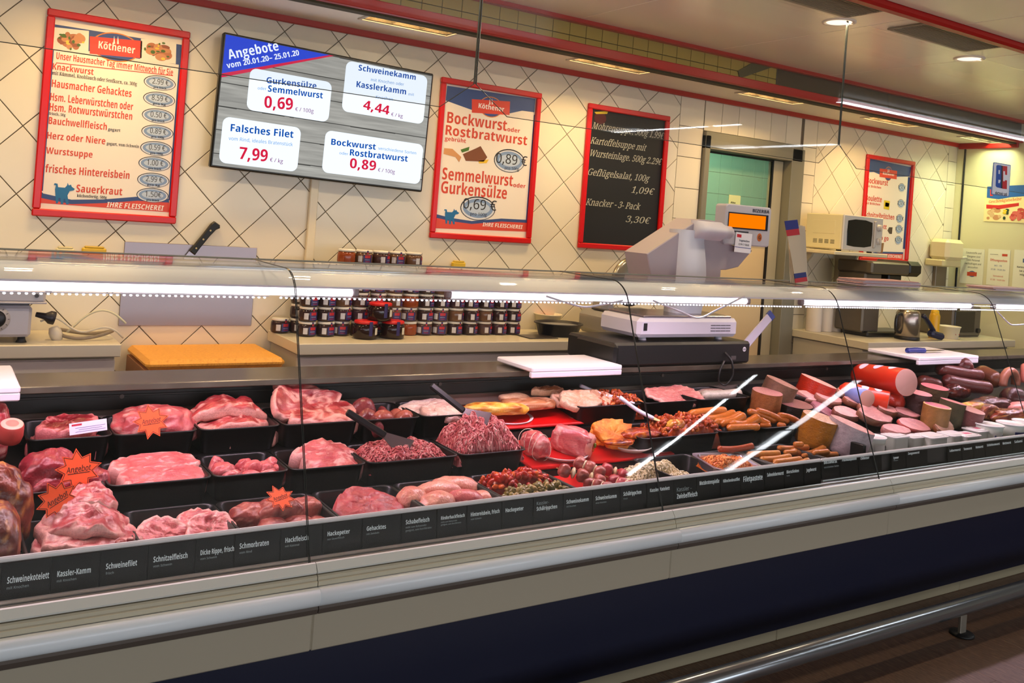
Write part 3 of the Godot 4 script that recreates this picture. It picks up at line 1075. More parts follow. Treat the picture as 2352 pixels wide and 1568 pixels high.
	s = sheet(t.transform, Vector2(1180, 180), 3.4087)
	s.fit(r[4], r[5], r[6])
	g = Geo.new()
	for q in [["Möhrensuppe, 500g 1,99€", 605, 390, 1160, 475], ["Kartoffelsuppe mit", 592, 515, 1025, 562], ["Wursteinlage. 500g 2.29€", 582, 612, 1145, 672], ["Geflügelsalat, 100g", 572, 755, 1050, 808], ["1,09€", 915, 898, 1085, 905], ["Knacker - 3- Pack", 558, 992, 980, 1028], ["3,30€", 872, 1125, 1055, 1135]]:
		s.line(g, q[0], q[1], q[2], q[3], q[4], 50, "Droid Serif", 0.002, false, 0.38)
	part("chalk_handwriting", g, mat(Color(0.72, 0.72, 0.66), 0.9), t)
	g = Geo.new()
	s.oval(g, 672, 312, 58, 45, 0.002)
	part("jar_print", g, mat(Color(0.30, 0.05, 0.05), 0.5), t)
	g = Geo.new()
	s.poly(g, [[625, 265], [735, 255], [725, 278], [640, 280]], 0.0027)
	part("jar_print", g, mat(Color(0.85, 0.75, 0.12), 0.5), t)
	# --- poster in the microwave corner
	r = poster_base("snack_poster", "red framed poster with five snack prices behind the microwave", [1985, 352, 2094, 372, 2085, 598, 1973, 608])
	t = r[0]
	part("paper", r[3], paper, t)
	w = r[1]
	h = r[2]
	s = sheet(t.transform, Vector2(1800, 300), 4.127)
	s.fit(r[4], r[5], r[6])
	g = Geo.new()
	s.poly(g, [[795, 275], [1195, 330], [1180, 420], [1050, 430], [930, 430], [840, 400], [790, 405]], 0.0014)
	g.prism(rect2(w / 2 - 0.03, -h / 2 + 0.09, w / 2, h / 2 - 0.10), 0.0013, 0.0017)
	s.poly(g, [[760, 1190], [900, 1150], [1140, 1140], [1140, 1158], [900, 1168], [760, 1205]], 0.0018)
	part("blue_border", g, blue, t)
	g = Geo.new()
	s.poly(g, [[760, 1200], [900, 1165], [1140, 1155], [1135, 1240], [755, 1260]], 0.0016)
	part("red_wave", g, mat(Color(0.84, 0.29, 0.22), 0.5), t)
	logo(s, t, 978, 408, 55, 62, "Köthener", 925, 1035, 418, 24, 1.5)
	g = Geo.new()
	for q in [["Bockwurst", 775, 500, 975, 528, 46], ["mit Brötchen", 775, 545, 912, 555, 20], ["Boulette", 770, 672, 922, 683, 46], ["mit Brötchen", 768, 708, 908, 715, 20], ["Schnitzelbrötchen", 765, 828, 1045, 842, 44], ["Pott", 900, 928, 975, 936, 38], ["Kaffee to go", 770, 1035, 997, 1043, 38]]:
		s.line(g, q[0], q[1], q[2], q[3], q[4], q[5], "Droid Sans*", 0.002)
	part("red_lettering", g, salmon, t)
	ys = [[1108, 530, "1,50 €"], [1105, 682, "2,50 €"], [1097, 825, "3,00 €"], [1093, 925, "1,50 €"], [1090, 1030, "1,60 €"]]
	for q in ys: price_oval(s, t, q[0], q[1], 47, 38)
	g = Geo.new()
	for q in ys: s.line(g, q[2], q[0] - 34, q[1] + 10, q[0] + 36, q[1] + 14, 30, "Droid Sans", 0.0037)
	part("price_lettering", g, ink, t)
	for q in [[[[945, 660], [1000, 665], [995, 750], [943, 742]], Color(0.85, 0.75, 0.10)], [[[958, 680], [995, 685], [990, 722], [955, 718]], Color(0.45, 0.25, 0.10)], [[[1000, 912], [1032, 912], [1028, 975], [1005, 975], [985, 945]], Color(0.30, 0.25, 0.20)], [[[880, 1075], [955, 1065], [945, 1160], [890, 1162]], Color(0.55, 0.40, 0.25)]]:
		g = Geo.new()
		s.poly(g, q[0], 0.0022)
		part("snack_print", g, mat(q[1], 0.5), t)
	g = Geo.new()
	s.line(g, "IHRE FLEISCHEREI", 900, 1205, 1125, 1193, 26, "Droid Sans*", 0.0026, false, 0.15)
	part("white_lettering", g, white, t)
	screen()
	end_wall()

func screen() -> void:
	# flat screen on a wall arm, hung a touch askew
	var at := (pz(514, 72, -4.40) + pz(995, 181, -4.40) + pz(970, 430, -4.40) + pz(487, 383, -4.40)) / 4
	var t := thing("flat_screen", "large flat screen showing four offers on grey planks under a blue corner", "screen", at)
	t.rotation.z = deg_to_rad(-1.5)
	var w := 1.172
	var h := 0.662
	var g := Geo.new()
	g.box(Vector3(0, 0, -0.022), Vector3(w, h, 0.036), 0.006)
	part("housing", g, mat(Color(0.02, 0.03, 0.03), 0.35), t)
	g = Geo.new()
	g.box(Vector3(0, 0.02, -0.07), Vector3(0.3, 0.24, 0.056), 0.01)
	part("wall_bracket", g, mat(Color(0.06, 0.06, 0.06), 0.5), t)
	# picture: bleached planks
	var im := Image.create(512, 320, false, Image.FORMAT_RGB8)
	var n1 := noise(0.02, 11, 4)
	var n2 := noise(0.008, 12, 2)
	for y in 320:
		var pl := int(y / 58.0)
		for x in 512:
			var f := n1.get_noise_2d(x * 0.35 + pl * 300, y * 5.0) * 0.5 + n2.get_noise_2d(x * 0.4 + pl * 77, y * 3.0) * 0.4
			var b := 0.66 + 0.16 * f
			var into := fmod(y, 58.0)
			if into < 1.6 or (into < 3.0 and f > 0.1): b *= 0.42
			im.set_pixel(x, y, Color(b * 1.0, b * 0.995, b * 0.96))
	var m := StandardMaterial3D.new()
	m.albedo_color = Color.BLACK
	m.metallic_specular = 0.0
	m.emission_enabled = true
	m.emission_texture = ImageTexture.create_from_image(im)
	m.emission_operator = BaseMaterial3D.EMISSION_OP_MULTIPLY
	m.emission = Color.WHITE
	m.emission_energy_multiplier = 0.78
	g = Geo.new()
	var sw := w / 2 - 0.011
	var sh := h / 2 - 0.011
	g.face(Vector3(-sw, -sh, -0.0035), Vector3(sw, -sh, -0.0035), Vector3(sw, sh, -0.0035), Vector3(-sw, sh, -0.0035))
	part("screen_picture", g, m, t)
	var s := sheet(t.transform, Vector2.ZERO, 2.936)
	var s2 := sheet(t.transform, Vector2(776, 0), 2.936)
	s.fit([514, 72, 997, 181, 971, 430, 487, 383], w, h)
	s2.fit([514, 72, 997, 181, 971, 430, 487, 383], w, h)
	g = Geo.new()
	var a := s.p(2225, 352)
	var b := s.p(1490, 498)
	g.prism(PackedVector2Array([Vector2(-sw, sh), Vector2(a.x, sh), Vector2(-sw, b.y)]), -0.003, -0.0022)
	part("screen_corner", g, glow(Color(0.18, 0.30, 0.86), 0.85), t)
	g = Geo.new()
	g.prism(PackedVector2Array([Vector2(a.x, sh), Vector2(a.x + 0.025, sh), Vector2(-sw, b.y - 0.02), Vector2(-sw, b.y)]), -0.003, -0.0022)
	part("screen_stripe", g, glow(Color(0.88, 0.16, 0.32), 0.8), t)
	g = Geo.new()
	s.line(g, "Angebote", 1548, 410, 1883, 352, 58, "Droid Sans*", -0.0014, true)
	s.line(g, "vom 20.01.20– 25.01.20", 1537, 468, 2020, 386, 34, "Droid Sans*", -0.0014, true)
	part("screen_lettering", g, glow(Color(0.92, 0.95, 1.0), 1.0), t)
	# four white cards
	for q in [[s, 1690, 470, 2245, 560, 2215, 815, 1668, 745], [s2, 60, 432, 602, 520, 580, 832, 25, 760], [s, 1507, 790, 2035, 845, 2015, 1137, 1490, 1085], [s2, -82, 885, 578, 960, 562, 1220, -98, 1158]]:
		var ss: Sheet = q[0]
		var c := [ss.p(q[1], q[2]), ss.p(q[3], q[4]), ss.p(q[5], q[6]), ss.p(q[7], q[8])]
		g = Geo.new()
		g.prism(round_rect((c[0].x + c[3].x) / 2, (c[2].y + c[3].y) / 2, (c[1].x + c[2].x) / 2, (c[0].y + c[1].y) / 2, 0.034), -0.003, -0.002)
		part("screen_card", g, glow(Color(0.92, 0.96, 1.0), 0.98), t)
	g = Geo.new()
	s.line(g, "Gurkensülze", 1800, 565, 2135, 605, 38, "Droid Sans*", -0.0014, true)
	s.line(g, "Semmelwurst", 1810, 620, 2178, 668, 40, "Droid Sans*", -0.0014, true)
	s2.line(g, "Schweinekamm", 138, 487, 522, 553, 38, "Droid Sans*", -0.0014, true)
	s2.line(g, "Kasslerkamm", 125, 595, 458, 647, 40, "Droid Sans*", -0.0014, true)
	s.line(g, "Falsches Filet", 1562, 875, 1983, 922, 45, "Droid Sans*", -0.0014, true)
	s2.line(g, "Bockwurst", -41, 968, 258, 1003, 40, "Droid Sans*", -0.0014, true)
	s2.line(g, "Rostbratwurst", 85, 1038, 473, 1082, 42, "Droid Sans*", -0.0014, true)
	part("screen_lettering", g, glow(Color(0.05, 0.33, 0.72), 0.75), t)
	g = Geo.new()
	s.line(g, "oder", 1742, 606, 1800, 612, 18, "Droid Sans", -0.0014, true)
	s2.line(g, "mit Knochen oder", 222, 557, 445, 590, 20, "Droid Sans", -0.0014, true)
	s2.line(g, "mit", 475, 652, 512, 656, 18, "Droid Sans", -0.0014, true)
	s2.line(g, "Knochen", 257, 670, 370, 686, 20, "Droid Sans", -0.0014, true)
	s.line(g, "vom Rind, ideales Bratenstück", 1550, 932, 1980, 976, 22, "Droid Sans", -0.0014, true)
	s2.line(g, "verschiedene Sorten", 275, 1002, 530, 1036, 20, "Droid Sans", -0.0014, true)
	s2.line(g, "oder", 15, 1030, 75, 1038, 18, "Droid Sans", -0.0014, true)
	part("screen_small_print", g, glow(Color(0.42, 0.63, 0.90), 0.85), t)
	g = Geo.new()
	s.line(g, "0,69", 1787, 725, 1978, 742, 75, "Droid Sans*", -0.0014, true)
	s2.line(g, "4,44", 170, 737, 345, 778, 62, "Droid Sans*", -0.0014, true)
	s.line(g, "7,99", 1620, 1055, 1810, 1076, 76, "Droid Sans*", -0.0014, true)
	s2.line(g, "0,89", 85, 1120, 260, 1139, 66, "Droid Sans*", -0.0014, true)
	part("screen_price", g, glow(Color(0.87, 0.13, 0.27), 0.8), t)
	g = Geo.new()
	s.line(g, "€ / 100g", 1995, 747, 2118, 762, 25, "Droid Sans", -0.0014, true)
	s2.line(g, "€ / kg", 360, 784, 438, 798, 24, "Droid Sans", -0.0014, true)
	s.line(g, "€ / kg", 1828, 1074, 1915, 1086, 25, "Droid Sans", -0.0014, true)
	s2.line(g, "€ / 100g", 275, 1144, 388, 1160, 25, "Droid Sans", -0.0014, true)
	part("screen_unit", g, glow(Color(0.55, 0.13, 0.50), 0.75), t)
	area("screen_light", t.position + Vector3(0, 0, 0.02), w * 0.9, h * 0.9, 0.12, Color(0.85, 0.92, 1.0), Vector3(0, 0, 1))
	# cable duct below the screen
	var x0 := pz(716, 480, WALL)
	g = Geo.new()
	g.box(Vector3(0, 0, 0.011), Vector3(0.045, 0.86, 0.022), 0.004)
	solo("cable_duct", g, mat(Color(0.88, 0.84, 0.74), 0.4), "upright cream cable duct on the tiles below the flat screen", "cable duct", "", Vector3(x0.x, 1.30, WALL + 0.002))

func end_wall() -> void:
	var B := Basis(Vector3(0, 0, 1), Vector3(0, 1, 0), Vector3(-1, 0, 0))
	var paper := mat(Color(0.93, 0.93, 0.86), 0.5)
	var ink := mat(Color(0.2, 0.22, 0.18), 0.6)
	var off := Vector2(2012, 340)
	var names := [["notice_sheet", "white notice about additives and allergens, nearest the corner of the end wall"], ["notice_sheet", "white notice with the opening hours on the end wall"], ["notice_sheet", "white notice about card payment, cut off by the picture edge"]]
	var quads := [[905, 1065, 1150, 1065, 1130, 1445, 885, 1430], [1185, 1070, 1422, 1075, 1405, 1465, 1172, 1448], [1462, 1078, 1700, 1085, 1690, 1490, 1445, 1470]]
	for k in 3:
		var q: Array = quads[k]
		var T := Transform3D(B, Vector3(RIGHT - 0.003, 1.45, -4.2))
		var s := sheet(T, off, 4.612)
		var c := [s.p(q[0], q[1]), s.p(q[2], q[3]), s.p(q[4], q[5]), s.p(q[6], q[7])]
		var mid := Vector2((c[0].x + c[1].x + c[2].x + c[3].x) / 4, (c[0].y + c[1].y + c[2].y + c[3].y) / 4)
		var w: float = (c[1].x + c[2].x - c[0].x - c[3].x) / 2
		var h: float = (c[0].y + c[1].y - c[2].y - c[3].y) / 2
		var t := thing(names[k][0], names[k][1], "notice", T * Vector3(mid.x, mid.y, 0), "notices on the end wall")
		t.basis = B
		s = sheet(t.transform, off, 4.612)
		var g := Geo.new()
		g.box(Vector3(0, 0, 0), Vector3(w, h, 0.002))
		part("paper", g, paper, t)
		var dk := Geo.new()
		var rd := Geo.new()
		var bl := Geo.new()
		if k == 0:
			var y := 1118
			for ln in [["Zusatzstoffe und", 955, 1115], ["Allergene sind", 962, 1103], ["beim Personal", 960, 1098], ["nachzufragen und", 943, 1113], ["einzusehen", 972, 1078]]:
				s.line(dk, ln[0], ln[1], y, ln[2], y + 4, 17, "Droid Sans", 0.0012)
				y += 38
			s.poly(rd, [[967, 1310], [1070, 1315], [1066, 1358], [965, 1350]], 0.0012)
			s.oval(bl, 1018, 1332, 36, 28, 0.0011)
		elif k == 1:
			s.poly(rd, [[1338, 1120], [1395, 1124], [1393, 1148], [1337, 1145]], 0.0012)
			s.line(rd, "Öffnungszeiten", 1210, 1200, 1390, 1203, 20, "Droid Sans*", 0.0012)
			s.line(bl, "MO - FR", 1255, 1252, 1333, 1256, 14, "Droid Sans", 0.0012)
			s.line(bl, "07.00 - 19.00 Uhr", 1218, 1293, 1372, 1298, 14, "Droid Sans", 0.0012)
			s.line(rd, "Sonnabend", 1240, 1362, 1345, 1366, 14, "Droid Sans", 0.0012)
			s.line(rd, "07.00 - 14.00 Uhr", 1212, 1402, 1368, 1406, 14, "Droid Sans", 0.0012)
			s.poly(dk, [[1210, 1122], [1295, 1125], [1295, 1128], [1210, 1125]], 0.0012)
		else:
			s.line(dk, "Kartenzahlung", 1495, 1270, 1650, 1274, 16, "Droid Sans*", 0.0012)
			s.line(dk, "ist ab", 1520, 1310, 1590, 1312, 16, "Droid Sans*", 0.0012)
			s.line(dk, "möglich", 1524, 1350, 1610, 1352, 16, "Droid Sans*", 0.0012)
			s.poly(bl, [[1558, 1170], [1640, 1175], [1638, 1215], [1556, 1212]], 0.0012)
		if dk.count: part("lettering", dk, ink, t)
		if rd.count: part("red_lettering", rd, mat(Color(0.78, 0.30, 0.20), 0.6), t)
		if bl.count: part("blue_print", bl, mat(Color(0.30, 0.40, 0.60), 0.6), t)
	# gift voucher poster
	var T := Transform3D(B, Vector3(RIGHT - 0.003, 2.0, -4.1))
	var s := sheet(T, off, 4.612)
	var a := s.p(1165, 405)
	var b := s.p(1160, 775)
	var t := thing("voucher_poster", "gift voucher poster with sliced sausage on the end wall, beyond the hanging payment sign", "sign", T * Vector3(a.x + 0.36, (a.y + b.y) / 2, 0))
	t.basis = B
	s = sheet(t.transform, off, 4.612)
	var h := a.y - b.y
	var g := Geo.new()
	g.box(Vector3.ZERO, Vector3(0.72, h, 0.003))
	part("paper", g, mat(Color(0.95, 0.88, 0.66), 0.5), t)
	g = Geo.new()
	s.poly(g, [[1180, 407], [1700, 385], [1700, 505], [1560, 510], [1430, 520], [1300, 542], [1175, 525]], 0.0016)
	part("blue_wave", g, mat(Color(0.12, 0.36, 0.66), 0.5), t)
	g = Geo.new()
	s.line(g, "Geschenkgutscheine", 1195, 585, 1540, 552, 28, "Droid Serif*", 0.0018, true, 0.2)
	part("red_lettering", g, mat(Color(0.85, 0.38, 0.14), 0.5), t)
	g = Geo.new()
	s.poly(g, [[1170, 598], [1300, 605], [1515, 580], [1515, 612], [1300, 648], [1170, 640]], 0.0017)
	s.poly(g, [[1210, 440], [1240, 436], [1240, 505], [1210, 508]], 0.0024)
	part("red_band", g, mat(Color(0.80, 0.16, 0.16), 0.5), t)
	var rng := RandomNumberGenerator.new()
	rng.seed = 9
	var cols := [Color(0.78, 0.55, 0.38), Color(0.85, 0.70, 0.52), Color(0.78, 0.28, 0.26), Color(0.86, 0.42, 0.38), Color(0.15, 0.25, 0.16), Color(0.90, 0.78, 0.12)]
	for c in 6:
		g = Geo.new()
		for k in [6, 5, 14, 10, 4, 2][c]:
			var lo: float = [1180, 1190, 1440, 1430, 1340, 1360][c]
			var hi: float = [1300, 1310, 1640, 1640, 1410, 1415][c]
			s.oval(g, rng.randf_range(lo, hi), rng.randf_range(655, 745) if c != 2 else rng.randf_range(600, 745), rng.randf_range(14, 32) * (0.6 if c > 3 else 1.0), rng.randf_range(12, 26) * (0.6 if c > 3 else 1.0), 0.0018 + 0.0003 * c + 0.00003 * k, 0.0005, 14)
		part("meat_print", g, mat(cols[c], 0.5), t)
	# payment sign hung from the lower edge of the glass
	var p0 := pz(2282, 368, -2.89)
	var p1 := pz(2316, 456, -2.89)
	t = thing("payment_sign", "small white card sign with blue and red letters hung on the glass edge", "sign", Vector3((p0.x + p1.x) / 2, (p0.y + p1.y) / 2, -2.890))
	s = sheet(t.transform, off, 4.612)
	var w := p1.x - p0.x
	h = p0.y - p1.y - 0.02
	g = Geo.new()
	g.prism(round_rect(-w / 2, -h / 2, w / 2, h / 2, 0.008), -0.002, 0.002)
	part("card", g, mat(Color(0.45, 0.56, 0.80), 0.4), t)
	g = Geo.new()
	g.prism(round_rect(-w / 2 + 0.005, -h / 2 + 0.005, w / 2 - 0.005, h / 2 - 0.005, 0.006), 0.0018, 0.0028)
	part("card_field", g, mat(Color(0.94, 0.94, 0.96), 0.4), t)
	g = Geo.new()
	s.poly(g, [[1270, 185], [1285, 178], [1322, 183], [1318, 425], [1275, 415], [1262, 400], [1265, 330]], 0.0029)
	part("blue_letter", g, mat(Color(0.03, 0.30, 0.68), 0.4), t)
	g = Geo.new()
	s.poly(g, [[1320, 185], [1337, 188], [1333, 428], [1316, 425]], 0.0030)
	part("black_bar", g, mat(Color(0.06, 0.06, 0.12), 0.4), t)
	g = Geo.new()
	s.poly(g, [[1337, 188], [1385, 194], [1383, 285], [1362, 282], [1362, 245], [1343, 243], [1341, 350], [1358, 352], [1360, 340], [1382, 342], [1380, 435], [1333, 430]], 0.0030)
	part("red_letter", g, mat(Color(0.82, 0.04, 0.10), 0.4), t)
	g = Geo.new()
	s.poly(g, [[1292, 232], [1306, 234], [1305, 275], [1291, 273]], 0.0034)
	s.poly(g, [[1290, 335], [1312, 338], [1311, 352], [1302, 372], [1289, 370]], 0.0034)
	part("letter_gap", g, mat(Color(0.94, 0.94, 0.96), 0.4), t)
	g = Geo.new()
	s.line(g, "electronic cash", 1256, 495, 1382, 503, 30, "Droid Sans*", 0.003)
	part("lettering", g, mat(Color(0.12, 0.12, 0.2), 0.5), t)

const CASE_X0 := -1.65
const CASE_X1 := 7.45
const JOINTS := [-1.65, -0.34, 0.972, 2.304, 3.565, 4.87, 6.16, 7.45]
const TAGS := [["Schweinekotelett", "mit Knochen", 16, 1339, 112, 1327, 13], ["Kassler-Kamm", "mit Knochen", 131, 1324, 208, 1314, 12], ["Schweinefilet", "frisch", 243, 1306, 314, 1298, 12], ["Schnitzelfleisch", "vom Schwein", 352, 1290, 430, 1281, 12], ["Dicke Rippe, frisch", "vom Schwein", 460, 1275, 537, 1264, 11], ["Schmorbraten", "vom Rind", 550, 1260, 617, 1251, 12], ["Hackfleisch", "mit Kümmel", 655, 1246, 708, 1239, 11], ["Hackepeter", "aus Sauenfleisch", 752, 1231, 803, 1224, 10], ["Gehacktes", "mit Zwiebeln", 842, 1218, 886, 1214, 10], ["Schabefleisch", "nicht zum Rohverzehr|geeignet, zum Durchbraten", 932, 1204, 986, 1197, 10], ["Rinderhackfleisch", "nicht zum Rohverzehr|geeignet, zum Durchbraten", 1013, 1193, 1067, 1187, 8], ["Hintereisbein, frisch", "vom Schwein", 1081, 1187, 1147, 1176, 9], ["Hackepeter", "", 1161, 1176, 1202, 1171, 9], ["Schälrippchen", "Kassler-", 1232, 1173, 1279, 1166, 9], ["Schweinekamm", "mit Knochen", 1301, 1157, 1352, 1150, 9], ["Schweinekamm", "ohne Knochen", 1368, 1149, 1416, 1142, 9], ["Schälrippchen", "frisch", 1432, 1139, 1473, 1133, 9], ["Kassler-Kotelett", "", 1493, 1130, 1538, 1124, 8], ["Zwiebelfleisch", "Kassler -", 1553, 1145, 1600, 1138, 11], ["Mutzbratenspieße", "", 1607, 1114, 1652, 1108, 9], ["Hähnchenbrustfilet", "", 1661, 1108, 1699, 1103, 7], ["Filetpastete", "", 1707, 1106, 1751, 1101, 12], ["Sahneleberwurst", "", 1762, 1095, 1800, 1089, 8], ["Bierschinken", "Ferkel", 1807, 1088, 1835, 1083, 7], ["Jagdwurst", "", 1852, 1084, 1875, 1079, 7]]
const TAGS_FAR := [["Bockwurst", "verschiedene Sorten", 1893, 1067, 1923, 1061, 10], ["Frischkäsepastete", "", 1935, 1060, 1968, 1055, 6], ["Chilibeisser", "", 1977, 1056, 1997, 1053, 6], ["Lyoner", "Champignon", 2052, 1054, 2064, 1052, 5], ["Zungenwurst", "", 2086, 1044, 2112, 1041, 5], ["Leberwurst", "", 2181, 1038, 2206, 1034, 5], ["Teewurst", "", 2213, 1034, 2232, 1031, 5], ["Rotwurst", "", 2241, 1030, 2258, 1027, 5], ["Schinkenwurst", "", 2267, 1025, 2296, 1021, 5], ["Mettwurst", "", 2303, 1021, 2322, 1018, 5], ["Salami", "", 2330, 1017, 2348, 1015, 5]]

func run(g: Geo, prof: Array, x0: float, x1: float, closed := true) -> void:   # a profile of (y, z) drawn along x; counter-clockwise seen from +x
	var n := prof.size()
	for i in (n if closed else n - 1):
		var a: Vector2 = prof[i]
		var b: Vector2 = prof[(i + 1) % n]
		g.quad(Vector3(x0, a.x, a.y), Vector3(x0, b.x, b.y), Vector3(x1, b.x, b.y), Vector3(x1, a.x, a.y))
	if closed:
		var pg := PackedVector2Array()
		for q in prof: pg.append(Vector2(-q.y, q.x))
		var ix := Geometry2D.triangulate_polygon(pg)
		for i in range(0, ix.size(), 3):
			var p := []
			for m in 3: p.append(prof[ix[i + m]])
			g.tri(Vector3(x1, p[0].x, p[0].y), Vector3(x1, p[1].x, p[1].y), Vector3(x1, p[2].x, p[2].y))
			g.tri(Vector3(x0, p[0].x, p[0].y), Vector3(x0, p[2].x, p[2].y), Vector3(x0, p[1].x, p[1].y))

func glass_profile() -> Array:
	var pts := [Vector2(0.556, -2.342), Vector2(0.608, -2.361), Vector2(0.813, -2.438), Vector2(1.06, -2.531), Vector2(1.19, -2.5795)]
	for k in 9:   # the bend at the top
		var a := deg_to_rad(20.5 + 69.5 * k / 8.0)
		pts.append(Vector2(1.245 + 0.11 * sin(a), -2.715 + 0.11 * cos(a)))
	pts.append(Vector2(1.355, -2.80))
	pts.append(Vector2(1.357, -3.06))
	return pts

func display_case() -> void:
	var t := thing("display_case", "long refrigerated meat counter with curved glass front, blue panels and white bumper", "display case")
	var beige := mat(Color(0.66, 0.62, 0.54), 0.45)
	var navy := mat(Color(0.012, 0.032, 0.155), 0.42)
	var alu := mat(Color(0.80, 0.80, 0.80), 0.28, 0.75)
	var black := mat(Color(0.035, 0.033, 0.032), 0.42)
	var g: Geo
	for k in JOINTS.size() - 1:
		var x0: float = JOINTS[k] + 0.0012
		var x1: float = JOINTS[k + 1] - 0.0012
		g = Geo.new()
		g.box(Vector3((x0 + x1) / 2 + 0.62, 0.024, -2.324), Vector3(x1 - x0, 0.048, 0.03), 0.003)
		part("kick_plate", g, mat(Color(0.58, 0.54, 0.44), 0.5), t)
		g = Geo.new()
		g.box(Vector3((x0 + x1) / 2, 0.195, -2.322), Vector3(x1 - x0 + 0.0024, 0.296, 0.04), 0.0)
		part("blue_panel", g, navy, t)
		g = Geo.new()
		g.box(Vector3((x0 + x1) / 2, 0.392, -2.315), Vector3(x1 - x0 + 0.0024, 0.104, 0.05), 0.004)
		part("beige_panel", g, beige, t)
		g = Geo.new()   # half-round bumper over a grey rail
		g.smooth()
		var pr := []
		for m in 13:
			var a := deg_to_rad(-95.0 + 165.0 * m / 12.0)
			pr.append(Vector2(0.502 + 0.026 * sin(a), -2.266 + 0.024 * cos(a)))
		pr.append(Vector2(0.520, -2.30))
		pr.append(Vector2(0.470, -2.30))
		pr.reverse()
		run(g, pr, x0, x1)
		part("bumper", g, mat(Color(0.90, 0.92, 0.93), 0.25), t)
		g = Geo.new()
		run(g, [Vector2(0.455, -2.30), Vector2(0.455, -2.262), Vector2(0.47, -2.256), Vector2(0.482, -2.262), Vector2(0.482, -2.30)], x0, x1)
		part("bumper_rail", g, mat(Color(0.34, 0.30, 0.27), 0.35), t)
		g = Geo.new()
		run(g, [Vector2(0.525, -2.32), Vector2(0.525, -2.274), Vector2(0.537, -2.274), Vector2(0.540, -2.279), Vector2(0.548, -2.279), Vector2(0.552, -2.284), Vector2(0.5525, -2.32)], x0, x1)
		part("beige_lip", g, mat(Color(0.74, 0.71, 0.62), 0.4), t)
		g = Geo.new()
		run(g, [Vector2(0.55, -2.37), Vector2(0.5545, -2.286), Vector2(0.5600, -2.2835), Vector2(0.5785, -2.298), Vector2(0.580, -2.304), Vector2(0.560, -2.335), Vector2(0.556, -2.37)], x0, x1)
		part("sill", g, mat(Color(0.83, 0.83, 0.80), 0.4), t)
	g = Geo.new()
	g.box(Vector3((CASE_X0 + CASE_X1) / 2, 0.25, -2.72), Vector3(CASE_X1 - CASE_X0, 0.44, 0.78))
	part("body", g, mat(Color(0.22, 0.20, 0.18), 0.6), t)
	g = Geo.new()
	for q in [[0.558, -2.352, 0.006], [0.566, -2.366, 0.005]]:
		g.box(Vector3((CASE_X0 + CASE_X1) / 2, q[0], q[1]), Vector3(CASE_X1 - CASE_X0, 0.010, q[2]), 0.002)
	part("glass_channel", g, alu, t)
	# stepped black deck inside, dark back panel with slots, steel ledge for the staff
	var m1 := (CASE_X0 + CASE_X1) / 2
	var ln := CASE_X1 - CASE_X0
	g = Geo.new()
	run(g, [Vector2(0.45, -3.30), Vector2(0.45, -2.375), Vector2(0.535, -2.375), Vector2(0.545, -2.44), Vector2(0.545, -2.735), Vector2(0.615, -2.74), Vector2(0.615, -3.0), Vector2(0.695, -3.005), Vector2(0.695, -3.30)], CASE_X0, CASE_X1)
	part("deck", g, black, t)
	g = Geo.new()
	g.box(Vector3(m1, 0.80, -3.31), Vector3(ln, 0.21, 0.03))
	part("back_panel", g, mat(Color(0.06, 0.052, 0.048), 0.5), t)
	for k in 3:
		g = Geo.new()
		g.box(Vector3(m1, 0.848 + k * 0.018, -3.2935), Vector3(ln, 0.008, 0.006), 0.0015)
		part("back_rib", g, mat(Color(0.13, 0.115, 0.105), 0.5), t)
	g = Geo.new()
	g.box(Vector3(m1, 0.775, -3.289), Vector3(ln, 0.05, 0.014), 0.003)
	part("back_trim", g, mat(Color(0.48, 0.44, 0.40), 0.5), t)
	for k in 5:
		g = Geo.new()
		g.tube([Vector3(0.62 + k * 1.27, 0.845, -3.296), Vector3(0.62 + k * 1.27, 0.845, -3.286)], 0.008, 12)
		part("screw_cap", g, mat(Color(0.35, 0.30, 0.27), 0.5), t)
	g = Geo.new()
	g.box(Vector3(m1, 0.898, -3.30), Vector3(ln, 0.024, 0.235), 0.003)
	part("ledge", g, vary(mat(Color(0.62, 0.60, 0.57), 0.26, 0.55), [Color(0.60, 0.57, 0.52), Color(0.70, 0.68, 0.64)], 0.02, 0.4, 21, 128), t)
	g = Geo.new()
	g.box(Vector3(m1, 0.45, -3.40), Vector3(ln, 0.86, 0.03))
	part("staff_side", g, mat(Color(0.6, 0.58, 0.54), 0.5), t)
	# curved glass panes
	var gp := glass_profile()
	var edge := mat(Color(0.20, 0.21, 0.20), 0.12)
	for k in JOINTS.size() - 1:
		var x0: float = JOINTS[k] + 0.002
		var x1: float = JOINTS[k + 1] - 0.002
		g = Geo.new()
		g.smooth()
		var inner := []
		for i in gp.size():
			var d: Vector2 = (gp[mini(i + 1, gp.size() - 1)] - gp[maxi(i - 1, 0)]).normalized()
			inner.append(gp[i] + Vector2(d.y, -d.x) * 0.006)
		var outer := gp.duplicate()
		outer.reverse()
		run(g, outer, x0, x1, false)
		run(g, inner, x0, x1, false)
		part("glass_pane", g, glass(Color(0.4, 0.45, 0.44), 0.012), t)
		g = Geo.new()
		for x in [x0, x1]:
			var path := []
			for q in gp: path.append(Vector3(x, q.x, q.y - 0.001))
			var e := Geo.new()
			e.tube(path, 0.0015, 6)
			part("pane_edge", e, edge, t)
		g = Geo.new()
		g.tube([Vector3(x0, 1.356, -3.06), Vector3(x1, 1.356, -3.06)], 0.004, 6)
		part("pane_rim", g, mat(Color(0.5, 0.52, 0.5), 0.2), t)
	# light canopy under the glass top: white housing, tubes, a string of LEDs
	g = Geo.new()
	run(g, [Vector2(1.343, -2.96), Vector2(1.284, -2.96), Vector2(1.284, -2.812), Vector2(1.291, -2.806)], CASE_X0, CASE_X1)
	part("canopy", g, mat(Color(0.93, 0.96, 0.98), 0.35), t)
	g = Geo.new()
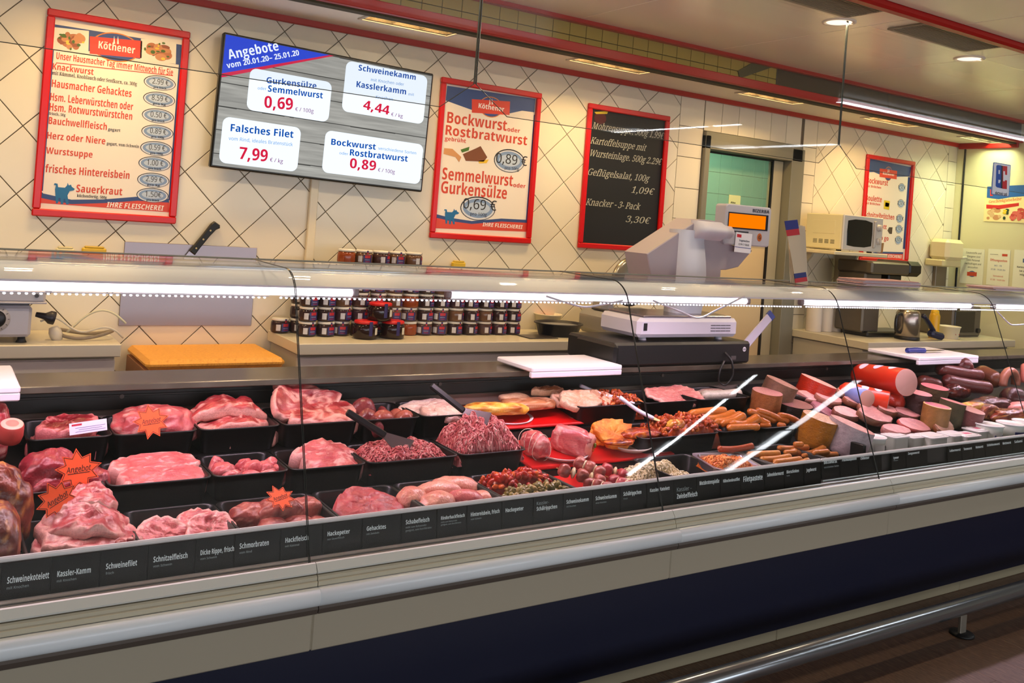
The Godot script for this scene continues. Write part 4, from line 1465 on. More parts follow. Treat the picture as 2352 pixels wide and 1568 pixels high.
	run(g, [Vector2(1.350, -3.02), Vector2(1.344, -3.02), Vector2(1.344, -2.93), Vector2(1.350, -2.93)], CASE_X0, CASE_X1)
	part("canopy_top", g, mat(Color(0.60, 0.58, 0.56), 0.3, 0.3), t)
	var ends := [[-1.5, -0.25], [-0.14, 1.26], [1.655, 3.22], [3.62, 5.06], [5.32, 7.0]]
	for k in 5:
		var a: float = ends[k][0]
		var b: float = ends[k][1]
		var o := Node3D.new()
		o.name = "tube_light" if k == 0 else "tube_light_%03d" % k
		o.position = Vector3((a + b) / 2, 1.268, -2.85)
		t.add_child(o)
		var half := (b - a) / 2
		g = Geo.new()
		g.tube([Vector3(-half, 0, 0), Vector3(half, 0, 0)], 0.0135, 14)
		part("tube", g, glow(Color(1.0, 0.95, 1.0), 3.2), o)
		for s in [-1, 1]:
			g = Geo.new()
			g.box(Vector3(s * (half + 0.012), 0.001, 0), Vector3(0.024, 0.03, 0.03), 0.006)
			part("end_cap", g, mat(Color(0.55, 0.5, 0.5), 0.5), o)
		area("case_light", Vector3((a + b) / 2, 1.25, -2.85), b - a, 0.03, 0.52 * (b - a), MEAT, Vector3(0, -1, 0.06).normalized())
	for k in JOINTS.size() - 1:
		var x0: float = JOINTS[k] + 0.02
		var x1: float = JOINTS[k + 1] - 0.02
		var o := Node3D.new()
		o.name = "led_strip" if k == 0 else "led_strip_%03d" % k
		o.position = Vector3((x0 + x1) / 2, 1.252, -2.80)
		t.add_child(o)
		g = Geo.new()
		g.box(Vector3(0, 0.004, 0), Vector3(x1 - x0, 0.002, 0.01))
		part("backing", g, mat(Color(0.8, 0.78, 0.8), 0.5), o)
		g = Geo.new()
		var x := x0
		while x < x1:
			g.box(Vector3(x - (x0 + x1) / 2, 0, 0), Vector3(0.008, 0.006, 0.008), 0.002)
			x += 0.0185
		var dd := part("diode", g, glow(Color(0.97, 0.95, 1.0), 2.6), o)
		dd.set_meta("kind", "stuff")
	# price tags in their rail
	price_tags(TAGS, -2.404, 0.644, 0.552, "")
	price_tags(TAGS_FAR, -2.404, 0.643, 0.572, " on the far rail")
	# foot rail along the floor
	var fr := thing("foot_rail", "low chromed guard rail standing on the floor before the counter", "rail", Vector3(0, 0, -2.03))
	g = Geo.new()
	g.smooth()
	g.tube([Vector3(-1.6, 0.118, 0), Vector3(7.4, 0.118, 0)], 0.033, 28)
	part("tube", g, mat(Color(0.62, 0.64, 0.66), 0.2, 0.9), fr)
	for k in 5:
		var x: float = [-1.2, 0.4, 2.05, 3.72, 5.4][k]
		g = Geo.new()
		g.box(Vector3(x, 0.045, 0), Vector3(0.042, 0.085, 0.014), 0.003)
		var leg := part("leg", g, mat(Color(0.58, 0.55, 0.50), 0.4, 0.6), fr)
		g = Geo.new()
		g.smooth()
		g.lathe([Vector2(0, 0), Vector2(0.048, 0), Vector2(0.048, 0.007), Vector2(0.044, 0.010), Vector2(0, 0.010)], 24, Transform3D(Basis.IDENTITY, Vector3(x, 0.0005, 0)))
		part("foot", g, mat(Color(0.12, 0.12, 0.12), 0.4, 0.5), leg)

func price_tags(list: Array, z: float, y1: float, y0: float, where: String) -> void:
	var black := mat(Color(0.018, 0.026, 0.022), 0.45, 0.0, 0.25)
	var chalk := mat(Color(0.85, 0.90, 0.90), 0.7)
	var n := list.size()
	var seen := {}
	var first := 0.0
	var last := 0.0
	for k in n:
		var q: Array = list[k]
		var a := pz(q[2], q[3], z)
		var b := pz(q[4], q[5], z)
		var x0 := a.x - 0.014
		var x1 := b.x + 0.03
		if k < n - 1: x1 = pz(list[k + 1][2], list[k + 1][3], z).x - 0.016
		if x1 - x0 > 0.17: x1 = x0 + 0.165
		if k == 0: first = x0
		last = x1
		var word: String = q[0].replace(", frisch", "")
		var label := "black price tag lettered %s%s" % [word, where]
		if seen.has(word): label = "black price tag lettered %s, right of the tag lettered %s" % [word, list[k - 1][0]]
		seen[word] = true
		var t := thing("price_tag", label, "price tag", Vector3((x0 + x1) / 2, (y0 + y1) / 2, z), "price tags in the counter rail")
		t.rotation.x = deg_to_rad(-6)
		var g := Geo.new()
		g.box(Vector3.ZERO, Vector3(x1 - x0 - 0.0012, y1 - y0, 0.003), 0.0006)
		part("card", g, black, t)
		g = Geo.new()
		var h: float = q[6] * a.distance_to(EYE) / FOCAL * 0.9
		var yb := (a.y + b.y) / 2 - (y0 + y1) / 2
		letters(g, q[0], a.x - (x0 + x1) / 2, b.x - (x0 + x1) / 2, yb, h, Transform3D(Basis.IDENTITY, Vector3(0, 0, 0.0018)), "Droid Sans*", 0.0, 0.0005)
		part("lettering", g, chalk, t)
		if q[1] != "":
			g = Geo.new()
			var i := 0
			for s in q[1].split("|"):
				var below := -h * (0.95 + 0.75 * i)
				if q[1].begins_with("Kassler"): below = h * 1.5
				letters(g, s, a.x - (x0 + x1) / 2, -1.0, yb + below, h * (0.42 if not q[1].begins_with("Kassler") else 0.85), Transform3D(Basis.IDENTITY, Vector3(0, 0, 0.0018)), "Droid Sans", 0.0, 0.0005)
				i += 1
			part("small_print", g, mat(Color(0.55, 0.6, 0.6), 0.7), t)
	var r := thing("tag_rail", "white tag rail along the trays" if where == "" else "short white tag rail along the cold cuts", "rail", Vector3((first + last) / 2, y1, z))
	var w := last - first + 0.02
	if where == "":
		w = last + 1.5
		r.position.x = last - w / 2
	else:
		w = CASE_X1 - first
		r.position.x = first + w / 2
	var g := Geo.new()
	g.box(Vector3(0, 0.009, -0.006), Vector3(w, 0.013, 0.012), 0.004)
	part("top_bead", g, mat(Color(0.85, 0.85, 0.84), 0.35), r)
	g = Geo.new()
	g.box(Vector3(0, y0 - y1 - 0.006, 0.006), Vector3(w, 0.009, 0.008), 0.002)
	part("lower_bead", g, mat(Color(0.75, 0.80, 0.80), 0.3, 0.4), r)
	g = Geo.new()
	g.box(Vector3(0, (y0 - y1) / 2, -0.012), Vector3(w, y1 - y0, 0.004))
	part("backing", g, mat(Color(0.05, 0.055, 0.05), 0.5), r)

const ORD := ["first", "second", "third", "fourth", "fifth", "sixth", "seventh", "eighth", "ninth", "tenth", "eleventh", "twelfth", "thirteenth", "fourteenth", "fifteenth"]

func cabinet_run(x0: float, x1: float, z0: float, z1: float, where: String, doors: int) -> void:
	var top := mat(Color(0.80, 0.77, 0.68), 0.32)
	var g := Geo.new()
	g.box(Vector3((x0 + x1) / 2, 0.872, (z0 + z1) / 2), Vector3(x1 - x0, 0.055, z1 - z0), 0.004)
	solo("worktop", g, top, "cream worktop with grey front edge %s" % where, "worktop")
	var t := thing("base_cabinet", "white base cabinet below the worktop %s" % where, "cabinet", Vector3((x0 + x1) / 2, 0, (z0 + z1) / 2))
	var w := x1 - x0 - 0.03
	var d := z1 - z0 - 0.03
	g = Geo.new()
	g.box(Vector3(0, 0.43, -0.02), Vector3(w, 0.82, d - 0.04), 0.003)
	part("body", g, mat(Color(0.70, 0.68, 0.62), 0.5), t)
	for k in doors:
		g = Geo.new()
		var dw := w / doors
		g.box(Vector3(-w / 2 + dw * (k + 0.5), 0.40, d / 2 - 0.026), Vector3(dw - 0.008, 0.70, 0.02), 0.003)
		var dr := part("door", g, mat(Color(0.82, 0.80, 0.75), 0.4), t)
		g = Geo.new()
		g.smooth()
		g.lathe([Vector2(0, 0), Vector2(0.012, 0.0), Vector2(0.014, 0.012), Vector2(0.006, 0.018), Vector2(0, 0.018)], 14, Transform3D(Basis(Vector3.RIGHT, PI / 2), Vector3(-w / 2 + dw * (k + 0.86), 0.70, d / 2 - 0.016)))
		part("knob", g, mat(Color(0.25, 0.24, 0.22), 0.4), dr)
	g = Geo.new()
	g.box(Vector3(0, 0.80, d / 2 - 0.03), Vector3(w, 0.05, 0.02), 0.003)
	part("top_rail", g, mat(Color(0.76, 0.74, 0.69), 0.45), t)

func jar(called: String, r: float, h: float, body: Color, lid: Color, wide := 1.0) -> Node3D:
	var t := Node3D.new()
	var g := Geo.new()
	g.smooth()
	g.lathe([Vector2(0, 0), Vector2(r * 0.82, 0), Vector2(r * 0.95, h * 0.05), Vector2(r * wide, h * 0.18), Vector2(r, h * 0.55), Vector2(r * 0.98, h * 0.72), Vector2(r * 0.88, h * 0.80), Vector2(r * 0.86, h * 0.84), Vector2(0, h * 0.84)], 20)
	part("glass_body", g, mat(body, 0.12), t)
	g = Geo.new()
	g.smooth()
	g.lathe([Vector2(r * 0.90, h * 0.84), Vector2(r * 0.94, h * 0.85), Vector2(r * 0.94, h * 0.96), Vector2(r * 0.88, h), Vector2(0, h)], 20)
	part("lid", g, mat(lid, 0.35), t)
	return t

func patch(g: Geo, r: float, a0: float, a1: float, y0: float, y1: float) -> void:   # a piece of a label wrapped round a jar; angle 0 faces the customer
	for k in 6:
		var a := lerpf(a0, a1, k / 6.0)
		var b := lerpf(a0, a1, (k + 1) / 6.0)
		var A := Vector3(sin(a) * r, 0, cos(a) * r)
		var B := Vector3(sin(b) * r, 0, cos(b) * r)
		g.quad(A + Vector3(0, y0, 0), B + Vector3(0, y0, 0), B + Vector3(0, y1, 0), A + Vector3(0, y1, 0))

func small_jar(body: Color, turn: float) -> Node3D:
	var r := 0.0475
	var h := 0.074
	var t := jar("", r, h, body, Color(0.86, 0.84, 0.80))
	var parts := [["label", -0.15, 0.85, 0.12, 0.68, Color(0.16, 0.16, 0.40), 1.012], ["label_emblem", 0.0, 0.65, 0.46, 0.66, Color(0.72, 0.13, 0.16), 1.02], ["label_stripe", 0.0, 0.6, 0.32, 0.37, Color(0.55, 0.50, 0.62), 1.02], ["label_stripe", 0.05, 0.6, 0.20, 0.24, Color(0.66, 0.16, 0.22), 1.02], ["data_label", -0.75, -0.28, 0.18, 0.60, Color(0.80, 0.79, 0.80), 1.015]]
	for q in parts:
		var g := Geo.new()
		g.smooth()
		patch(g, r * q[6], q[1] + turn, q[2] + turn, h * q[3], h * q[4])
		part(q[0], g, mat(q[5], 0.45), t)
	var s := Geo.new()
	patch(s, r * 0.96, 0.2 + turn, 0.42 + turn, h * 0.60, h * 0.99)
	part("seal_strip", s, mat(Color(0.20, 0.12, 0.36), 0.45), t)
	s = Geo.new()
	patch(s, r * 0.965, 0.2 + turn, 0.42 + turn, h * 0.70, h * 0.86)
	part("seal_mark", s, mat(Color(0.66, 0.14, 0.18), 0.45), t)
	return t

func back_counter() -> void:
	cabinet_run(-1.6, 0.752, -4.492, -4.075, "under the steel plate", 3)
	cabinet_run(1.535, 4.25, -4.492, -4.035, "carrying the stacked jars", 4)
	cabinet_run(5.59, 7.50, -4.49, -3.83, "in the microwave corner", 3)
	# chopping block
	var t := thing("chopping_block", "thick yellow wooden chopping block standing between the two worktops", "chopping block", Vector3(1.168, 0, -4.27))
	var wood := vary(StandardMaterial3D.new(), [Color(0.80, 0.52, 0.16), Color(0.93, 0.68, 0.26), Color(0.86, 0.58, 0.20)], 0.05, 0.3, 31, 256, 0.0, Vector3(1, 1, 2.5))
	wood.roughness = 0.5
	var g := Geo.new()
	g.box(Vector3(0, 0.808, 0), Vector3(0.63, 0.045, 0.44), 0.018)
	part("top", g, wood, t)
	var tones := [Color(0.62, 0.42, 0.26), Color(0.68, 0.48, 0.30), Color(0.57, 0.38, 0.22), Color(0.72, 0.53, 0.34)]
	for k in 10:
		g = Geo.new()
		g.box(Vector3(-0.2835 + k * 0.063, 0.69, 0.0), Vector3(0.0622, 0.19, 0.432), 0.002)
		part("stave", g, mat(tones[(k * 7) % 4], 0.6), t)
	g = Geo.new()
	for sx in [-1, 1]:
		for sz in [-1, 1]:
			var lg := Geo.new()
			lg.box(Vector3(sx * 0.26, 0.3, sz * 0.17), Vector3(0.08, 0.6, 0.08), 0.006)
			part("leg", lg, mat(Color(0.6, 0.42, 0.25), 0.6), t)
	# steel plate and knife on the wall
	g = Geo.new()
	g.box(Vector3(1.126, 1.12, WALL + 0.006), Vector3(0.64, 0.40, 0.006), 0.002)
	solo("steel_plate", g, mat(Color(0.62, 0.58, 0.60), 0.3, 0.7), "brushed steel plate fixed on the tiles above the chopping block", "steel plate")
	t = thing("kitchen_knife", "knife with black three-rivet handle hanging slanted on the tiled wall", "knife", Vector3(1.10, 1.28, WALL + 0.022))
	var a := w2(497, 507) - Vector2(1.10, 1.28)
	var b := w2(438, 580) - Vector2(1.10, 1.28)
	var dir := (a - b).normalized()
	var nrm := Vector2(-dir.y, dir.x)
	g = Geo.new()
	var pg := PackedVector2Array()
	for q in [[0.0, -0.017], [0.04, -0.015], [0.12, -0.016], [0.16, -0.02], [0.178, -0.03], [0.19, -0.02], [0.188, 0.012], [0.17, 0.017], [0.08, 0.016], [0.0, 0.016]]: pg.append(b + dir * q[0] + nrm * q[1])
	g.prism(pg, -0.009, 0.011, Transform3D.IDENTITY, 0.004)
	part("handle", g, mat(Color(0.05, 0.055, 0.045), 0.45), t)
	for k in 3:
		g = Geo.new()
		var c: Vector2 = b + dir * (0.03 + 0.055 * k)
		disc(g, Vector3(c.x, c.y, 0.0108), 0.0045, 0.0045, 12, 0.0012)
		part("rivet", g, mat(Color(0.72, 0.62, 0.42), 0.35, 0.6), t)
	g = Geo.new()
	pg = PackedVector2Array()
	for q in [[0.004, -0.022], [0.004, 0.016], [-0.20, 0.012], [-0.26, -0.005], [-0.24, -0.024], [-0.1, -0.028]]: pg.append(b + dir * q[0] + nrm * q[1])
	g.prism(pg, -0.002, 0.001)
	part("blade", g, mat(Color(0.60, 0.56, 0.58), 0.25, 0.8), t)
	jars()
	left_machine()
	right_corner()
	weighing_scale()

func jars() -> void:
	var rng := RandomNumberGenerator.new()
	rng.seed = 21
	var glassy := [Color(0.20, 0.13, 0.13), Color(0.30, 0.20, 0.18), Color(0.40, 0.28, 0.20), Color(0.55, 0.25, 0.10), Color(0.24, 0.15, 0.18)]
	var kinds := []
	for k in 8: kinds.append(small_jar(glassy[[0, 1, 2, 3, 4, 1, 2, 0][k]], [0.0, 0.35, -0.3, 1.9, 0.15, -0.5, 0.6, 0.25][k]))
	var xs := []
	for k in 14: xs.append(1.665 + k * 0.0985 - 0.0018 * k)
	var z := -4.30
	var level := ["bottom row", "second row up", "third row up", "fourth row up", "fifth row up", "top row"]
	var made := 0
	for lv in 6:
		for k in 14:
			if lv == 5 and (k < 2 or k > 6): continue
			if lv == 4 and k > 9: continue
			var kind: int = [0, 1, 2, 4, 5, 6, 7, 1][rng.randi() % 8]
			if (lv == 0 and k == 6) or (lv == 2 and k == 6): kind = 3
			if lv == 5: kind = [3, 2, 1, 2, 6][k - 2]
			if k < 2: kind = 0
			if k == 13: kind = 0
			var o: Node3D = kinds[kind].duplicate()
			o.name = numbered("meat_jar")
			add_child(o, true)
			o.position = Vector3(xs[k] + rng.randf_range(-0.002, 0.002), 0.9 + lv * 0.0742, z + rng.randf_range(-0.004, 0.004) + (0.02 if k < 2 else 0.0))
			tag(o, "small white-lidded meat jar in the %s of the stack, %s from the left" % [level[lv], ORD[k if lv < 5 else k - 2]], "jar", "white-lidded jars stacked on the worktop")
			made += 1
	# a second file of jars at the left end, seen past the first
	for lv in 4:
		for k in 2:
			if lv == 3 and k == 1: continue
			var o: Node3D = kinds[0].duplicate()
			o.name = numbered("meat_jar")
			add_child(o, true)
			o.position = Vector3(1.662, 0.9 + lv * 0.0742, -4.398 + k * -0.0)
			if k == 1:
				o.position = Vector3(1.566, 0.9 + lv * 0.0742, -4.40)
				if lv > 0:
					o.queue_free()
					continue
			tag(o, "dark jar at the left end of the stack, behind the %s" % level[lv] if k == 0 else "single dark jar at the far left foot of the stack", "jar", "white-lidded jars stacked on the worktop")
	for k in kinds: k.free()
	# three round jars with red lids before the stack
	var red := jar("", 0.064, 0.092, Color(0.14, 0.06, 0.045), Color(0.80, 0.08, 0.08), 1.02)
	var g := Geo.new()
	patch(g, 0.0655, -0.12, 0.16, 0.02, 0.092)
	part("seal_strip", g, mat(Color(0.16, 0.10, 0.34), 0.45), red)
	g = Geo.new()
	patch(g, 0.0655, 0.42, 0.75, 0.025, 0.06)
	part("data_label", g, mat(Color(0.85, 0.83, 0.74), 0.5), red)
	var spots := [[Vector3(1.942, 0.9, -4.185), "lower left"], [Vector3(2.098, 0.9, -4.19), "lower right"], [Vector3(2.02, 0.992, -4.19), "topmost"]]
	for q in spots:
		var o: Node3D = red.duplicate()
		o.name = numbered("red_lidded_jar")
		add_child(o, true)
		o.position = q[0]
		tag(o, "dark round jar with red lid before the stack, %s of the three" % q[1], "jar", "red-lidded jars before the stack")
	red.free()

func left_machine() -> void:
	# meat mincer with a dial, its plug and cables
	var lilac := mat(Color(0.72, 0.70, 0.72), 0.4)
	var t := thing("mincer", "grey mincing machine with a large round dial at the left end of the worktop", "machine", Vector3(0.27, 0.9, -4.24))
	var g := Geo.new()
	g.box(Vector3(0, 0.09, 0), Vector3(0.26, 0.13, 0.24), 0.012)
	part("body", g, lilac, t)
	g = Geo.new()
	g.box(Vector3(0, 0.162, 0), Vector3(0.24, 0.02, 0.20), 0.004)
	part("neck", g, mat(Color(0.16, 0.14, 0.17), 0.4), t)
	g = Geo.new()
	g.box(Vector3(0.0, 0.197, 0), Vector3(0.35, 0.055, 0.28), 0.01)
	g.box(Vector3(0.0, 0.170, 0), Vector3(0.36, 0.008, 0.29), 0.002)
	part("head", g, lilac, t)
	g = Geo.new()
	g.tube([Vector3(0.14, 0.20, 0.142), Vector3(0.14, 0.20, 0.148)], 0.008, 12)
	part("screw", g, mat(Color(0.2, 0.18, 0.2), 0.4), t)
	g = Geo.new()
	g.box(Vector3(0.185, 0.212, 0.09), Vector3(0.03, 0.022, 0.03), 0.008)
	part("catch", g, mat(Color(0.1, 0.1, 0.13), 0.4), t)
	g = Geo.new()
	g.smooth()
	var face := Transform3D(Basis(Vector3.RIGHT, PI / 2), Vector3(-0.0, 0.10, 0.12))
	g.lathe([Vector2(0.052, 0.0), Vector2(0.052, 0.004), Vector2(0.0, 0.005)], 32, face)
	var dial := part("dial", g, mat(Color(0.78, 0.75, 0.74), 0.4), t)
	g = Geo.new()
	g.smooth()
	g.lathe([Vector2(0.036, 0.004), Vector2(0.034, 0.016), Vector2(0.028, 0.020), Vector2(0, 0.020)], 28, face)
	g.box(Vector3(0, 0.10, 0.146), Vector3(0.010, 0.058, 0.012), 0.003)
	part("dial_knob", g, mat(Color(0.05, 0.045, 0.06), 0.35), dial)
	for k in 12:
		g = Geo.new()
		var an := TAU * k / 12.0
		g.box(Vector3.ZERO, Vector3(0.002, 0.007, 0.001), 0.0, Transform3D(Basis(Vector3(0, 0, 1), an), Vector3(0, 0.10, 0.1252) + Vector3(-sin(an), cos(an), 0) * 0.045))
		part("dial_mark", g, mat(Color(0.2, 0.18, 0.2), 0.5), dial)
	for sx in [-1, 1]:
		for sz in [-1, 1]:
			g = Geo.new()
			g.smooth()
			g.lathe([Vector2(0, 0), Vector2(0.022, 0), Vector2(0.016, 0.012), Vector2(0.014, 0.026), Vector2(0, 0.026)], 14, Transform3D(Basis.IDENTITY, Vector3(sx * 0.10, 0, sz * 0.085)))
			part("foot", g, mat(Color(0.05, 0.05, 0.05), 0.5), t)
	g = Geo.new()
	g.smooth()
	var c := Vector3(0.40, 0.96, -4.17)
	g.lathe([Vector2(0, 0), Vector2(0.028, 0.0), Vector2(0.028, 0.02), Vector2(0.014, 0.04), Vector2(0.010, 0.075), Vector2(0, 0.075)], 14, Transform3D(Basis(Vector3(0, 0, 1), 1.35), Vector3(0.49, 1.0, -4.15)))
	solo("power_plug", g, mat(Color(0.06, 0.05, 0.10), 0.4), "black plug beside the mincing machine", "plug")
	g = Geo.new()
	g.smooth()
	var pts := []
	for k in 25:
		var f := k / 24.0
		pts.append(Vector3(0.44 + 0.30 * f, 0.985 - 0.05 * f + 0.02 * sin(f * 9.0), -4.17 - 0.03 * sin(f * 5.0)))
	pts.append(Vector3(0.77, 0.915, -4.16))
	g.tube(smooth_path(pts), 0.0045, 8)
	var path2 := []
	for k in 20:
		var f := k / 19.0
		path2.append(Vector3(0.55 + 0.23 * f, 0.93 + 0.10 * sin(PI * f * 0.85), -4.22 + 0.05 * f))
	var g2 := Geo.new()
	g2.smooth()
	g2.tube(path2, 0.0045, 8)
	solo("power_cable", g, mat(Color(0.80, 0.77, 0.70), 0.5), "white cable running from the black plug over the worktop edge", "cable")
	solo("power_cable", g2, mat(Color(0.82, 0.80, 0.68), 0.5), "white cable arching up over the worktop edge", "cable")
	g = Geo.new()
	g.smooth()
	pts = []
	for k in 41:
		var f := k / 40.0 * TAU * 1.15
		pts.append(Vector3(0.625 + 0.115 * cos(f), 0.912 + 0.012 * sin(f * 2.0 + 1.0) + 0.01, -4.25 + 0.075 * sin(f)))
	g.tube(pts, 0.008, 8)
	solo("power_cable", g, mat(Color(0.52, 0.47, 0.40), 0.5), "thick grey cable coiled flat on the worktop", "cable")
	g = Geo.new()
	g.smooth()
	g.lathe([Vector2(0, -0.035), Vector2(0.018, -0.032), Vector2(0.026, -0.01), Vector2(0.026, 0.01), Vector2(0.018, 0.03), Vector2(0, 0.034)], 14, Transform3D(Basis(Vector3(0, 0, 1), 0.4), Vector3(0.505, 0.927, -4.21)))
	solo("cable_switch", g, mat(Color(0.80, 0.77, 0.70), 0.4), "oval white cable switch lying beside the mincing machine", "switch")

func smooth_path(pts: Array, n := 4) -> Array:
	var c := Curve3D.new()
	for i in pts.size():
		var t: Vector3 = (pts[mini(i + 1, pts.size() - 1)] - pts[maxi(i - 1, 0)]) / 6.0
		c.add_point(pts[i], -t, t)
	var out := []
	var m := (pts.size() - 1) * n
	for k in m + 1: out.append(c.samplef(float(k) / n))
	return out

func tub(called: String, c: Vector3, r: float, h: float, wall: Color, fill: Color, label: String, cat: String, sx := 1.0, word := "") -> Node3D:
	var t := thing(called, label, cat, c)
	var g := Geo.new()
	g.smooth()
	g.lathe([Vector2(0, 0), Vector2(r * 0.82, 0), Vector2(r, h), Vector2(r * 1.05, h), Vector2(r * 1.05, h - 0.006), Vector2(r * 0.97, h - 0.006), Vector2(r * 0.8, 0.006), Vector2(0, 0.006)], 28, Transform3D.IDENTITY, sx)
	part("wall", g, mat(wall, 0.35), t)
	g = Geo.new()
	g.smooth()
	g.lathe([Vector2(r * 0.93, h * 0.8), Vector2(r * 0.5, h * 0.88), Vector2(0, h * 0.92)], 24, Transform3D.IDENTITY, sx)
	part("filling", g, mat(fill, 0.6), t)
	if word != "":
		g = Geo.new()
		letters(g, word, -0.028, 0.028, h * 0.35, 0.013, Transform3D(Basis(Vector3.RIGHT, -0.16), Vector3(0, 0, r * 0.93)), "Droid Sans*", 0.2)
		part("lettering", g, mat(Color(0.75, 0.15, 0.15), 0.5), t)
	return t

func right_corner() -> void:
	# things on the jar worktop, right of the stack
	tub("plastic_tub", py(1250, 757, 0.9) + Vector3(0.02, 0, 0), 0.085, 0.10, Color(0.90, 0.87, 0.76), Color(0.85, 0.50, 0.25), "round cream plastic tub right of the jar stack", "tub", 1.0, "vlado")
	tub("plastic_bowl", Vector3(3.22, 0.9, -4.25), 0.12, 0.075, Color(0.07, 0.075, 0.12), Color(0.5, 0.5, 0.5), "wide dark plastic bowl right of the cream tub", "bowl", 1.25)
	var g := Geo.new()
	g.box(Vector3(3.02, 0.903, -4.18), Vector3(0.20, 0.005, 0.14), 0.002)
	solo("dark_mat", g, mat(Color(0.22, 0.20, 0.20), 0.3), "thin dark plate lying on the worktop before the cream tub", "plate")
	# slicer behind the scale
	var t := thing("meat_slicer", "grey meat slicer with round blade guard behind the weighing scale", "slicer", Vector3(3.66, 0.9, -4.22))
	var al := mat(Color(0.66, 0.65, 0.64), 0.3, 0.5)
	g = Geo.new()
	g.box(Vector3(0, 0.08, 0), Vector3(0.42, 0.14, 0.32), 0.03)
	part("base", g, al, t)
	g = Geo.new()
	g.box(Vector3(0.02, 0.16, 0.05), Vector3(0.40, 0.012, 0.22), 0.004)
	part("table", g, mat(Color(0.25, 0.24, 0.25), 0.3, 0.4), t)
	g = Geo.new()
	g.smooth()
	g.lathe([Vector2(0, 0), Vector2(0.15, 0), Vector2(0.155, 0.012), Vector2(0.13, 0.03), Vector2(0.05, 0.045), Vector2(0, 0.045)], 36, Transform3D(Basis(Vector3.RIGHT, PI / 2), Vector3(0.06, 0.335, 0.0)))
	part("blade_guard", g, mat(Color(0.62, 0.60, 0.55), 0.25, 0.8), t)
	g = Geo.new()
	g.box(Vector3(0.06, 0.415, 0.055), Vector3(0.035, 0.20, 0.02), 0.006)
	part("guard_arm", g, mat(Color(0.45, 0.43, 0.40), 0.35, 0.6), t)
	g = Geo.new()
	g.box(Vector3(0.06, 0.525, 0.05), Vector3(0.09, 0.03, 0.04), 0.008)
	part("knob", g, mat(Color(0.08, 0.08, 0.08), 0.4), t)
	g = Geo.new()
	g.box(Vector3(-0.12, 0.24, -0.02), Vector3(0.10, 0.22, 0.14), 0.03)
	part("motor_housing", g, al, t)
	# wall shelf with microwave
	t = thing("wall_shelf", "white wall shelf on brackets carrying the microwave", "shelf", Vector3(5.80, 1.50, WALL + 0.2))
	g = Geo.new()
	g.box(Vector3(0.0, 0, 0.005), Vector3(0.62, 0.028, 0.43), 0.005)
	part("board", g, mat(Color(0.88, 0.83, 0.68), 0.4), t)
	for sx in [-1, 1]:
		g = Geo.new()
		g.prism(PackedVector2Array([Vector2(-0.19, -0.015), Vector2(0.0, -0.015), Vector2(-0.01, -0.04), Vector2(-0.16, -0.22), Vector2(-0.19, -0.24)]), -0.012, 0.012, Transform3D(Basis(Vector3(0, 0, 1), Vector3(0, 1, 0), Vector3(-1, 0, 0)), Vector3(sx * 0.26, 0, 0)))
		part("bracket", g, mat(Color(0.70, 0.66, 0.56), 0.45), t)
	t = thing("microwave", "cream microwave oven with dark window standing on the wall shelf", "microwave", Vector3(5.83, 1.514, -4.27))
	var cream := mat(Color(0.90, 0.86, 0.68), 0.35)
	g = Geo.new()
	g.box(Vector3(0, 0.138, -0.005), Vector3(0.46, 0.255, 0.31), 0.006)
	part("body", g, cream, t)
	g = Geo.new()
	g.box(Vector3(0, 0.138, 0.158), Vector3(0.462, 0.257, 0.018), 0.006)
	part("front", g, mat(Color(0.80, 0.78, 0.74), 0.35), t)
	g = Geo.new()
	var wn := PackedVector2Array()
	for q in [[-0.185, 0.045], [-0.19, 0.138], [-0.185, 0.225], [-0.1, 0.238], [0.02, 0.238], [0.10, 0.225], [0.105, 0.138], [0.10, 0.05], [0.02, 0.038], [-0.1, 0.038]]: wn.append(Vector2(q[0], q[1]))
	g.prism(wn, 0.165, 0.1695, Transform3D.IDENTITY, 0.002)
	part("window", g, mat(Color(0.035, 0.03, 0.03), 0.15), t)
	for k in 2:
		g = Geo.new()
		g.smooth()
		g.lathe([Vector2(0.026, 0), Vector2(0.024, 0.018), Vector2(0, 0.019)], 20, Transform3D(Basis(Vector3.RIGHT, PI / 2), Vector3(0.175, 0.19 - k * 0.10, 0.166)))
		g.box(Vector3(0.175, 0.19 - k * 0.10, 0.19), Vector3(0.008, 0.046, 0.014), 0.003)
		part("knob", g, mat(Color(0.76, 0.74, 0.72), 0.35), t)
	g = Geo.new()
	g.box(Vector3(0.125, 0.138, 0.174), Vector3(0.02, 0.20, 0.02), 0.006)
	part("handle", g, mat(Color(0.72, 0.70, 0.67), 0.35), t)
	for k in 4:
		for j in 4:
			g = Geo.new()
			g.box(Vector3(-0.2305, 0.052 + j * 0.008, -0.07 + k * 0.05), Vector3(0.002, 0.003, 0.034))
			part("vent_slot", g, mat(Color(0.25, 0.22, 0.15), 0.6), t)
	g = Geo.new()
	g.box(Vector3(-0.2305, 0.17, 0.0), Vector3(0.003, 0.10, 0.19), 0.0012)
	part("pressed_panel", g, cream, t)
	for sx in [-1, 1]:
		g = Geo.new()
		g.box(Vector3(sx * 0.18, 0.005, 0.1), Vector3(0.03, 0.010, 0.03), 0.003)
		part("foot", g, mat(Color(0.05, 0.05, 0.05), 0.5), t)
	# coffee machine
	t = thing("coffee_machine", "grey and black coffee machine on the corner worktop below the microwave", "coffee machine", Vector3(6.15, 0.9, -4.12))
	var st := mat(Color(0.40, 0.37, 0.32), 0.35, 0.4)
	var bk := mat(Color(0.03, 0.032, 0.034), 0.3)
	g = Geo.new()
	g.box(Vector3(-0.06, 0.51, -0.06), Vector3(0.46, 0.09, 0.30), 0.012)
	part("top_housing", g, st, t)
	g = Geo.new()
	g.box(Vector3(0.24, 0.515, -0.06), Vector3(0.19, 0.115, 0.31), 0.03)
	part("brew_head", g, bk, t)
	g = Geo.new()
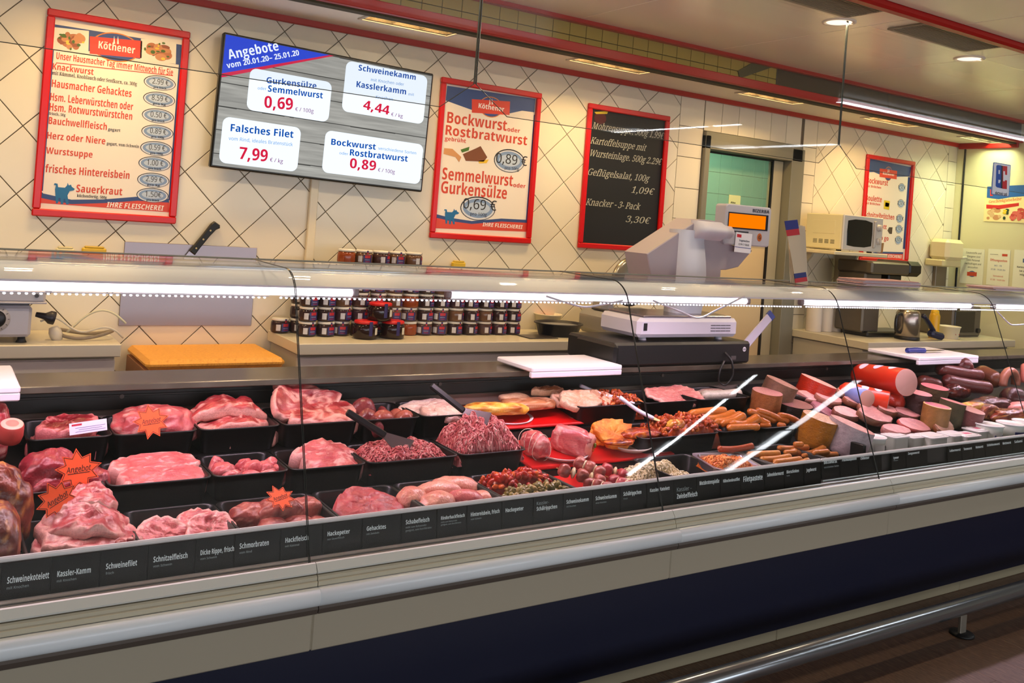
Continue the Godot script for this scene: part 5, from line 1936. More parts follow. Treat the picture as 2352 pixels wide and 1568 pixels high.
	g.box(Vector3(-0.19, 0.25, -0.08), Vector3(0.20, 0.44, 0.24), 0.012)
	part("column", g, st, t)
	g = Geo.new()
	g.box(Vector3(0.12, 0.425, -0.06), Vector3(0.16, 0.08, 0.14), 0.01)
	g.box(Vector3(0.20, 0.38, -0.06), Vector3(0.04, 0.12, 0.04), 0.008)
	part("filter_holder", g, bk, t)
	g = Geo.new()
	g.box(Vector3(0.02, 0.02, -0.04), Vector3(0.56, 0.04, 0.22), 0.01)
	part("drip_tray", g, bk, t)
	# steel can, cup, blue brush, mustard bottle, tub, small oven, paper rolls
	t = thing("steel_can", "brushed steel vacuum can with dark base on the corner worktop", "can", Vector3(6.20, 0.9, -3.94))
	g = Geo.new()
	g.smooth()
	g.lathe([Vector2(0, 0.02), Vector2(0.085, 0.02), Vector2(0.085, 0.19), Vector2(0.07, 0.215), Vector2(0, 0.215)], 32)
	part("body", g, mat(Color(0.66, 0.62, 0.58), 0.25, 0.9), t)
	g = Geo.new()
	g.smooth()
	g.lathe([Vector2(0, 0), Vector2(0.088, 0), Vector2(0.088, 0.02), Vector2(0, 0.022)], 28)
	part("base", g, bk, t)
	g = Geo.new()
	g.smooth()
	g.tube(smooth_path([Vector3(-0.08, 0.19, 0), Vector3(-0.14, 0.17, 0), Vector3(-0.14, 0.07, 0), Vector3(-0.08, 0.05, 0)]), 0.011, 8)
	part("handle", g, bk, t)
	t = thing("mustard_bottle", "yellow mustard squeeze bottle on the corner worktop", "bottle", Vector3(6.62, 0.9, -3.99))
	g = Geo.new()
	g.smooth()
	g.lathe([Vector2(0, 0), Vector2(0.036, 0), Vector2(0.038, 0.01), Vector2(0.038, 0.17), Vector2(0.03, 0.19), Vector2(0, 0.19)], 24)
	part("body", g, mat(Color(0.86, 0.66, 0.05), 0.35), t)
	g = Geo.new()
	g.smooth()
	g.lathe([Vector2(0.03, 0.19), Vector2(0.028, 0.21), Vector2(0.008, 0.22), Vector2(0.006, 0.255), Vector2(0, 0.256)], 18)
	part("nozzle", g, mat(Color(0.88, 0.70, 0.08), 0.35), t)
	tub("plastic_tub", Vector3(6.79, 0.9, -3.97), 0.08, 0.095, Color(0.90, 0.88, 0.78), Color(0.85, 0.8, 0.7), "round cream plastic tub beside the mustard bottle", "tub", 1.0, "vlado")
	t = thing("dust_brush", "dark blue brush leaning before the steel can", "brush", Vector3(6.42, 0.912, -3.9))
	g = Geo.new()
	g.smooth()
	g.tube(smooth_path([Vector3(-0.10, 0.17, 0.0), Vector3(-0.03, 0.12, 0.0), Vector3(0.03, 0.055, 0.01)]), 0.018, 8)
	part("handle", g, mat(Color(0.07, 0.08, 0.20), 0.4), t)
	g = Geo.new()
	g.box(Vector3(0.06, 0.025, 0.01), Vector3(0.16, 0.05, 0.06), 0.015, Transform3D(Basis(Vector3(0, 0, 1), -0.18), Vector3(0, 0.012, 0)))
	part("head", g, mat(Color(0.06, 0.09, 0.24), 0.5), t)
	t = thing("small_oven", "dark grey small oven at the far end of the corner worktop", "oven", Vector3(7.12, 0.9, -4.20))
	g = Geo.new()
	g.box(Vector3(0, 0.12, 0), Vector3(0.40, 0.24, 0.36), 0.012)
	part("body", g, mat(Color(0.36, 0.33, 0.27), 0.4), t)
	g = Geo.new()
	g.box(Vector3(-0.04, 0.12, 0.182), Vector3(0.28, 0.17, 0.01), 0.004)
	part("glass_door", g, mat(Color(0.08, 0.07, 0.06), 0.15), t)
	g = Geo.new()
	g.tube([Vector3(-0.16, 0.215, 0.20), Vector3(0.08, 0.215, 0.20)], 0.008, 8)
	part("handle", g, mat(Color(0.6, 0.58, 0.55), 0.3, 0.7), t)
	g = Geo.new()
	g.tube([Vector3(0.15, 0.05, 0.18), Vector3(0.15, 0.05, 0.20)], 0.02, 14)
	part("knob", g, mat(Color(0.1, 0.1, 0.1), 0.4), t)
	for k in 3:
		t = thing("paper_roll", "standing white paper roll on the corner worktop, %s of three" % ["left", "middle", "right"][k], "paper roll", Vector3(5.68 + k * 0.125, 0.9, -4.36), "paper rolls on the corner worktop")
		g = Geo.new()
		g.smooth()
		g.lathe([Vector2(0.02, 0), Vector2(0.055, 0), Vector2(0.056, 0.004), Vector2(0.056, 0.235), Vector2(0.054, 0.24), Vector2(0.02, 0.24)], 26)
		part("paper", g, mat(Color(0.84, 0.80, 0.74), 0.8), t)
		g = Geo.new()
		g.smooth()
		g.lathe([Vector2(0.02, 0.24), Vector2(0.018, 0.241), Vector2(0.018, 0.0)], 18)
		part("core", g, mat(Color(0.55, 0.45, 0.34), 0.8), t)
	# paper towel dispenser
	t = thing("towel_dispenser", "cream paper towel dispenser on the tiles beside the dark corner joint", "dispenser", Vector3(7.40, 1.50, WALL))
	g = Geo.new()
	g.box(Vector3(0, 0.085, 0.10), Vector3(0.25, 0.18, 0.18), 0.03)
	part("cover", g, mat(Color(0.88, 0.83, 0.66), 0.4), t)
	g = Geo.new()
	g.box(Vector3(-0.02, -0.03, 0.09), Vector3(0.27, 0.06, 0.16), 0.01)
	part("base", g, mat(Color(0.82, 0.78, 0.60), 0.45), t)
	g = Geo.new()
	g.box(Vector3(0.06, -0.17, 0.02), Vector3(0.16, 0.24, 0.03), 0.004)
	part("back_plate", g, mat(Color(0.52, 0.48, 0.42), 0.35, 0.4), t)
	g = Geo.new()
	g.box(Vector3(0.07, -0.27, 0.09), Vector3(0.15, 0.015, 0.12), 0.004)
	part("drip_shelf", g, mat(Color(0.42, 0.38, 0.34), 0.35, 0.4), t)
	g = Geo.new()
	g.smooth()
	g.tube([Vector3(0.13, 0.02, 0.12), Vector3(0.21, 0.03, 0.16)], 0.012, 8)
	part("lever", g, mat(Color(0.86, 0.84, 0.74), 0.4), t)

func weighing_scale() -> void:
	var grey := mat(Color(0.66, 0.62, 0.65), 0.42)
	var pale := mat(Color(0.80, 0.79, 0.83), 0.4)
	var black := mat(Color(0.055, 0.05, 0.055), 0.4)
	# black cash drawer
	var t := thing("cash_drawer", "long black cash drawer under the electronic scale on the steel ledge", "cash drawer", Vector3(3.20, 0.912, -3.36))
	var g := Geo.new()
	g.box(Vector3(0, 0.058, 0), Vector3(0.92, 0.112, 0.36), 0.012)
	part("body", g, black, t)
	g = Geo.new()
	g.box(Vector3(-0.455, 0.058, 0.05), Vector3(0.03, 0.10, 0.30), 0.012)
	part("end_cap", g, mat(Color(0.035, 0.033, 0.035), 0.3), t)
	g = Geo.new()
	disc(g, Vector3(0.41, 0.075, 0.181), 0.012, 0.012, 20, 0.001)
	part("round_sticker", g, mat(Color(0.85, 0.84, 0.86), 0.5), t)
	g = Geo.new()
	letters(g, "CE", 0.402, 0.418, 0.070, 0.009, Transform3D(Basis.IDENTITY, Vector3(0, 0, 0.1822)))
	part("sticker_lettering", g, mat(Color(0.1, 0.1, 0.1)), t)
	g = Geo.new()
	g.box(Vector3(0.335, 0.032, 0.181), Vector3(0.035, 0.02, 0.002))
	part("type_plate", g, mat(Color(0.30, 0.28, 0.28), 0.4), t)
	g = Geo.new()
	g.smooth()
	g.tube(smooth_path([Vector3(0.27, 0.06, 0.18), Vector3(0.29, 0.02, 0.21), Vector3(0.30, -0.05, 0.215), Vector3(0.27, -0.10, 0.20), Vector3(0.22, -0.08, 0.20), Vector3(0.22, -0.02, 0.205), Vector3(0.26, 0.02, 0.19)]), 0.006, 8)
	part("cable", g, black, t)
	for sx in [-1, 1]:
		g = Geo.new()
		g.box(Vector3(sx * 0.4, 0.001, 0.1), Vector3(0.03, 0.006, 0.03))
		part("foot", g, black, t)
	# the scale itself
	t = thing("electronic_scale", "pale grey electronic shop scale with tall hood and amber display", "scale", Vector3(3.25, 1.027, -3.36))
	g = Geo.new()
	g.box(Vector3(-0.0, 0.065, 0), Vector3(0.68, 0.095, 0.30), 0.018)
	part("body", g, pale, t)
	g = Geo.new()
	g.box(Vector3(0, 0.118, 0), Vector3(0.60, 0.012, 0.27), 0.004)
	part("weighing_plate", g, mat(Color(0.55, 0.52, 0.54), 0.25, 0.7), t)
	g = Geo.new()
	g.box(Vector3(-0.30, 0.07, 0.151), Vector3(0.022, 0.036, 0.002))
	part("socket", g, mat(Color(0.08, 0.07, 0.08), 0.4), t)
	for j in 3:
		for k in 4:
			g = Geo.new()
			g.box(Vector3(0.155 + k * 0.036, 0.05 + j * 0.014, 0.151), Vector3(0.032, 0.004, 0.002))
			part("vent_slot", g, mat(Color(0.25, 0.23, 0.26), 0.5), t)
	for sx in [-1, 1]:
		g = Geo.new()
		g.smooth()
		g.lathe([Vector2(0, 0), Vector2(0.02, 0), Vector2(0.016, 0.02), Vector2(0, 0.02)], 14, Transform3D(Basis.IDENTITY, Vector3(sx * 0.26, 0, 0.09)))
		part("foot", g, mat(Color(0.75, 0.74, 0.78), 0.4), t)
	# curved pillar: an upright paper-white band bowed to the front
	g = Geo.new()
	g.smooth()
	var zf := func(y: float) -> float: return 0.03 + 0.035 * sin(clampf((y - 0.05) / 0.45, 0.0, 1.0) * PI)
	g.grid(2, 14, func(u: float, v: float) -> Vector3:
		var y := 0.10 + 0.45 * v
		return Vector3(0.0 + 0.17 * u, y, zf.call(y)))
	g.grid(2, 14, func(u: float, v: float) -> Vector3:
		var y := 0.10 + 0.45 * v
		return Vector3(0.0 + 0.17 * u, y, -0.05), null, true)
	for sx in [0.0, 0.17]:
		g.grid(1, 14, func(u: float, v: float) -> Vector3:
			var y := 0.10 + 0.45 * v
			return Vector3(sx, y, lerpf(-0.05, zf.call(y), u)), null, sx > 0.1)
	part("pillar", g, mat(Color(0.82, 0.83, 0.88), 0.45), t)
	# hood: slanting side cheeks and a rounded crown
	var hood := [[1600, 503], [1625, 505], [1665, 512], [1668, 560], [1722, 575], [1690, 612], [1662, 619], [1650, 619], [1648, 648], [1492, 648], [1480, 582]]
	var pg := PackedVector2Array()
	for q in hood:
		var p := pz(q[0], q[1], -3.36)
		pg.append(Vector2(p.x - 3.25, p.y - 1.027))
	g = Geo.new()
	g.prism(pg, -0.15, 0.02, Transform3D.IDENTITY, 0.004)
	part("hood", g, grey, t)
	g = Geo.new()
	g.smooth()
	var ca := pz(1588, 505, -3.36) - Vector3(3.25, 1.027, 0)
	var cb := pz(1592, 549, -3.36) - Vector3(3.25, 1.027, 0)
	var cc := pz(1665, 510, -3.36) - Vector3(3.25, 1.027, 0)
	g.grid(4, 12, func(u: float, v: float) -> Vector3:
		var y := lerpf(cb.y, ca.y, v)
		return Vector3(lerpf(ca.x, cc.x, u), y, 0.022 + 0.05 * sin(v * PI)))
	for x in [ca.x, cc.x]:
		g.grid(1, 12, func(u: float, v: float) -> Vector3:
			var y := lerpf(cb.y, ca.y, v)
			return Vector3(x, y, lerpf(0.0, 0.022 + 0.05 * sin(v * PI), u)), null, x > ca.x)
	part("crown", g, pale, t)
	g = Geo.new()
	var d0 := pz(1668, 466, -3.32) - Vector3(3.25, 1.027, -3.36)
	var d1 := pz(1765, 570, -3.32) - Vector3(3.25, 1.027, -3.36)
	var dw := d1.x - d0.x
	var hd := PackedVector2Array()
	var hx := (d0.x + d1.x) / 2
	var y1 := d0.y - 0.002
	var y0 := y1 - 0.215
	for q in round_rect(hx - dw / 2, y0, hx + dw / 2, y1, 0.018): hd.append(q)
	g.prism(hd, -0.03, 0.045, Transform3D.IDENTITY, 0.006)
	var head := part("display_head", g, mat(Color(0.72, 0.71, 0.74), 0.42), t)
	g = Geo.new()
	g.box(Vector3(hx - 0.004, y1 - 0.085, 0.045), Vector3(dw * 0.88, 0.086, 0.004), 0.001)
	part("display_bezel", g, mat(Color(0.10, 0.10, 0.14), 0.3), head)
	g = Geo.new()
	g.box(Vector3(hx - 0.012, y1 - 0.085, 0.0475), Vector3(dw * 0.80, 0.072, 0.002))
	part("amber_display", g, glow(Color(1.0, 0.47, 0.0), 0.95), head)
	g = Geo.new()
	letters(g, "BIZERBA", hx + dw * 0.07, hx + dw * 0.44, y1 - 0.032, 0.017, Transform3D(Basis.IDENTITY, Vector3(0, 0, 0.0456)))
	g.box(Vector3(hx - dw * 0.22, y1 - 0.143, 0.0455), Vector3(dw * 0.46, 0.008, 0.001))
	part("lettering", g, mat(Color(0.14, 0.14, 0.18), 0.5), head)
	g = Geo.new()
	disc(g, Vector3(hx + dw * 0.26, y1 - 0.165, 0.0452), 0.018, 0.022, 24, 0.001)
	part("orange_seal", g, mat(Color(0.72, 0.36, 0.06), 0.5), head)
	g = Geo.new()
	letters(g, "G", hx + dw * 0.235, hx + dw * 0.285, y1 - 0.175, 0.02, Transform3D(Basis.IDENTITY, Vector3(0, 0, 0.0463)))
	part("seal_letter", g, mat(Color(0.25, 0.1, 0.02), 0.5), head)
	# paper note stuck below the display
	var nt := thing("paper_note", "small white note about carrier bags stuck under the amber display", "note", t.position + Vector3(hx - dw * 0.10, y1 - 0.20, 0.0495))
	nt.rotation.z = -0.04
	g = Geo.new()
	g.box(Vector3.ZERO, Vector3(0.125, 0.105, 0.0012))
	part("paper", g, mat(Color(0.92, 0.92, 0.95), 0.6), nt)
	g = Geo.new()
	g.prism(PackedVector2Array([Vector2(-0.053, 0.026), Vector2(-0.02, 0.026), Vector2(-0.021, 0.042), Vector2(-0.054, 0.043)]), 0.0006, 0.0012)
	part("red_mark", g, mat(Color(0.78, 0.10, 0.18), 0.5), nt)
	g = Geo.new()
	letters(g, "Tragetaschen", -0.035, 0.045, 0.006, 0.010, Transform3D(Basis.IDENTITY, Vector3(0, 0, 0.0008)), "Droid Sans")
	letters(g, "0,10 € / Stück", -0.035, 0.045, -0.014, 0.010, Transform3D(Basis.IDENTITY, Vector3(0, 0, 0.0008)), "Droid Sans")
	part("lettering", g, mat(Color(0.15, 0.15, 0.2)), nt)
	g = Geo.new()
	g.box(Vector3(0, -0.026, 0.0008), Vector3(0.122, 0.003, 0.0008))
	part("blue_line", g, mat(Color(0.18, 0.22, 0.55)), nt)
	# white cutting boards on the ledge
	for q in [["white plastic cutting board on the ledge beside the cash drawer", 2.47, -3.23, 0.50, 0.28], ["thick white cutting board at the near end of the ledge", 0.02, -3.22, 0.52, 0.36], ["white cutting board under the blue knife at the far end of the ledge", 5.25, -3.22, 0.62, 0.34]]:
		t = thing("cutting_board", q[0], "cutting board", Vector3(q[1], 0.911, q[2]), "white cutting boards on the ledge")
		g = Geo.new()
		g.box(Vector3(0, 0.020, 0), Vector3(q[3], 0.022, q[4]), 0.005)
		part("board", g, mat(Color(0.88, 0.87, 0.90), 0.45), t)
		g = Geo.new()
		g.box(Vector3(0, -0.002, q[4] / 2 - 0.012), Vector3(q[3], 0.026, 0.022), 0.004)
		part("stop_strip", g, mat(Color(0.86, 0.85, 0.89), 0.45), t)
	t = thing("steel_knife", "knife with thick blue handle lying on the far cutting board", "knife", Vector3(5.12, 0.943, -3.19))
	g = Geo.new()
	g.smooth()
	g.tube(smooth_path([Vector3(-0.085, 0.016, 0), Vector3(-0.075, 0.016, 0), Vector3(0.0, 0.017, 0), Vector3(0.055, 0.014, 0.005), Vector3(0.075, 0.014, 0.006)]), 0.016, 12)
	part("handle", g, mat(Color(0.10, 0.16, 0.48), 0.4), t)
	g = Geo.new()
	g.box(Vector3(0.17, 0.013, 0.008), Vector3(0.19, 0.003, 0.03), 0.001)
	part("blade", g, mat(Color(0.6, 0.6, 0.62), 0.2, 0.9), t)

const PAL := {
	"pork": [Color(0.78, 0.36, 0.37), Color(0.64, 0.22, 0.25), Color(0.93, 0.70, 0.66)],
	"loin": [Color(0.84, 0.42, 0.42), Color(0.74, 0.31, 0.33), Color(0.95, 0.72, 0.68)],
	"rib": [Color(0.72, 0.27, 0.28), Color(0.56, 0.15, 0.17), Color(0.92, 0.67, 0.62)],
	"beef": [Color(0.62, 0.18, 0.22), Color(0.44, 0.09, 0.13), Color(0.84, 0.50, 0.50)],
	"steak": [Color(0.74, 0.24, 0.29), Color(0.64, 0.17, 0.22), Color(0.86, 0.48, 0.48)],
	"mince": [Color(0.82, 0.43, 0.43), Color(0.70, 0.27, 0.29), Color(0.93, 0.70, 0.66)],
	"smoked": [Color(0.55, 0.24, 0.18), Color(0.36, 0.13, 0.09), Color(0.80, 0.55, 0.28)],
	"kidney": [Color(0.52, 0.23, 0.24), Color(0.42, 0.16, 0.18), Color(0.62, 0.36, 0.35)],
	"kidney_pale": [Color(0.66, 0.34, 0.29), Color(0.57, 0.26, 0.23), Color(0.74, 0.46, 0.40)],
	"fat": [Color(0.90, 0.79, 0.74), Color(0.80, 0.64, 0.60), Color(0.95, 0.88, 0.84)],
	"chicken": [Color(0.93, 0.65, 0.57), Color(0.88, 0.54, 0.48), Color(0.96, 0.77, 0.66)],
	"red_marinade": [Color(0.80, 0.16, 0.05), Color(0.58, 0.07, 0.03), Color(0.93, 0.42, 0.10)],
	"herb_marinade": [Color(0.53, 0.48, 0.22), Color(0.36, 0.33, 0.13), Color(0.76, 0.66, 0.42)],
	"goulash": [Color(0.72, 0.29, 0.10), Color(0.52, 0.16, 0.05), Color(0.88, 0.48, 0.20)],
	"orange_salad": [Color(0.92, 0.53, 0.18), Color(0.80, 0.38, 0.10), Color(0.97, 0.70, 0.38)],
	"roast": [Color(0.72, 0.47, 0.31), Color(0.52, 0.27, 0.15), Color(0.90, 0.74, 0.60)],
	"yellow": [Color(0.90, 0.68, 0.22), Color(0.72, 0.40, 0.14), Color(0.96, 0.84, 0.48)],
	"cooked": [Color(0.84, 0.68, 0.56), Color(0.76, 0.57, 0.44), Color(0.90, 0.77, 0.66)],
	"breaded": [Color(0.93, 0.58, 0.16), Color(0.84, 0.45, 0.10), Color(0.96, 0.68, 0.28)],
	"glazed": [Color(0.66, 0.22, 0.08), Color(0.42, 0.09, 0.03), Color(0.88, 0.50, 0.14)],
	"onion": [Color(0.93, 0.89, 0.74), Color(0.84, 0.77, 0.58), Color(0.97, 0.95, 0.86)],
	"ham": [Color(0.88, 0.56, 0.54), Color(0.80, 0.45, 0.44), Color(0.94, 0.72, 0.68)],
	"skewer": [Color(0.70, 0.36, 0.32), Color(0.56, 0.22, 0.21), Color(0.82, 0.56, 0.50)],
	"cured": [Color(0.34, 0.12, 0.10), Color(0.22, 0.07, 0.06), Color(0.50, 0.24, 0.17)],
}
var flesh_mats := {}
var lin := {}

func flesh(rough := 0.34) -> StandardMaterial3D:
	if not flesh_mats.has(rough):
		var m := StandardMaterial3D.new()
		vary(m, [Color(0.84, 0.82, 0.82), Color(1, 1, 1), Color(0.90, 0.88, 0.88)], 0.05, 0.06, 91, 128, 0.35)
		m.vertex_color_use_as_albedo = true
		m.roughness = rough
		m.metallic_specular = 0.5
		flesh_mats[rough] = m
	return flesh_mats[rough]

func pal(kind: String) -> Array:
	if not lin.has(kind):
		var out := []
		for c in PAL[kind]: out.append(c.srgb_to_linear())
		lin[kind] = out
	return lin[kind]

var nz := {}
func n3(sd: int, type := FastNoiseLite.TYPE_SIMPLEX_SMOOTH, oct := 3) -> FastNoiseLite:
	var key := "%d %d %d" % [sd, type, oct]
	if not nz.has(key):
		nz[key] = noise(1.0, sd, oct, type)
	return nz[key]

func marble(p: Vector3, sd: int, P: Array, fat: float, f := 22.0) -> Color:
	var a := n3(sd + 7).get_noise_3dv(p * f * 0.7)
	var b := absf(n3(sd + 13, FastNoiseLite.TYPE_SIMPLEX_SMOOTH, 2).get_noise_3dv(Vector3(p.x, p.y * 1.3, p.z) * f * 0.55))
	var c: Color = P[0].lerp(P[1], clampf(0.4 - a * 2.2, 0, 1))
	var d := absf(n3(sd + 29, FastNoiseLite.TYPE_SIMPLEX_SMOOTH, 2).get_noise_3dv(p * f * 1.7))
	c = c.lerp(P[2], smoothstep(0.05, 0.0, d) * 0.35)
	return c.lerp(P[2], smoothstep(fat * 0.20, fat * 0.04, b) * 0.9)

# a rounded piece of meat standing on y = 0, size in metres
func lump(g: Geo, size: Vector3, sd: int, kind: String, rough := 0.12, fat := 0.3, sq := 0.8, freq := 11.0, nu := 40, nv := 24, xf := Transform3D.IDENTITY) -> void:
	var N := n3(sd)
	var P := pal(kind)
	var off := Vector3(sd * 3.7, sd * 1.3, 0)
	var pw := func(v: float) -> float: return signf(v) * pow(absf(v), sq)
	g.smooth()
	g.grid(nu, nv, func(u: float, v: float) -> Vector3:
		var a := TAU * u
		var e := PI * (v - 0.5)
		var d := Vector3(pw.call(cos(a)) * pw.call(cos(e)), pw.call(sin(e)), -pw.call(sin(a)) * pw.call(cos(e)))
		var s := size / 2
		var q := Vector3(d.x * s.x, d.y * s.y, d.z * s.z)
		var around := Vector3(cos(a) * cos(e), sin(e), -sin(a) * cos(e)) * s
		q *= 1.0 + rough * (N.get_noise_3dv((around + off) * freq) * 1.6 + 0.5 * N.get_noise_3dv((around + off) * freq * 3.0))
		q.y = maxf(q.y + s.y, 0.001 + 0.03 * (q.y + s.y))
		return xf * q, func(_u: float, _v: float, p: Vector3) -> Color: return marble(xf.affine_inverse() * p + off, sd, P, fat))

# a flat cut: an uneven oval slice of some thickness; rim = width of its fat edge
func cut(g: Geo, lx: float, lz: float, th: float, sd: int, kind: String, rim := 0.12, fat := 0.3, sq := 0.85, bend := 0.0, wob := 0.12, xf := Transform3D.IDENTITY, bump := 0.006, nu := 52, nv := 16) -> void:
	var N := n3(sd)
	var P := pal(kind)
	var off := Vector3(sd * 2.1, 0, sd * 0.7)
	var rad := func(a: float) -> Vector2:
		var k := 1.0 + wob * N.get_noise_2d(cos(a) * 1.1 + sd, sin(a) * 1.1) * 1.8 + wob * 0.35 * N.get_noise_2d(cos(a) * 4.0 + sd, sin(a) * 4.0)
		return Vector2(signf(cos(a)) * pow(absf(cos(a)), sq) * lx / 2 * k, signf(sin(a)) * pow(absf(sin(a)), sq) * lz / 2 * k)
	g.smooth()
	var prof := [[0.0, 0.0], [0.5, 0.0], [0.95, 0.0], [1.0, 0.22], [1.0, 0.72], [0.965, 0.96], [0.92, 1.0]]
	for k in nv - 6: prof.append([0.92 * (1.0 - float(k + 1) / (nv - 6)), 1.0])
	var n := prof.size() - 1
	g.grid(nu, n, func(u: float, v: float) -> Vector3:
		var pr: Array = prof[roundi(v * n)]
		var r: Vector2 = rad.call(TAU * u) * pr[0]
		var y: float = th * pr[1]
		if pr[1] > 0.9: y += bump * (N.get_noise_2d(r.x * 30 + sd, r.y * 30) + 0.4 * N.get_noise_2d(r.x * 90, r.y * 90 + sd)) * 1.2
		y += bend * pow(r.x * 2 / lx, 2) + 0.4 * absf(bend) * N.get_noise_2d(r.x * 9, r.y * 9 + sd)
		return xf * Vector3(r.x, y, -r.y), func(u: float, v: float, p: Vector3) -> Color:
		var pr: Array = prof[roundi(v * n)]
		var q := xf.affine_inverse() * p
		var c := marble(q + off, sd, P, fat, 16.0)
		var e: float = rim * (1.0 + 1.4 * N.get_noise_2d(cos(TAU * u) * 2.0, sin(TAU * u) * 2.0 + sd))
		if rim > 0.0 and pr[0] > 1.0 - e: c = c.lerp(P[2], 0.85)
		return c)

# a loose heap in a tray: uncountable crumbs, shreds or lumps over a rounded ground
func heap_height(x: float, z: float, w: float, d: float, h: float, sd: int, edge: float, tops: float) -> float:
	var fall := (1.0 - pow(minf(absf(x * 2 / w), 1.0), edge)) * (1.0 - pow(minf(absf(z * 2 / d), 1.0), edge))
	return h * pow(fall, 0.55) * (1.0 + 0.30 * tops * n3(sd + 1).get_noise_2d(x * 12, z * 12))

func heap(g: Geo, w: float, d: float, h: float, sd: int, kind: String, style := "shred", bit := 0.003, n := 420, edge := 4.0, tops := 1.0) -> void:
	var S := n3(sd + 1)
	var P := pal(kind)
	g.smooth()
	g.grid(44, 34, func(u: float, v: float) -> Vector3:
		var x := (u - 0.5) * w
		var z := (0.5 - v) * d
		return Vector3(x, heap_height(x, z, w, d, h, sd, edge, tops) - bit * 0.6, z), func(u: float, v: float, p: Vector3) -> Color:
		return P[0].lerp(P[1], clampf(0.6 + S.get_noise_2d(p.x * 90, p.z * 90), 0, 1)))
	var rng := RandomNumberGenerator.new()
	rng.seed = sd
	for k in n:
		var x := rng.randf_range(-0.49, 0.49) * w
		var z := rng.randf_range(-0.49, 0.49) * d
		var c: Color = P[0].lerp(P[1], rng.randf() * 0.8)
		if rng.randf() < 0.28: c = c.lerp(P[2], rng.randf_range(0.3, 1.0))
		g.tint = c
		if style == "shred":
			var a := rng.randf() * TAU
			var len := bit * rng.randf_range(3.0, 7.5)
			var pts := []
			for m in 4:
				var f := m / 3.0 - 0.5
				var q := Vector2(x, z) + Vector2(cos(a + f * 1.2), sin(a + f * 1.2)) * len * f
				q = q.clamp(Vector2(-w, -d) * 0.495, Vector2(w, d) * 0.495)
				pts.append(Vector3(q.x, heap_height(q.x, q.y, w, d, h, sd, edge, tops) + bit * (0.4 + 0.9 * (0.25 - f * f) * 4.0 * rng.randf()), q.y))
			g.tube(pts, bit * rng.randf_range(0.7, 1.1), 5)
		else:
			var s := bit * rng.randf_range(0.7, 1.5)
			var X := Transform3D(Basis.from_euler(Vector3(rng.randf() * 3, rng.randf() * 3, rng.randf() * 3)), Vector3(x, heap_height(x, z, w, d, h, sd, edge, tops) + s * 0.1, z))
			var o := rng.randf() * 9.0
			g.lathe([Vector2(0, -s * 0.6), Vector2(s * 0.75, -s * 0.45), Vector2(s, s * 0.05), Vector2(s * 0.7, s * 0.5), Vector2(0, s * 0.62)], 7, X, 1.0 + 0.5 * sin(o), 1.0 + 0.4 * cos(o))
	g.tint = Color.WHITE

const ROWS := {"C": [-2.46, -2.728, 0.630, 0.085], "B": [-2.75, -2.990, 0.700, 0.084], "A": [-3.005, -3.272, 0.782, 0.086]}

func tray_shape(w: float, d: float, h: float) -> Geo:
	var g := Geo.new()
	var rings := []
	for q in [[0.016, 0.0], [0.006, h - 0.008], [0.003, h - 0.006], [-0.001, h - 0.002], [0.001, h + 0.001], [0.006, h], [0.009, h - 0.006], [0.020, 0.008]]:
		var pg := round_rect(-w / 2 + q[0], -d / 2 + q[0], w / 2 - q[0], d / 2 - q[0], 0.03, 5)
		var ring := []
		for p in pg: ring.append(Vector3(p.x, q[1], -p.y))
		rings.append(ring)
	var n: int = rings[0].size()
	g.smooth()
	for i in rings.size() - 1:
		for k in n:
			g.quad(rings[i][k], rings[i][(k + 1) % n], rings[i + 1][(k + 1) % n], rings[i + 1][k])
	g.flat()
	for k in range(1, n - 1):
		g.tri(rings[0][0], rings[0][k + 1], rings[0][k])
		g.tri(rings[-1][0], rings[-1][k], rings[-1][k + 1])
	return g

func tray(row: String, u0: float, u1: float, v: float, label: String) -> Node3D:
	var R: Array = ROWS[row]
	var x0 := pz(u0, v, R[0]).x
	var x1 := pz(u1, v, R[0]).x
	return solo("meat_tray", tray_shape(x1 - x0 - 0.004, R[0] - R[1], R[3]), mat(Color(0.040, 0.037, 0.036), 0.36), label, "tray", "black trays of the meat counter", Vector3((x0 + x1) / 2, R[2] - R[3] + 0.001, (R[0] + R[1]) / 2))

func spot(u0: float, u1: float, vtop: float, z: float, y0: float) -> Array:   # [middle of the base, width, height] of a thing seen between u0 and u1 with its top at vtop
	var a := pz(u0, vtop, z)
	var b := pz(u1, vtop, z)
	return [Vector3((a.x + b.x) / 2, y0, z), b.x - a.x, (a.y + b.y) / 2 - y0]

func piece(called: String, u0: float, u1: float, vtop: float, z: float, y0: float, dz: float, sd: int, kind: String, label: String, cat: String, group := "", rough := 0.12, fat := 0.3, sq := 0.8, gloss := 0.34, turn := 0.0) -> MeshInstance3D:
	var s := spot(u0, u1, vtop, z, y0)
	var g := Geo.new()
	lump(g, Vector3(s[1], s[2], dz), sd, kind, rough, fat, sq)
	var o := solo(called, g, flesh(gloss), label, cat, group, s[0])
	o.rotation.y = turn
	return o

func slab(called: String, u0: float, u1: float, v: float, z: float, y0: float, lz: float, th: float, sd: int, kind: String, label: String, cat: String, rim := 0.12, fat := 0.3, bend := 0.0, tilt := Vector3.ZERO, sq := 0.85, wob := 0.12, gloss := 0.34) -> MeshInstance3D:
	var s := spot(u0, u1, v, z, y0)
	var g := Geo.new()
	cut(g, s[1], lz, th, sd, kind, rim, fat, sq, bend, wob)
	var o := solo(called, g, flesh(gloss), label, cat, "", s[0])
	o.rotation = tilt
	return o

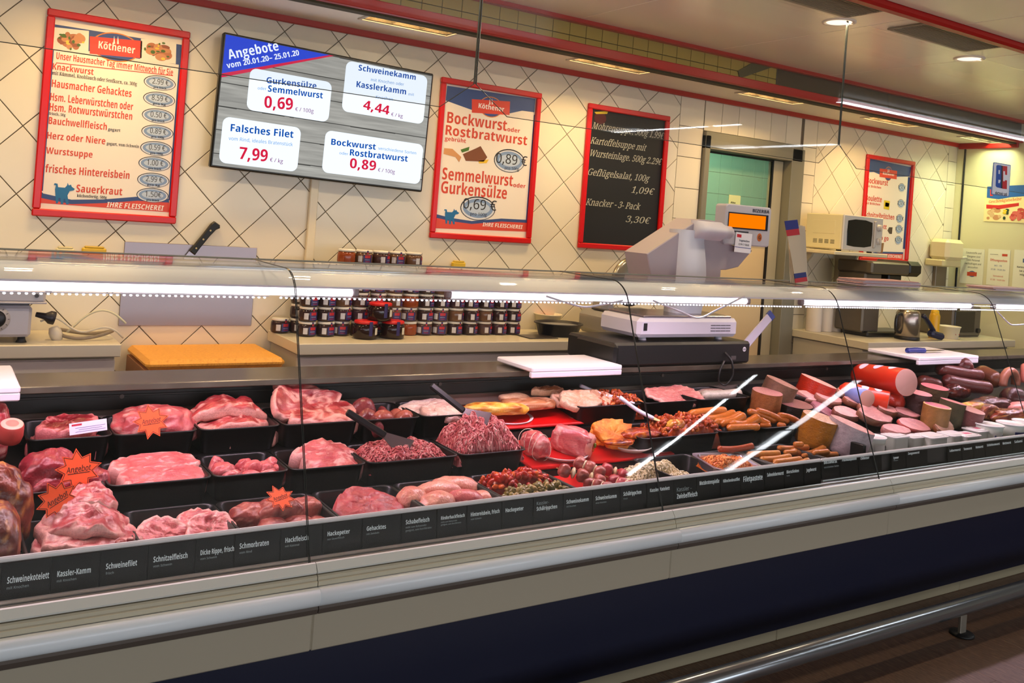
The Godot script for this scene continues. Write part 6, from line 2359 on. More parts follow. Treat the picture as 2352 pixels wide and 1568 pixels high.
func star(u: float, v: float, z: float, r: float, roll: float, lean: float, label: String) -> void:
	var t := thing("offer_star", label, "sign", pz(u, v, z), "orange offer stars in the trays")
	t.rotation = Vector3(lean, 0.25, roll)
	var outer := PackedVector2Array()
	var line_a := PackedVector2Array()
	var rr := [1.0, 0.62, 0.92, 0.60, 0.95, 0.62, 0.90, 0.58, 1.0, 0.62, 0.95, 0.60, 0.92, 0.60, 1.0, 0.62, 0.9, 0.6]
	for k in 18:
		var a := PI / 2 + TAU * k / 18.0
		outer.append(Vector2(cos(a) * 1.12, sin(a)) * r * rr[k])
		line_a.append(Vector2(cos(a) * 1.12, sin(a)) * r * rr[k] * 0.90)
	var g := Geo.new()
	g.prism(outer, -0.0008, 0.0006)
	part("card", g, mat(Color(1.0, 0.36, 0.14), 0.6), t)
	g = Geo.new()
	for k in 18:
		var a := line_a[k]
		var b := line_a[(k + 1) % 18]
		var nn := (b - a).normalized().orthogonal() * 0.0007
		g.prism(PackedVector2Array([a - nn, b - nn, b + nn, a + nn]), 0.0006, 0.0010)
	g.prism(PackedVector2Array([Vector2(-0.5, -0.16) * r, Vector2(0.5, -0.16) * r, Vector2(0.5, -0.13) * r, Vector2(-0.5, -0.13) * r]), 0.0006, 0.0010)
	letters(g, "Angebot", -r * 0.55, r * 0.55, -r * 0.08, r * 0.26, Transform3D(Basis.IDENTITY, Vector3(0, 0, 0.0009)), "Droid Sans", 0.2, 0.0005)
	part("lettering", g, mat(Color(0.16, 0.05, 0.03), 0.6), t)

func spatula(u0: float, v0: float, u1: float, v1: float, u2: float, v2: float, z: float, label: String) -> void:
	var a := pz(u0, v0, z - 0.10)
	var b := pz(u1, v1, z - 0.02)
	var c := pz(u2, v2, z + 0.04)
	var t := thing("spatula", label, "spatula", b, "spatulas in the minced meat")
	var d := (b - a).normalized()
	var side := d.cross(Vector3(0, 0.5, 0.87)).normalized()
	var B := Basis(d, side.cross(d).normalized(), side)
	var L := a.distance_to(b)
	var g := Geo.new()
	g.box(Vector3(-L / 2, 0, 0), Vector3(L, 0.016, 0.026), 0.005, Transform3D(B, Vector3.ZERO))
	part("handle", g, mat(Color(0.05, 0.05, 0.06), 0.35), t)
	var M2 := b.distance_to(c)
	var d2 := (c - b).normalized()
	var s2 := d2.cross(Vector3(0, 0.5, 0.87)).normalized()
	var B2 := Basis(d2, s2, d2.cross(s2))
	g = Geo.new()
	g.prism(PackedVector2Array([Vector2(-0.005, -0.012), Vector2(M2, -0.042), Vector2(M2 * 1.02, 0.0), Vector2(M2, 0.042), Vector2(-0.005, 0.012)]), -0.001, 0.001, Transform3D(B2, Vector3.ZERO))
	part("blade", g, mat(Color(0.52, 0.47, 0.48), 0.25, 0.85), t)

func trays_and_meat() -> void:
	tray("A", 60, 262, 1008, "black tray holding the two film-wrapped steaks with a white sticker")
	tray("A", 262, 458, 992, "black tray holding the pork slice under the offer star in the back row")
	tray("A", 460, 648, 982, "black tray holding three long rib strips")
	tray("A", 650, 830, 990, "black tray holding the big rib slab")
	tray("A", 832, 970, 962, "black tray holding kidneys")
	tray("A", 972, 1085, 958, "black tray holding white bacon slabs behind the mince")
	tray("B", 40, 246, 1128, "black tray holding dark beef joints in the middle row")
	tray("B", 248, 490, 1115, "black tray holding two pork loins")
	tray("B", 492, 668, 1093, "black tray holding small pork chunks")
	tray("B", 670, 846, 1072, "black tray holding pork leg with white fat lines")
	var tb := tray("B", 848, 1058, 1052, "black tray holding the lower heap of minced meat")
	var tc := tray("B", 1060, 1214, 1038, "black tray holding the tall heap of minced meat")
	tray("C", 58, 318, 1265, "black tray holding the stacked neck steaks in the front row")
	tray("C", 320, 548, 1240, "black tray holding round pork chops")
	tray("C", 550, 782, 1215, "black tray holding brownish meat chunks under an offer star")
	tray("C", 784, 980, 1190, "black tray holding one red beef steak")
	tray("C", 982, 1160, 1165, "black tray holding chicken breasts")
	tray("C", 1162, 1335, 1138, "black tray holding red and green marinated meat")
	# back row
	var yA := 0.704
	slab("wrapped_steak", 68, 240, 990, -3.10, yA, 0.17, 0.055, 11, "beef", "dark film-wrapped steak with fat edge, lower of the two", "steak", 0.10, 0.25, 0.0, Vector3(0.12, 0, 0))
	slab("wrapped_steak", 88, 226, 965, -3.12, yA + 0.055, 0.14, 0.05, 12, "beef", "dark film-wrapped steak with fat edge, upper of the two", "steak", 0.16, 0.25, 0.0, Vector3(0.16, -0.15, 0.04))
	var t := thing("pack_sticker", "white printed sticker on the wrapped steaks", "label", pz(203, 980, -3.035))
	t.rotation = Vector3(-0.25, 0.1, 0.07)
	var g := Geo.new()
	g.box(Vector3.ZERO, Vector3(0.112, 0.036, 0.001))
	part("paper", g, mat(Color(0.90, 0.88, 0.94), 0.5), t)
	g = Geo.new()
	for k in 3: g.box(Vector3(0.006, 0.001 - k * 0.006, 0.0006), Vector3(0.09 - 0.02 * (k % 2), 0.0014, 0.0004))
	part("print_line", g, mat(Color(0.4, 0.35, 0.6), 0.5), t)
	g = Geo.new()
	g.box(Vector3(-0.034, 0.011, 0.0006), Vector3(0.03, 0.006, 0.0004))
	part("red_mark", g, mat(Color(0.75, 0.15, 0.25), 0.5), t)
	piece("pork_neck", 262, 452, 936, -3.12, yA, 0.20, 13, "pork", "large pork neck slice behind the offer star in the back row", "pork", "", 0.14, 0.5, 0.75)
	star(347, 968, -3.015, 0.058, 0.05, -0.45, "orange offer star in the back row before the pork neck")
	slab("rib_strip", 478, 640, 975, -3.085, yA + 0.01, 0.12, 0.045, 14, "rib", "lowest of three pork rib strips", "ribs", 0.12, 0.55, -0.02, Vector3(0.1, 0, 0), 0.8, 0.16)
	slab("rib_strip", 455, 622, 955, -3.12, yA + 0.05, 0.12, 0.045, 15, "rib", "middle of three pork rib strips", "ribs", 0.08, 0.45, -0.03, Vector3(0.15, 0.1, 0.0), 0.8, 0.16)
	slab("rib_strip", 438, 612, 935, -3.16, yA + 0.10, 0.11, 0.042, 16, "rib", "topmost of three pork rib strips", "ribs", 0.05, 0.25, -0.045, Vector3(0.15, 0.05, -0.05), 0.8, 0.14)
	slab("rib_slab", 652, 822, 965, -3.13, yA + 0.04, 0.19, 0.065, 17, "rib", "thick belly slab with a pale rind edge", "ribs", 0.10, 0.8, -0.01, Vector3(0.22, 0, -0.02), 0.7, 0.10)
	slab("rib_slab", 606, 776, 930, -3.19, yA + 0.09, 0.17, 0.04, 18, "rib", "upright bony rib slab leaning behind the belly slab", "ribs", 0.06, 0.7, 0.02, Vector3(0.75, 0, -0.20), 0.6, 0.14)
	var kd := [[805, 866, 914, -3.16, 19, "kidney"], [822, 868, 938, -3.10, 20, "kidney"], [857, 908, 940, -3.07, 21, "kidney_pale"], [868, 890, 932, -3.15, 22, "kidney"], [893, 930, 937, -3.12, 23, "kidney_pale"], [905, 954, 941, -3.08, 24, "kidney_pale"], [845, 880, 955, -3.04, 25, "kidney"]]
	var kn := ["largest dark kidney at the back of its tray", "dark kidney below the largest one", "pale smooth kidney in the middle of its tray", "small dark kidney at the back of its tray", "round pale kidney towards the bacon", "long pale kidney nearest the bacon", "dark kidney at the front of its tray"]
	for k in kd.size():
		var q: Array = kd[k]
		piece("kidney", q[0], q[1], q[2], q[3], yA, 0.075, q[4], q[5], kn[k], "kidney", "", 0.07, 0.05, 1.0, 0.22)
	for k in 3:
		slab("bacon_slab", [915, 965, 1000][k], [1040, 1062, 1062][k], [938, 952, 958][k], [-3.17, -3.10, -3.06][k], yA + [0.06, 0.06, 0.055][k], 0.10, 0.028, 26 + k, "fat", ["white bacon slab lying furthest back", "white bacon slab in the middle of its tray", "whitest bacon slab at the front of its tray"][k], "bacon", 0.0, 0.3, -0.01, Vector3(0.2, 0.15, 0.05 - 0.08 * k), 0.6, 0.08)
	# middle row
	var yB := 0.624
	piece("beef_joint", 46, 188, 1034, -2.88, yB, 0.17, 31, "beef", "big dark red beef joint at the near end of the middle row", "beef", "", 0.14, 0.14, 0.9)
	piece("beef_joint", 196, 254, 1072, -2.86, yB, 0.13, 32, "beef", "small dark beef joint beside the pork loins", "beef", "", 0.14, 0.2, 0.9)
	piece("beef_joint", 75, 195, 1092, -2.815, yB, 0.07, 33, "beef", "flat beef piece in front of the big joint", "beef", "", 0.16, 0.35, 0.9)
	star(180, 1079, -2.755, 0.062, 0.0, -0.45, "orange offer star before the dark beef joints")
	slab("pork_loin", 250, 452, 1062, -2.925, yB + 0.03, 0.11, 0.07, 34, "loin", "pork loin lying at the back of its tray", "pork", 0.10, 0.12, -0.01, Vector3(0.15, 0.03, 0.0), 0.62, 0.07)
	slab("pork_loin", 270, 470, 1084, -2.845, yB + 0.012, 0.125, 0.072, 35, "loin", "pork loin lying at the front of its tray", "pork", 0.10, 0.12, -0.01, Vector3(0.22, 0.05, -0.03), 0.62, 0.07)
	var rng := RandomNumberGenerator.new()
	rng.seed = 77
	var ch := [[482, 520, 1050, -2.88], [488, 545, 1066, -2.83], [540, 585, 1052, -2.89], [560, 610, 1060, -2.85], [600, 640, 1052, -2.88], [590, 632, 1063, -2.84], [622, 655, 1064, -2.86], [505, 560, 1079, -2.81], [550, 606, 1080, -2.81], [595, 645, 1078, -2.815]]
	var cn := ["corner chunk sticking up next to the loins", "chunk below the corner chunk", "tall chunk in the middle back", "folded chunk right of the tall chunk", "chunk at the back right", "dark chunk in the middle", "chunk at the right end", "flat chunk at the front left", "flat chunk at the front middle", "flat chunk at the front right"]
	for k in ch.size():
		piece("pork_chunk", ch[k][0], ch[k][1], ch[k][2], ch[k][3], yB, rng.randf_range(0.05, 0.065), 40 + k, "loin", "pork %s of the chunk tray" % cn[k], "pork", "pork chunks in one tray", 0.2, 0.3, 0.8, 0.3, rng.randf_range(-0.4, 0.4))
	slab("pork_leg_slice", 672, 818, 1036, -2.925, yB + 0.04, 0.11, 0.06, 51, "loin", "pork leg slice lying furthest back, with a pale edge", "pork", 0.14, 0.15, -0.02, Vector3(0.2, 0.1, -0.06), 0.75, 0.10)
	slab("pork_leg_slice", 694, 832, 1052, -2.85, yB + 0.02, 0.13, 0.065, 52, "loin", "pork leg slice with white fat lines at the front", "pork", 0.05, 0.75, -0.02, Vector3(0.3, 0.1, -0.05), 0.75, 0.10)
	for q in [[856, 1046, 1012, -2.872, 61, "lower heap of pale minced meat with a spatula", tb], [1010, 1204, 952, -2.875, 62, "tall heap of minced meat, the largest in the counter", tc]]:
		var s := spot(q[0], q[1], q[2], q[3], yB + 0.03)
		g = Geo.new()
		var tr: Node3D = q[6]
		var tw: float = tr.mesh.get_aabb().size.x - (0.0 if q[4] == 62 else 0.03)
		heap(g, tw, 0.205, s[2] * 0.88, q[4], "mince", "shred", 0.0028, 1500 if q[4] == 62 else 1100, 3.2 if q[4] == 62 else 4.0)
		solo("minced_meat", g, flesh(0.34), q[5], "minced meat", "", Vector3(tr.position.x, yB + 0.03, q[3]))
	spatula(796, 945, 885, 1000, 938, 1032, -2.86, "black-handled spatula stuck in the lower minced meat")
	spatula(990, 884, 1066, 944, 1120, 968, -2.90, "black-handled spatula stuck in the tall heap of minced meat")
	# front row
	var yC := 0.554
	slab("neck_steak", 72, 300, 1255, -2.56, yC, 0.21, 0.035, 71, "pork", "lowest of the stacked pork neck steaks", "steak", 0.14, 0.5, 0.0, Vector3(0.1, 0, 0.0), 0.8, 0.16)
	slab("neck_steak", 70, 262, 1230, -2.60, yC + 0.034, 0.20, 0.035, 72, "pork", "second lowest of the stacked pork neck steaks", "steak", 0.12, 0.5, 0.0, Vector3(0.12, 0.2, 0.06), 0.8, 0.16)
	slab("neck_steak", 84, 318, 1215, -2.565, yC + 0.065, 0.20, 0.036, 73, "pork", "neck steak with red bone end in the middle of the stack", "steak", 0.10, 0.55, -0.02, Vector3(0.2, 0, -0.06), 0.8, 0.16)
	slab("neck_steak", 108, 306, 1165, -2.60, yC + 0.105, 0.19, 0.035, 74, "pork", "uppermost neck steak in front of the tilted star", "steak", 0.08, 0.5, -0.05, Vector3(0.25, 0.1, -0.12), 0.8, 0.16)
	slab("neck_steak", 150, 268, 1125, -2.67, yC + 0.135, 0.12, 0.03, 75, "pork", "small neck steak at the top back of the stack", "steak", 0.05, 0.3, -0.02, Vector3(0.2, 0, -0.10), 0.85, 0.14)
	g = Geo.new()
	for q in [[0.0, 0.02, 0.03, 101], [0.03, 0.0, 0.022, 102], [-0.03, 0.03, 0.02, 103]]:
		lump(g, Vector3(q[2], q[2] * 0.8, q[2]), q[3], "rib", 0.2, 0.5, 0.9, 20.0, 14, 9, Transform3D(Basis.IDENTITY, Vector3(q[0], 0, q[1])))
	solo("bone_end", g, flesh(0.3), "red cut bone end lying against the neck steak stack", "bone", "", pz(272, 1252, -2.50))
	star(132, 1148, -2.625, 0.055, 0.42, -0.45, "orange offer star tilted behind the upper neck steak")
	slab("pork_chop", 402, 512, 1190, -2.64, yC + 0.03, 0.12, 0.03, 81, "loin", "pork chop at the back of the chop tray", "chop", 0.14, 0.15, 0.0, Vector3(0.35, 0.1, 0.0), 0.95, 0.08)
	slab("pork_chop", 302, 442, 1218, -2.555, yC + 0.035, 0.15, 0.03, 82, "loin", "round pork chop nearest the neck steaks", "chop", 0.13, 0.12, 0.0, Vector3(0.50, 0.1, 0.03), 0.95, 0.08)
	slab("pork_chop", 428, 544, 1208, -2.545, yC + 0.04, 0.15, 0.03, 83, "loin", "round pork chop with a white fat rim nearest the chunks", "chop", 0.13, 0.12, 0.0, Vector3(0.50, -0.1, -0.03), 0.95, 0.08)
	for q in [[528, 622, 1158, -2.61, 84, "flat piece at the left"], [584, 700, 1146, -2.59, 85, "big grained piece in the middle"], [655, 738, 1144, -2.62, 86, "piece with a white fat spot at the back right"], [590, 668, 1194, -2.53, 87, "round piece at the front"], [650, 722, 1186, -2.53, 88, "pale piece at the front right"], [700, 752, 1184, -2.56, 89, "small piece at the right end"]]:
		piece("meat_chunk", q[0], q[1], q[2], q[3], yC, 0.10, q[4], "skewer", "brownish stewing meat, %s of the tray" % q[5], "meat", "stewing meat in one tray", 0.14, 0.4, 0.8)
	star(644, 1143, -2.56, 0.047, 0.12, -0.95, "orange offer star lying flat on the stewing meat")
	slab("beef_steak", 760, 918, 1160, -2.575, yC + 0.03, 0.17, 0.055, 90, "steak", "thick red beef steak alone in its tray", "steak", 0.03, 0.25, -0.01, Vector3(0.35, 0.1, -0.08), 0.85, 0.09)
	var cb := [[912, 982, 1118, -2.60, "leftmost, against the tray wall"], [936, 1066, 1106, -2.63, "lying across the back left"], [986, 1098, 1094, -2.66, "large and smooth at the back"], [958, 1052, 1130, -2.555, "at the front left"], [1030, 1110, 1124, -2.56, "pinkest, at the front middle"], [1080, 1148, 1128, -2.565, "at the front right"]]
	for k in cb.size():
		var q: Array = cb[k]
		piece("chicken_breast", q[0], q[1], q[2], q[3], yC + 0.01, 0.10, 110 + k, "loin" if k == 4 else "chicken", "raw chicken breast %s" % q[4], "chicken", "chicken breasts in one tray", 0.07, 0.06, 0.95, 0.26, [0.5, 0.1, -0.15, 0.3, -0.3, -0.5][k])
	for q in [[1098, 1268, 1080, -2.66, 121, "red_marinade", "heap of red marinated meat strips", 0.11], [1152, 1322, 1112, -2.535, 122, "herb_marinade", "heap of green herb-marinated meat strips", 0.11]]:
		var s := spot(q[0], q[1], q[2], q[3], yC + 0.01)
		g = Geo.new()
		heap(g, s[1] * 0.94, q[7], s[2] * 0.85, q[4], q[5], "lump", 0.011, 150, 4.0, 0.5)
		solo("marinated_meat", g, flesh(0.16), q[6], "marinated meat", "", s[0])
	# unwrapped smoked pieces at the near end
	piece("smoked_ham", -60, 55, 1160, -2.56, 0.545, 0.22, 131, "smoked", "big smoked pork with golden rind at the near front corner", "smoked meat", "", 0.10, 0.3, 0.8)
	piece("smoked_ham", -50, 78, 1078, -2.70, 0.545, 0.12, 132, "smoked", "smoked knuckle behind the big smoked pork", "smoked meat", "", 0.14, 0.3, 0.9)
	slab("smoked_slice", -70, 52, 1020, -2.86, 0.64, 0.18, 0.06, 133, "kidney", "cut ham shank with white fat lines at the near end", "smoked meat", 0.16, 0.7, 0.0, Vector3(0.7, 0, -0.25), 0.9, 0.1)
	t = thing("marrow_bone", "cut marrow bone with pale middle at the near end of the back row", "bone", pz(25, 990, -3.0))
	t.rotation = Vector3(0.35, 0, -0.05)
	g = Geo.new()
	g.smooth()
	g.lathe([Vector2(0, -0.03), Vector2(0.032, -0.03), Vector2(0.036, -0.01), Vector2(0.034, 0.02), Vector2(0.031, 0.026)], 28)
	part("outside", g, mat(Color(0.72, 0.27, 0.24), 0.4), t)
	g = Geo.new()
	g.smooth()
	g.lathe([Vector2(0.031, 0.026), Vector2(0.027, 0.029), Vector2(0.018, 0.028)], 28)
	part("bone_rim", g, mat(Color(0.90, 0.66, 0.58), 0.45), t)
	g = Geo.new()
	g.smooth()
	g.lathe([Vector2(0.018, 0.028), Vector2(0.012, 0.026), Vector2(0, 0.027)], 20)
	part("marrow", g, mat(Color(0.85, 0.50, 0.44), 0.3), t)
	piece("wrapped_meat", -40, 26, 928, -3.12, 0.695, 0.14, 135, "pork", "film-wrapped pale meat behind the marrow bone", "meat", "", 0.06, 0.4, 0.6, 0.12)

func plate(u: float, v: float, z: float, r: float, label: String, sz := 0.8, tilt := 0.10) -> Array:
	var c := pz(u, v, z)
	var g := Geo.new()
	g.smooth()
	g.lathe([Vector2(0, 0), Vector2(r * 0.62, 0), Vector2(r * 0.98, 0.022), Vector2(r, 0.026), Vector2(r * 0.98, 0.0275), Vector2(r * 0.66, 0.007), Vector2(0, 0.006)], 48, Transform3D.IDENTITY, 1.0, sz)
	var o := solo("plate", g, mat(Color(0.90, 0.88, 0.88), 0.22), label, "plate", "white plates on the red boards", c)
	o.rotation.x = tilt
	return [c, o]

func sausage(u0: float, v0: float, u1: float, v1: float, z0: float, z1: float, rpx: float, bow: float, kind: Color, label: String, group: String, cat := "sausage", gloss := 0.3) -> MeshInstance3D:
	var a := pz(u0, v0, z0)
	var b := pz(u1, v1, z1)
	var r := rpx * a.distance_to(EYE) / FOCAL
	var c := (a + b) / 2
	var d := (b - a)
	var side := d.cross(Vector3(0.2, 1, 0.3)).normalized()
	var upv := side.cross(d).normalized()
	var pts := []
	var rad := []
	for k in 23:
		var f := k / 22.0
		pts.append(a + d * f - c - upv * bow * d.length() * (1.0 - pow(2 * f - 1, 2)))
		var e := minf(f, 1 - f) * d.length() / r
		rad.append(r * (sqrt(1.0 - pow(1.0 - minf(e, 1.0), 2)) if e < 1.0 else 1.0) + 0.0005)
	var g := Geo.new()
	g.smooth()
	var seg := 16
	var C := kind.srgb_to_linear()
	var D := C.darkened(0.28)
	var N := n3(int(u0 * 3 + v0))
	g.grid(seg, 22, func(u: float, v: float) -> Vector3:
		var i := roundi(v * 22)
		var t: Vector3 = (pts[mini(i + 1, 22)] - pts[maxi(i - 1, 0)]).normalized()
		var s := t.cross(upv).normalized()
		var w := s.cross(t)
		return pts[i] + (s * cos(TAU * u) - w * sin(TAU * u)) * rad[i], func(u: float, v: float, p: Vector3) -> Color:
		return C.lerp(D, clampf(0.25 + N.get_noise_3dv(p * 45) * 0.7 + (0.5 if v < 0.03 or v > 0.97 else 0.0), 0, 1)))
	return solo("sausage", g, flesh(gloss), label, cat, group, c)

func plates_and_salads() -> void:
	# red serving boards
	var red := mat(Color(0.80, 0.03, 0.05), 0.3)
	for q in [["red plastic board in the back row under two plates", 1.93, 2.66, -3.27, -3.02, 0.70, 0.72], ["red plastic board in the middle row under the roulade plate", 2.00, 2.74, -2.99, -2.74, 0.622, 0.636], ["red plastic board in front below the skewers", 1.99, 2.68, -2.73, -2.55, 0.56, 0.57]]:
		var g := Geo.new()
		g.box(Vector3(0, 0.008, 0), Vector3(q[2] - q[1], 0.014, q[4] - q[3]), 0.005, Transform3D(Basis(Vector3.RIGHT, 0.16), Vector3.ZERO))
		solo("serving_board", g, red, q[0], "board", "red serving boards", Vector3((q[1] + q[2]) / 2, q[6], (q[3] + q[4]) / 2))
	var yA := 0.75
	# plates at the back
	plate(1160, 968, -3.13, 0.125, "white plate under the yellow and the shredded roast")
	plate(1330, 962, -3.12, 0.105, "white plate under the pale roast slices")
	piece("roast_pork", 1150, 1272, 915, -3.13, 0.76, 0.12, 201, "roast", "roast pork with shredded pale top and brown crust", "roast", "", 0.16, 0.5, 0.75, 0.4)
	piece("stuffed_roast", 1078, 1205, 924, -3.10, 0.75, 0.10, 202, "yellow", "brown roast topped with yellow slices", "roast", "", 0.13, 0.6, 0.85, 0.35, -0.25)
	piece("roast_pork", 1150, 1215, 903, -3.20, 0.77, 0.08, 203, "cooked", "small pale roast piece behind the shredded roast", "roast", "", 0.1, 0.2, 0.8, 0.4)
	slab("roast_strip", 1218, 1288, 918, -3.20, 0.80, 0.05, 0.03, 204, "roast", "thin brown crusted roast strip behind the plates", "roast", 0.2, 0.3, 0.0, Vector3(0.2, 0, 0))
	slab("roast_slice", 1262, 1318, 942, -3.15, 0.775, 0.10, 0.03, 205, "cooked", "pale roast slice at the left of its plate", "roast", 0.05, 0.1, 0.0, Vector3(0.5, 0.1, 0))
	slab("roast_slice", 1340, 1398, 940, -3.12, 0.775, 0.10, 0.03, 206, "cooked", "pale roast slice at the right of its plate", "roast", 0.05, 0.1, 0.0, Vector3(0.5, -0.1, -0.1))
	slab("roast_slice", 1282, 1368, 942, -3.085, 0.78, 0.11, 0.032, 207, "cooked", "largest pale roast slice at the front of its plate", "roast", 0.05, 0.1, 0.0, Vector3(0.6, 0, -0.03))
	# plates in the middle row
	plate(1288, 1050, -2.83, 0.115, "white plate under the rolled roasts", 0.85)
	plate(1444, 1030, -2.83, 0.105, "white plate under the breaded cutlets", 0.85)
	# rolled roasts: body, cut end, stuffing
	var t := thing("rolled_roast", "large pink rolled roast with stuffing in its cut end", "roast", pz(1315, 1012, -2.84))
	var ax := (pz(1372, 1030, -2.76) - pz(1265, 1000, -2.90)).normalized()
	var B := Basis(ax.cross(Vector3.UP).normalized(), ax, ax.cross(ax.cross(Vector3.UP).normalized()) * -1).orthonormalized()
	var g := Geo.new()
	lump(g, Vector3(0.105, 0.17, 0.105), 211, "loin", 0.10, 0.5, 0.55, 14.0, 40, 28, Transform3D(B, -ax * 0.085))
	part("meat", g, flesh(0.28), t)
	g = Geo.new()
	g.smooth()
	var face := Transform3D(B, ax * 0.080)
	g.lathe([Vector2(0.050, -0.02), Vector2(0.046, 0.002), Vector2(0.03, 0.006), Vector2(0, 0.006)], 28, face)
	part("cut_end", g, mat(Color(0.88, 0.56, 0.50), 0.35), t)
	g = Geo.new()
	lump(g, Vector3(0.035, 0.012, 0.04), 212, "glazed", 0.25, 0.4, 0.9, 30.0, 16, 8, Transform3D(B, ax * 0.083 + B.x * 0.012))
	part("stuffing", g, flesh(0.3), t)
	g = Geo.new()
	lump(g, Vector3(0.014, 0.012, 0.02), 213, "herb_marinade", 0.2, 0.3, 0.9, 30.0, 14, 8, Transform3D(B, ax * 0.087 + B.x * 0.02 + B.z * 0.012))
	part("pickle", g, mat(Color(0.42, 0.45, 0.10), 0.25), t)
	t = thing("rolled_roast", "smaller pink rolled roast tied with white string", "roast", pz(1226, 1052, -2.84))
	g = Geo.new()
	lump(g, Vector3(0.085, 0.105, 0.14), 214, "loin", 0.14, 0.7, 0.8)
	part("meat", g, flesh(0.28), t)
	for k in 4:
		g = Geo.new()
		var pts := []
		for m in 24:
			var a := TAU * m / 23.0
			pts.append(Vector3(0.043 * cos(a), 0.052 + 0.052 * sin(a), -0.05 + 0.032 * k + 0.008 * sin(a * 2 + k)))
		g.tube(pts, 0.0012, 5)
		part("string", g, mat(Color(0.92, 0.88, 0.80), 0.8), t)
	slab("breaded_cutlet", 1356, 1400, 985, -2.89, 0.685, 0.10, 0.02, 221, "breaded", "orange breaded cutlet at the back left of its plate", "cutlet", 0.0, 0.2, 0.0, Vector3(0.5, 0, 0.1), 0.9, 0.2, 0.6)
	slab("breaded_cutlet", 1362, 1448, 998, -2.86, 0.69, 0.14, 0.025, 222, "breaded", "big orange breaded cutlet leaning on its plate", "cutlet", 0.0, 0.2, 0.01, Vector3(0.65, 0, -0.04), 0.9, 0.16, 0.6)
	piece("glazed_meat", 1432, 1512, 984, -2.83, 0.68, 0.09, 223, "glazed", "big brown glazed meat piece at the right of its plate", "meat", "", 0.2, 0.6, 0.85, 0.2)
	piece("glazed_meat", 1392, 1456, 1008, -2.79, 0.675, 0.07, 224, "glazed", "low brown glazed meat piece at the front of its plate", "meat", "", 0.2, 0.8, 0.85, 0.2)
	# skewers in front
	var sk := [[[1290, 1078], [1392, 1108], -2.62, "skewer", "brownish meat skewer with onion rings, pointing at the glass"], [[1328, 1062], [1385, 1090], -2.66, "skewer", "brownish meat skewer with onion rings behind the first"], [[1352, 1112], [1402, 1122], -2.56, "skewer", "short brownish skewer lying lowest at the tray corner"], [[1388, 1076], [1478, 1108], -2.64, "steak", "red meat skewer with pale mushrooms, nearer the screen joint"], [[1408, 1106], [1455, 1120], -2.56, "steak", "red meat skewer lying lowest beside the rail"]]
	for k in sk.size():
		var q: Array = sk[k]
		var a := pz(q[0][0], q[0][1], q[2] - 0.03)
		var b := pz(q[1][0], q[1][1], q[2] + 0.05)
		t = thing("meat_skewer", q[4], "skewer", a, "raw meat skewers")
		var d := b - a
		g = Geo.new()
		g.tube([-d * 0.12, d * 1.2], 0.0018, 6)
		part("stick", g, mat(Color(0.82, 0.66, 0.42), 0.6), t)
		var n := 5
		for m in n:
			g = Geo.new()
			var X := Transform3D(Basis(d.normalized(), Vector3.UP, d.normalized().cross(Vector3.UP)).orthonormalized(), d * (m + 0.3) / n)
			if m % 2 == 0:
				lump(g, Vector3(0.044, 0.050, 0.050), 231 + k * 7 + m, q[3], 0.14, 0.3, 0.75, 20.0, 20, 12, X.translated_local(Vector3(0, -0.025, 0)))
				part("meat_cube", g, flesh(0.28), t)
			else:
				lump(g, Vector3(0.016, 0.044, 0.044), 231 + k * 7 + m, "onion", 0.06, 0.3, 1.0, 20.0, 20, 12, X.translated_local(Vector3(0, -0.022, 0)))
				part("onion_ring", g, flesh(0.3), t)
	# onion covered schnitzels
	for q in [[1425, 1562, 1054, -2.62, 251, "big heap of shredded white onion over meat"], [1538, 1600, 1082, -2.53, 252, "small heap of shredded white onion at the front"], [1598, 1640, 1090, -2.50, 253, "smallest heap of shredded white onion beside the foil tray"]]:
		var s := spot(q[0], q[1], q[2], q[3], 0.565)
		g = Geo.new()
		heap(g, s[1], 0.12, s[2] * 0.85, q[4], "onion", "shred", 0.0020, 900 if q[4] == 251 else 400, 2.2)
		solo("onion_heap", g, flesh(0.5), q[5], "onion", "", s[0])
	# goulash, sausages
	tray("A", 1332, 1478, 930, "black tray holding orange goulash with white tongs in the back row")
	tray("A", 1482, 1606, 922, "black tray holding pink ham slices in the back row")
	tray("A", 1608, 1728, 916, "black tray holding a white sausage in the back row")
	tray("B", 1478, 1656, 1003, "black tray holding goulash in the middle row")
	tray("B", 1658, 1752, 985, "black tray holding thick sausages")
	tray("B", 1754, 1838, 974, "black tray holding thin sausages")
	tray("C", 1556, 1688, 1092, "black tray under the foil tray in the front row")
	tray("C", 1692, 1790, 1064, "black tray holding pale yellow sausages")
	tray("C", 1792, 1912, 1046, "black tray holding short sausages beside the far rail")
	for q in [[1345, 1470, 900, -3.13, 261, "goulash", "orange goulash under the white tongs in the back row", 0.20, 40.0], [1488, 1645, 948, -2.87, 262, "goulash", "large heap of goulash in the middle row", 0.20, 38.0]]:
		var s := spot(q[0], q[1], q[2], q[3], 0.71 if q[4] == 261 else 0.63)
		g = Geo.new()
		heap(g, s[1] * 0.95, q[7], s[2] * 0.85, q[4], q[5], "lump", 0.0085, 300, 4.0, 0.8)
		solo("goulash", g, flesh(0.25), q[6], "goulash", "", s[0])
	for q in [[1332, 885, 1425, 915, 1458, 926, "white plastic spoon in the orange goulash of the back row", -3.10], [1424, 912, 1500, 960, 1548, 982, "white plastic spoon with yellow sauce in the middle goulash", -2.90]]:
		var z: float = q[7]
		t = thing("serving_spoon", q[6], "spoon", pz(q[2], q[3], z), "white serving spoons")
		var a := pz(q[0], q[1], z - 0.08) - t.position
		var c := pz(q[4], q[5], z + 0.05) - t.position
		g = Geo.new()
		g.smooth()
		g.tube(smooth_path([a, a * 0.5 + Vector3(0, -0.008, 0), Vector3.ZERO]), 0.018, 8, true, -1.0, 0.5)
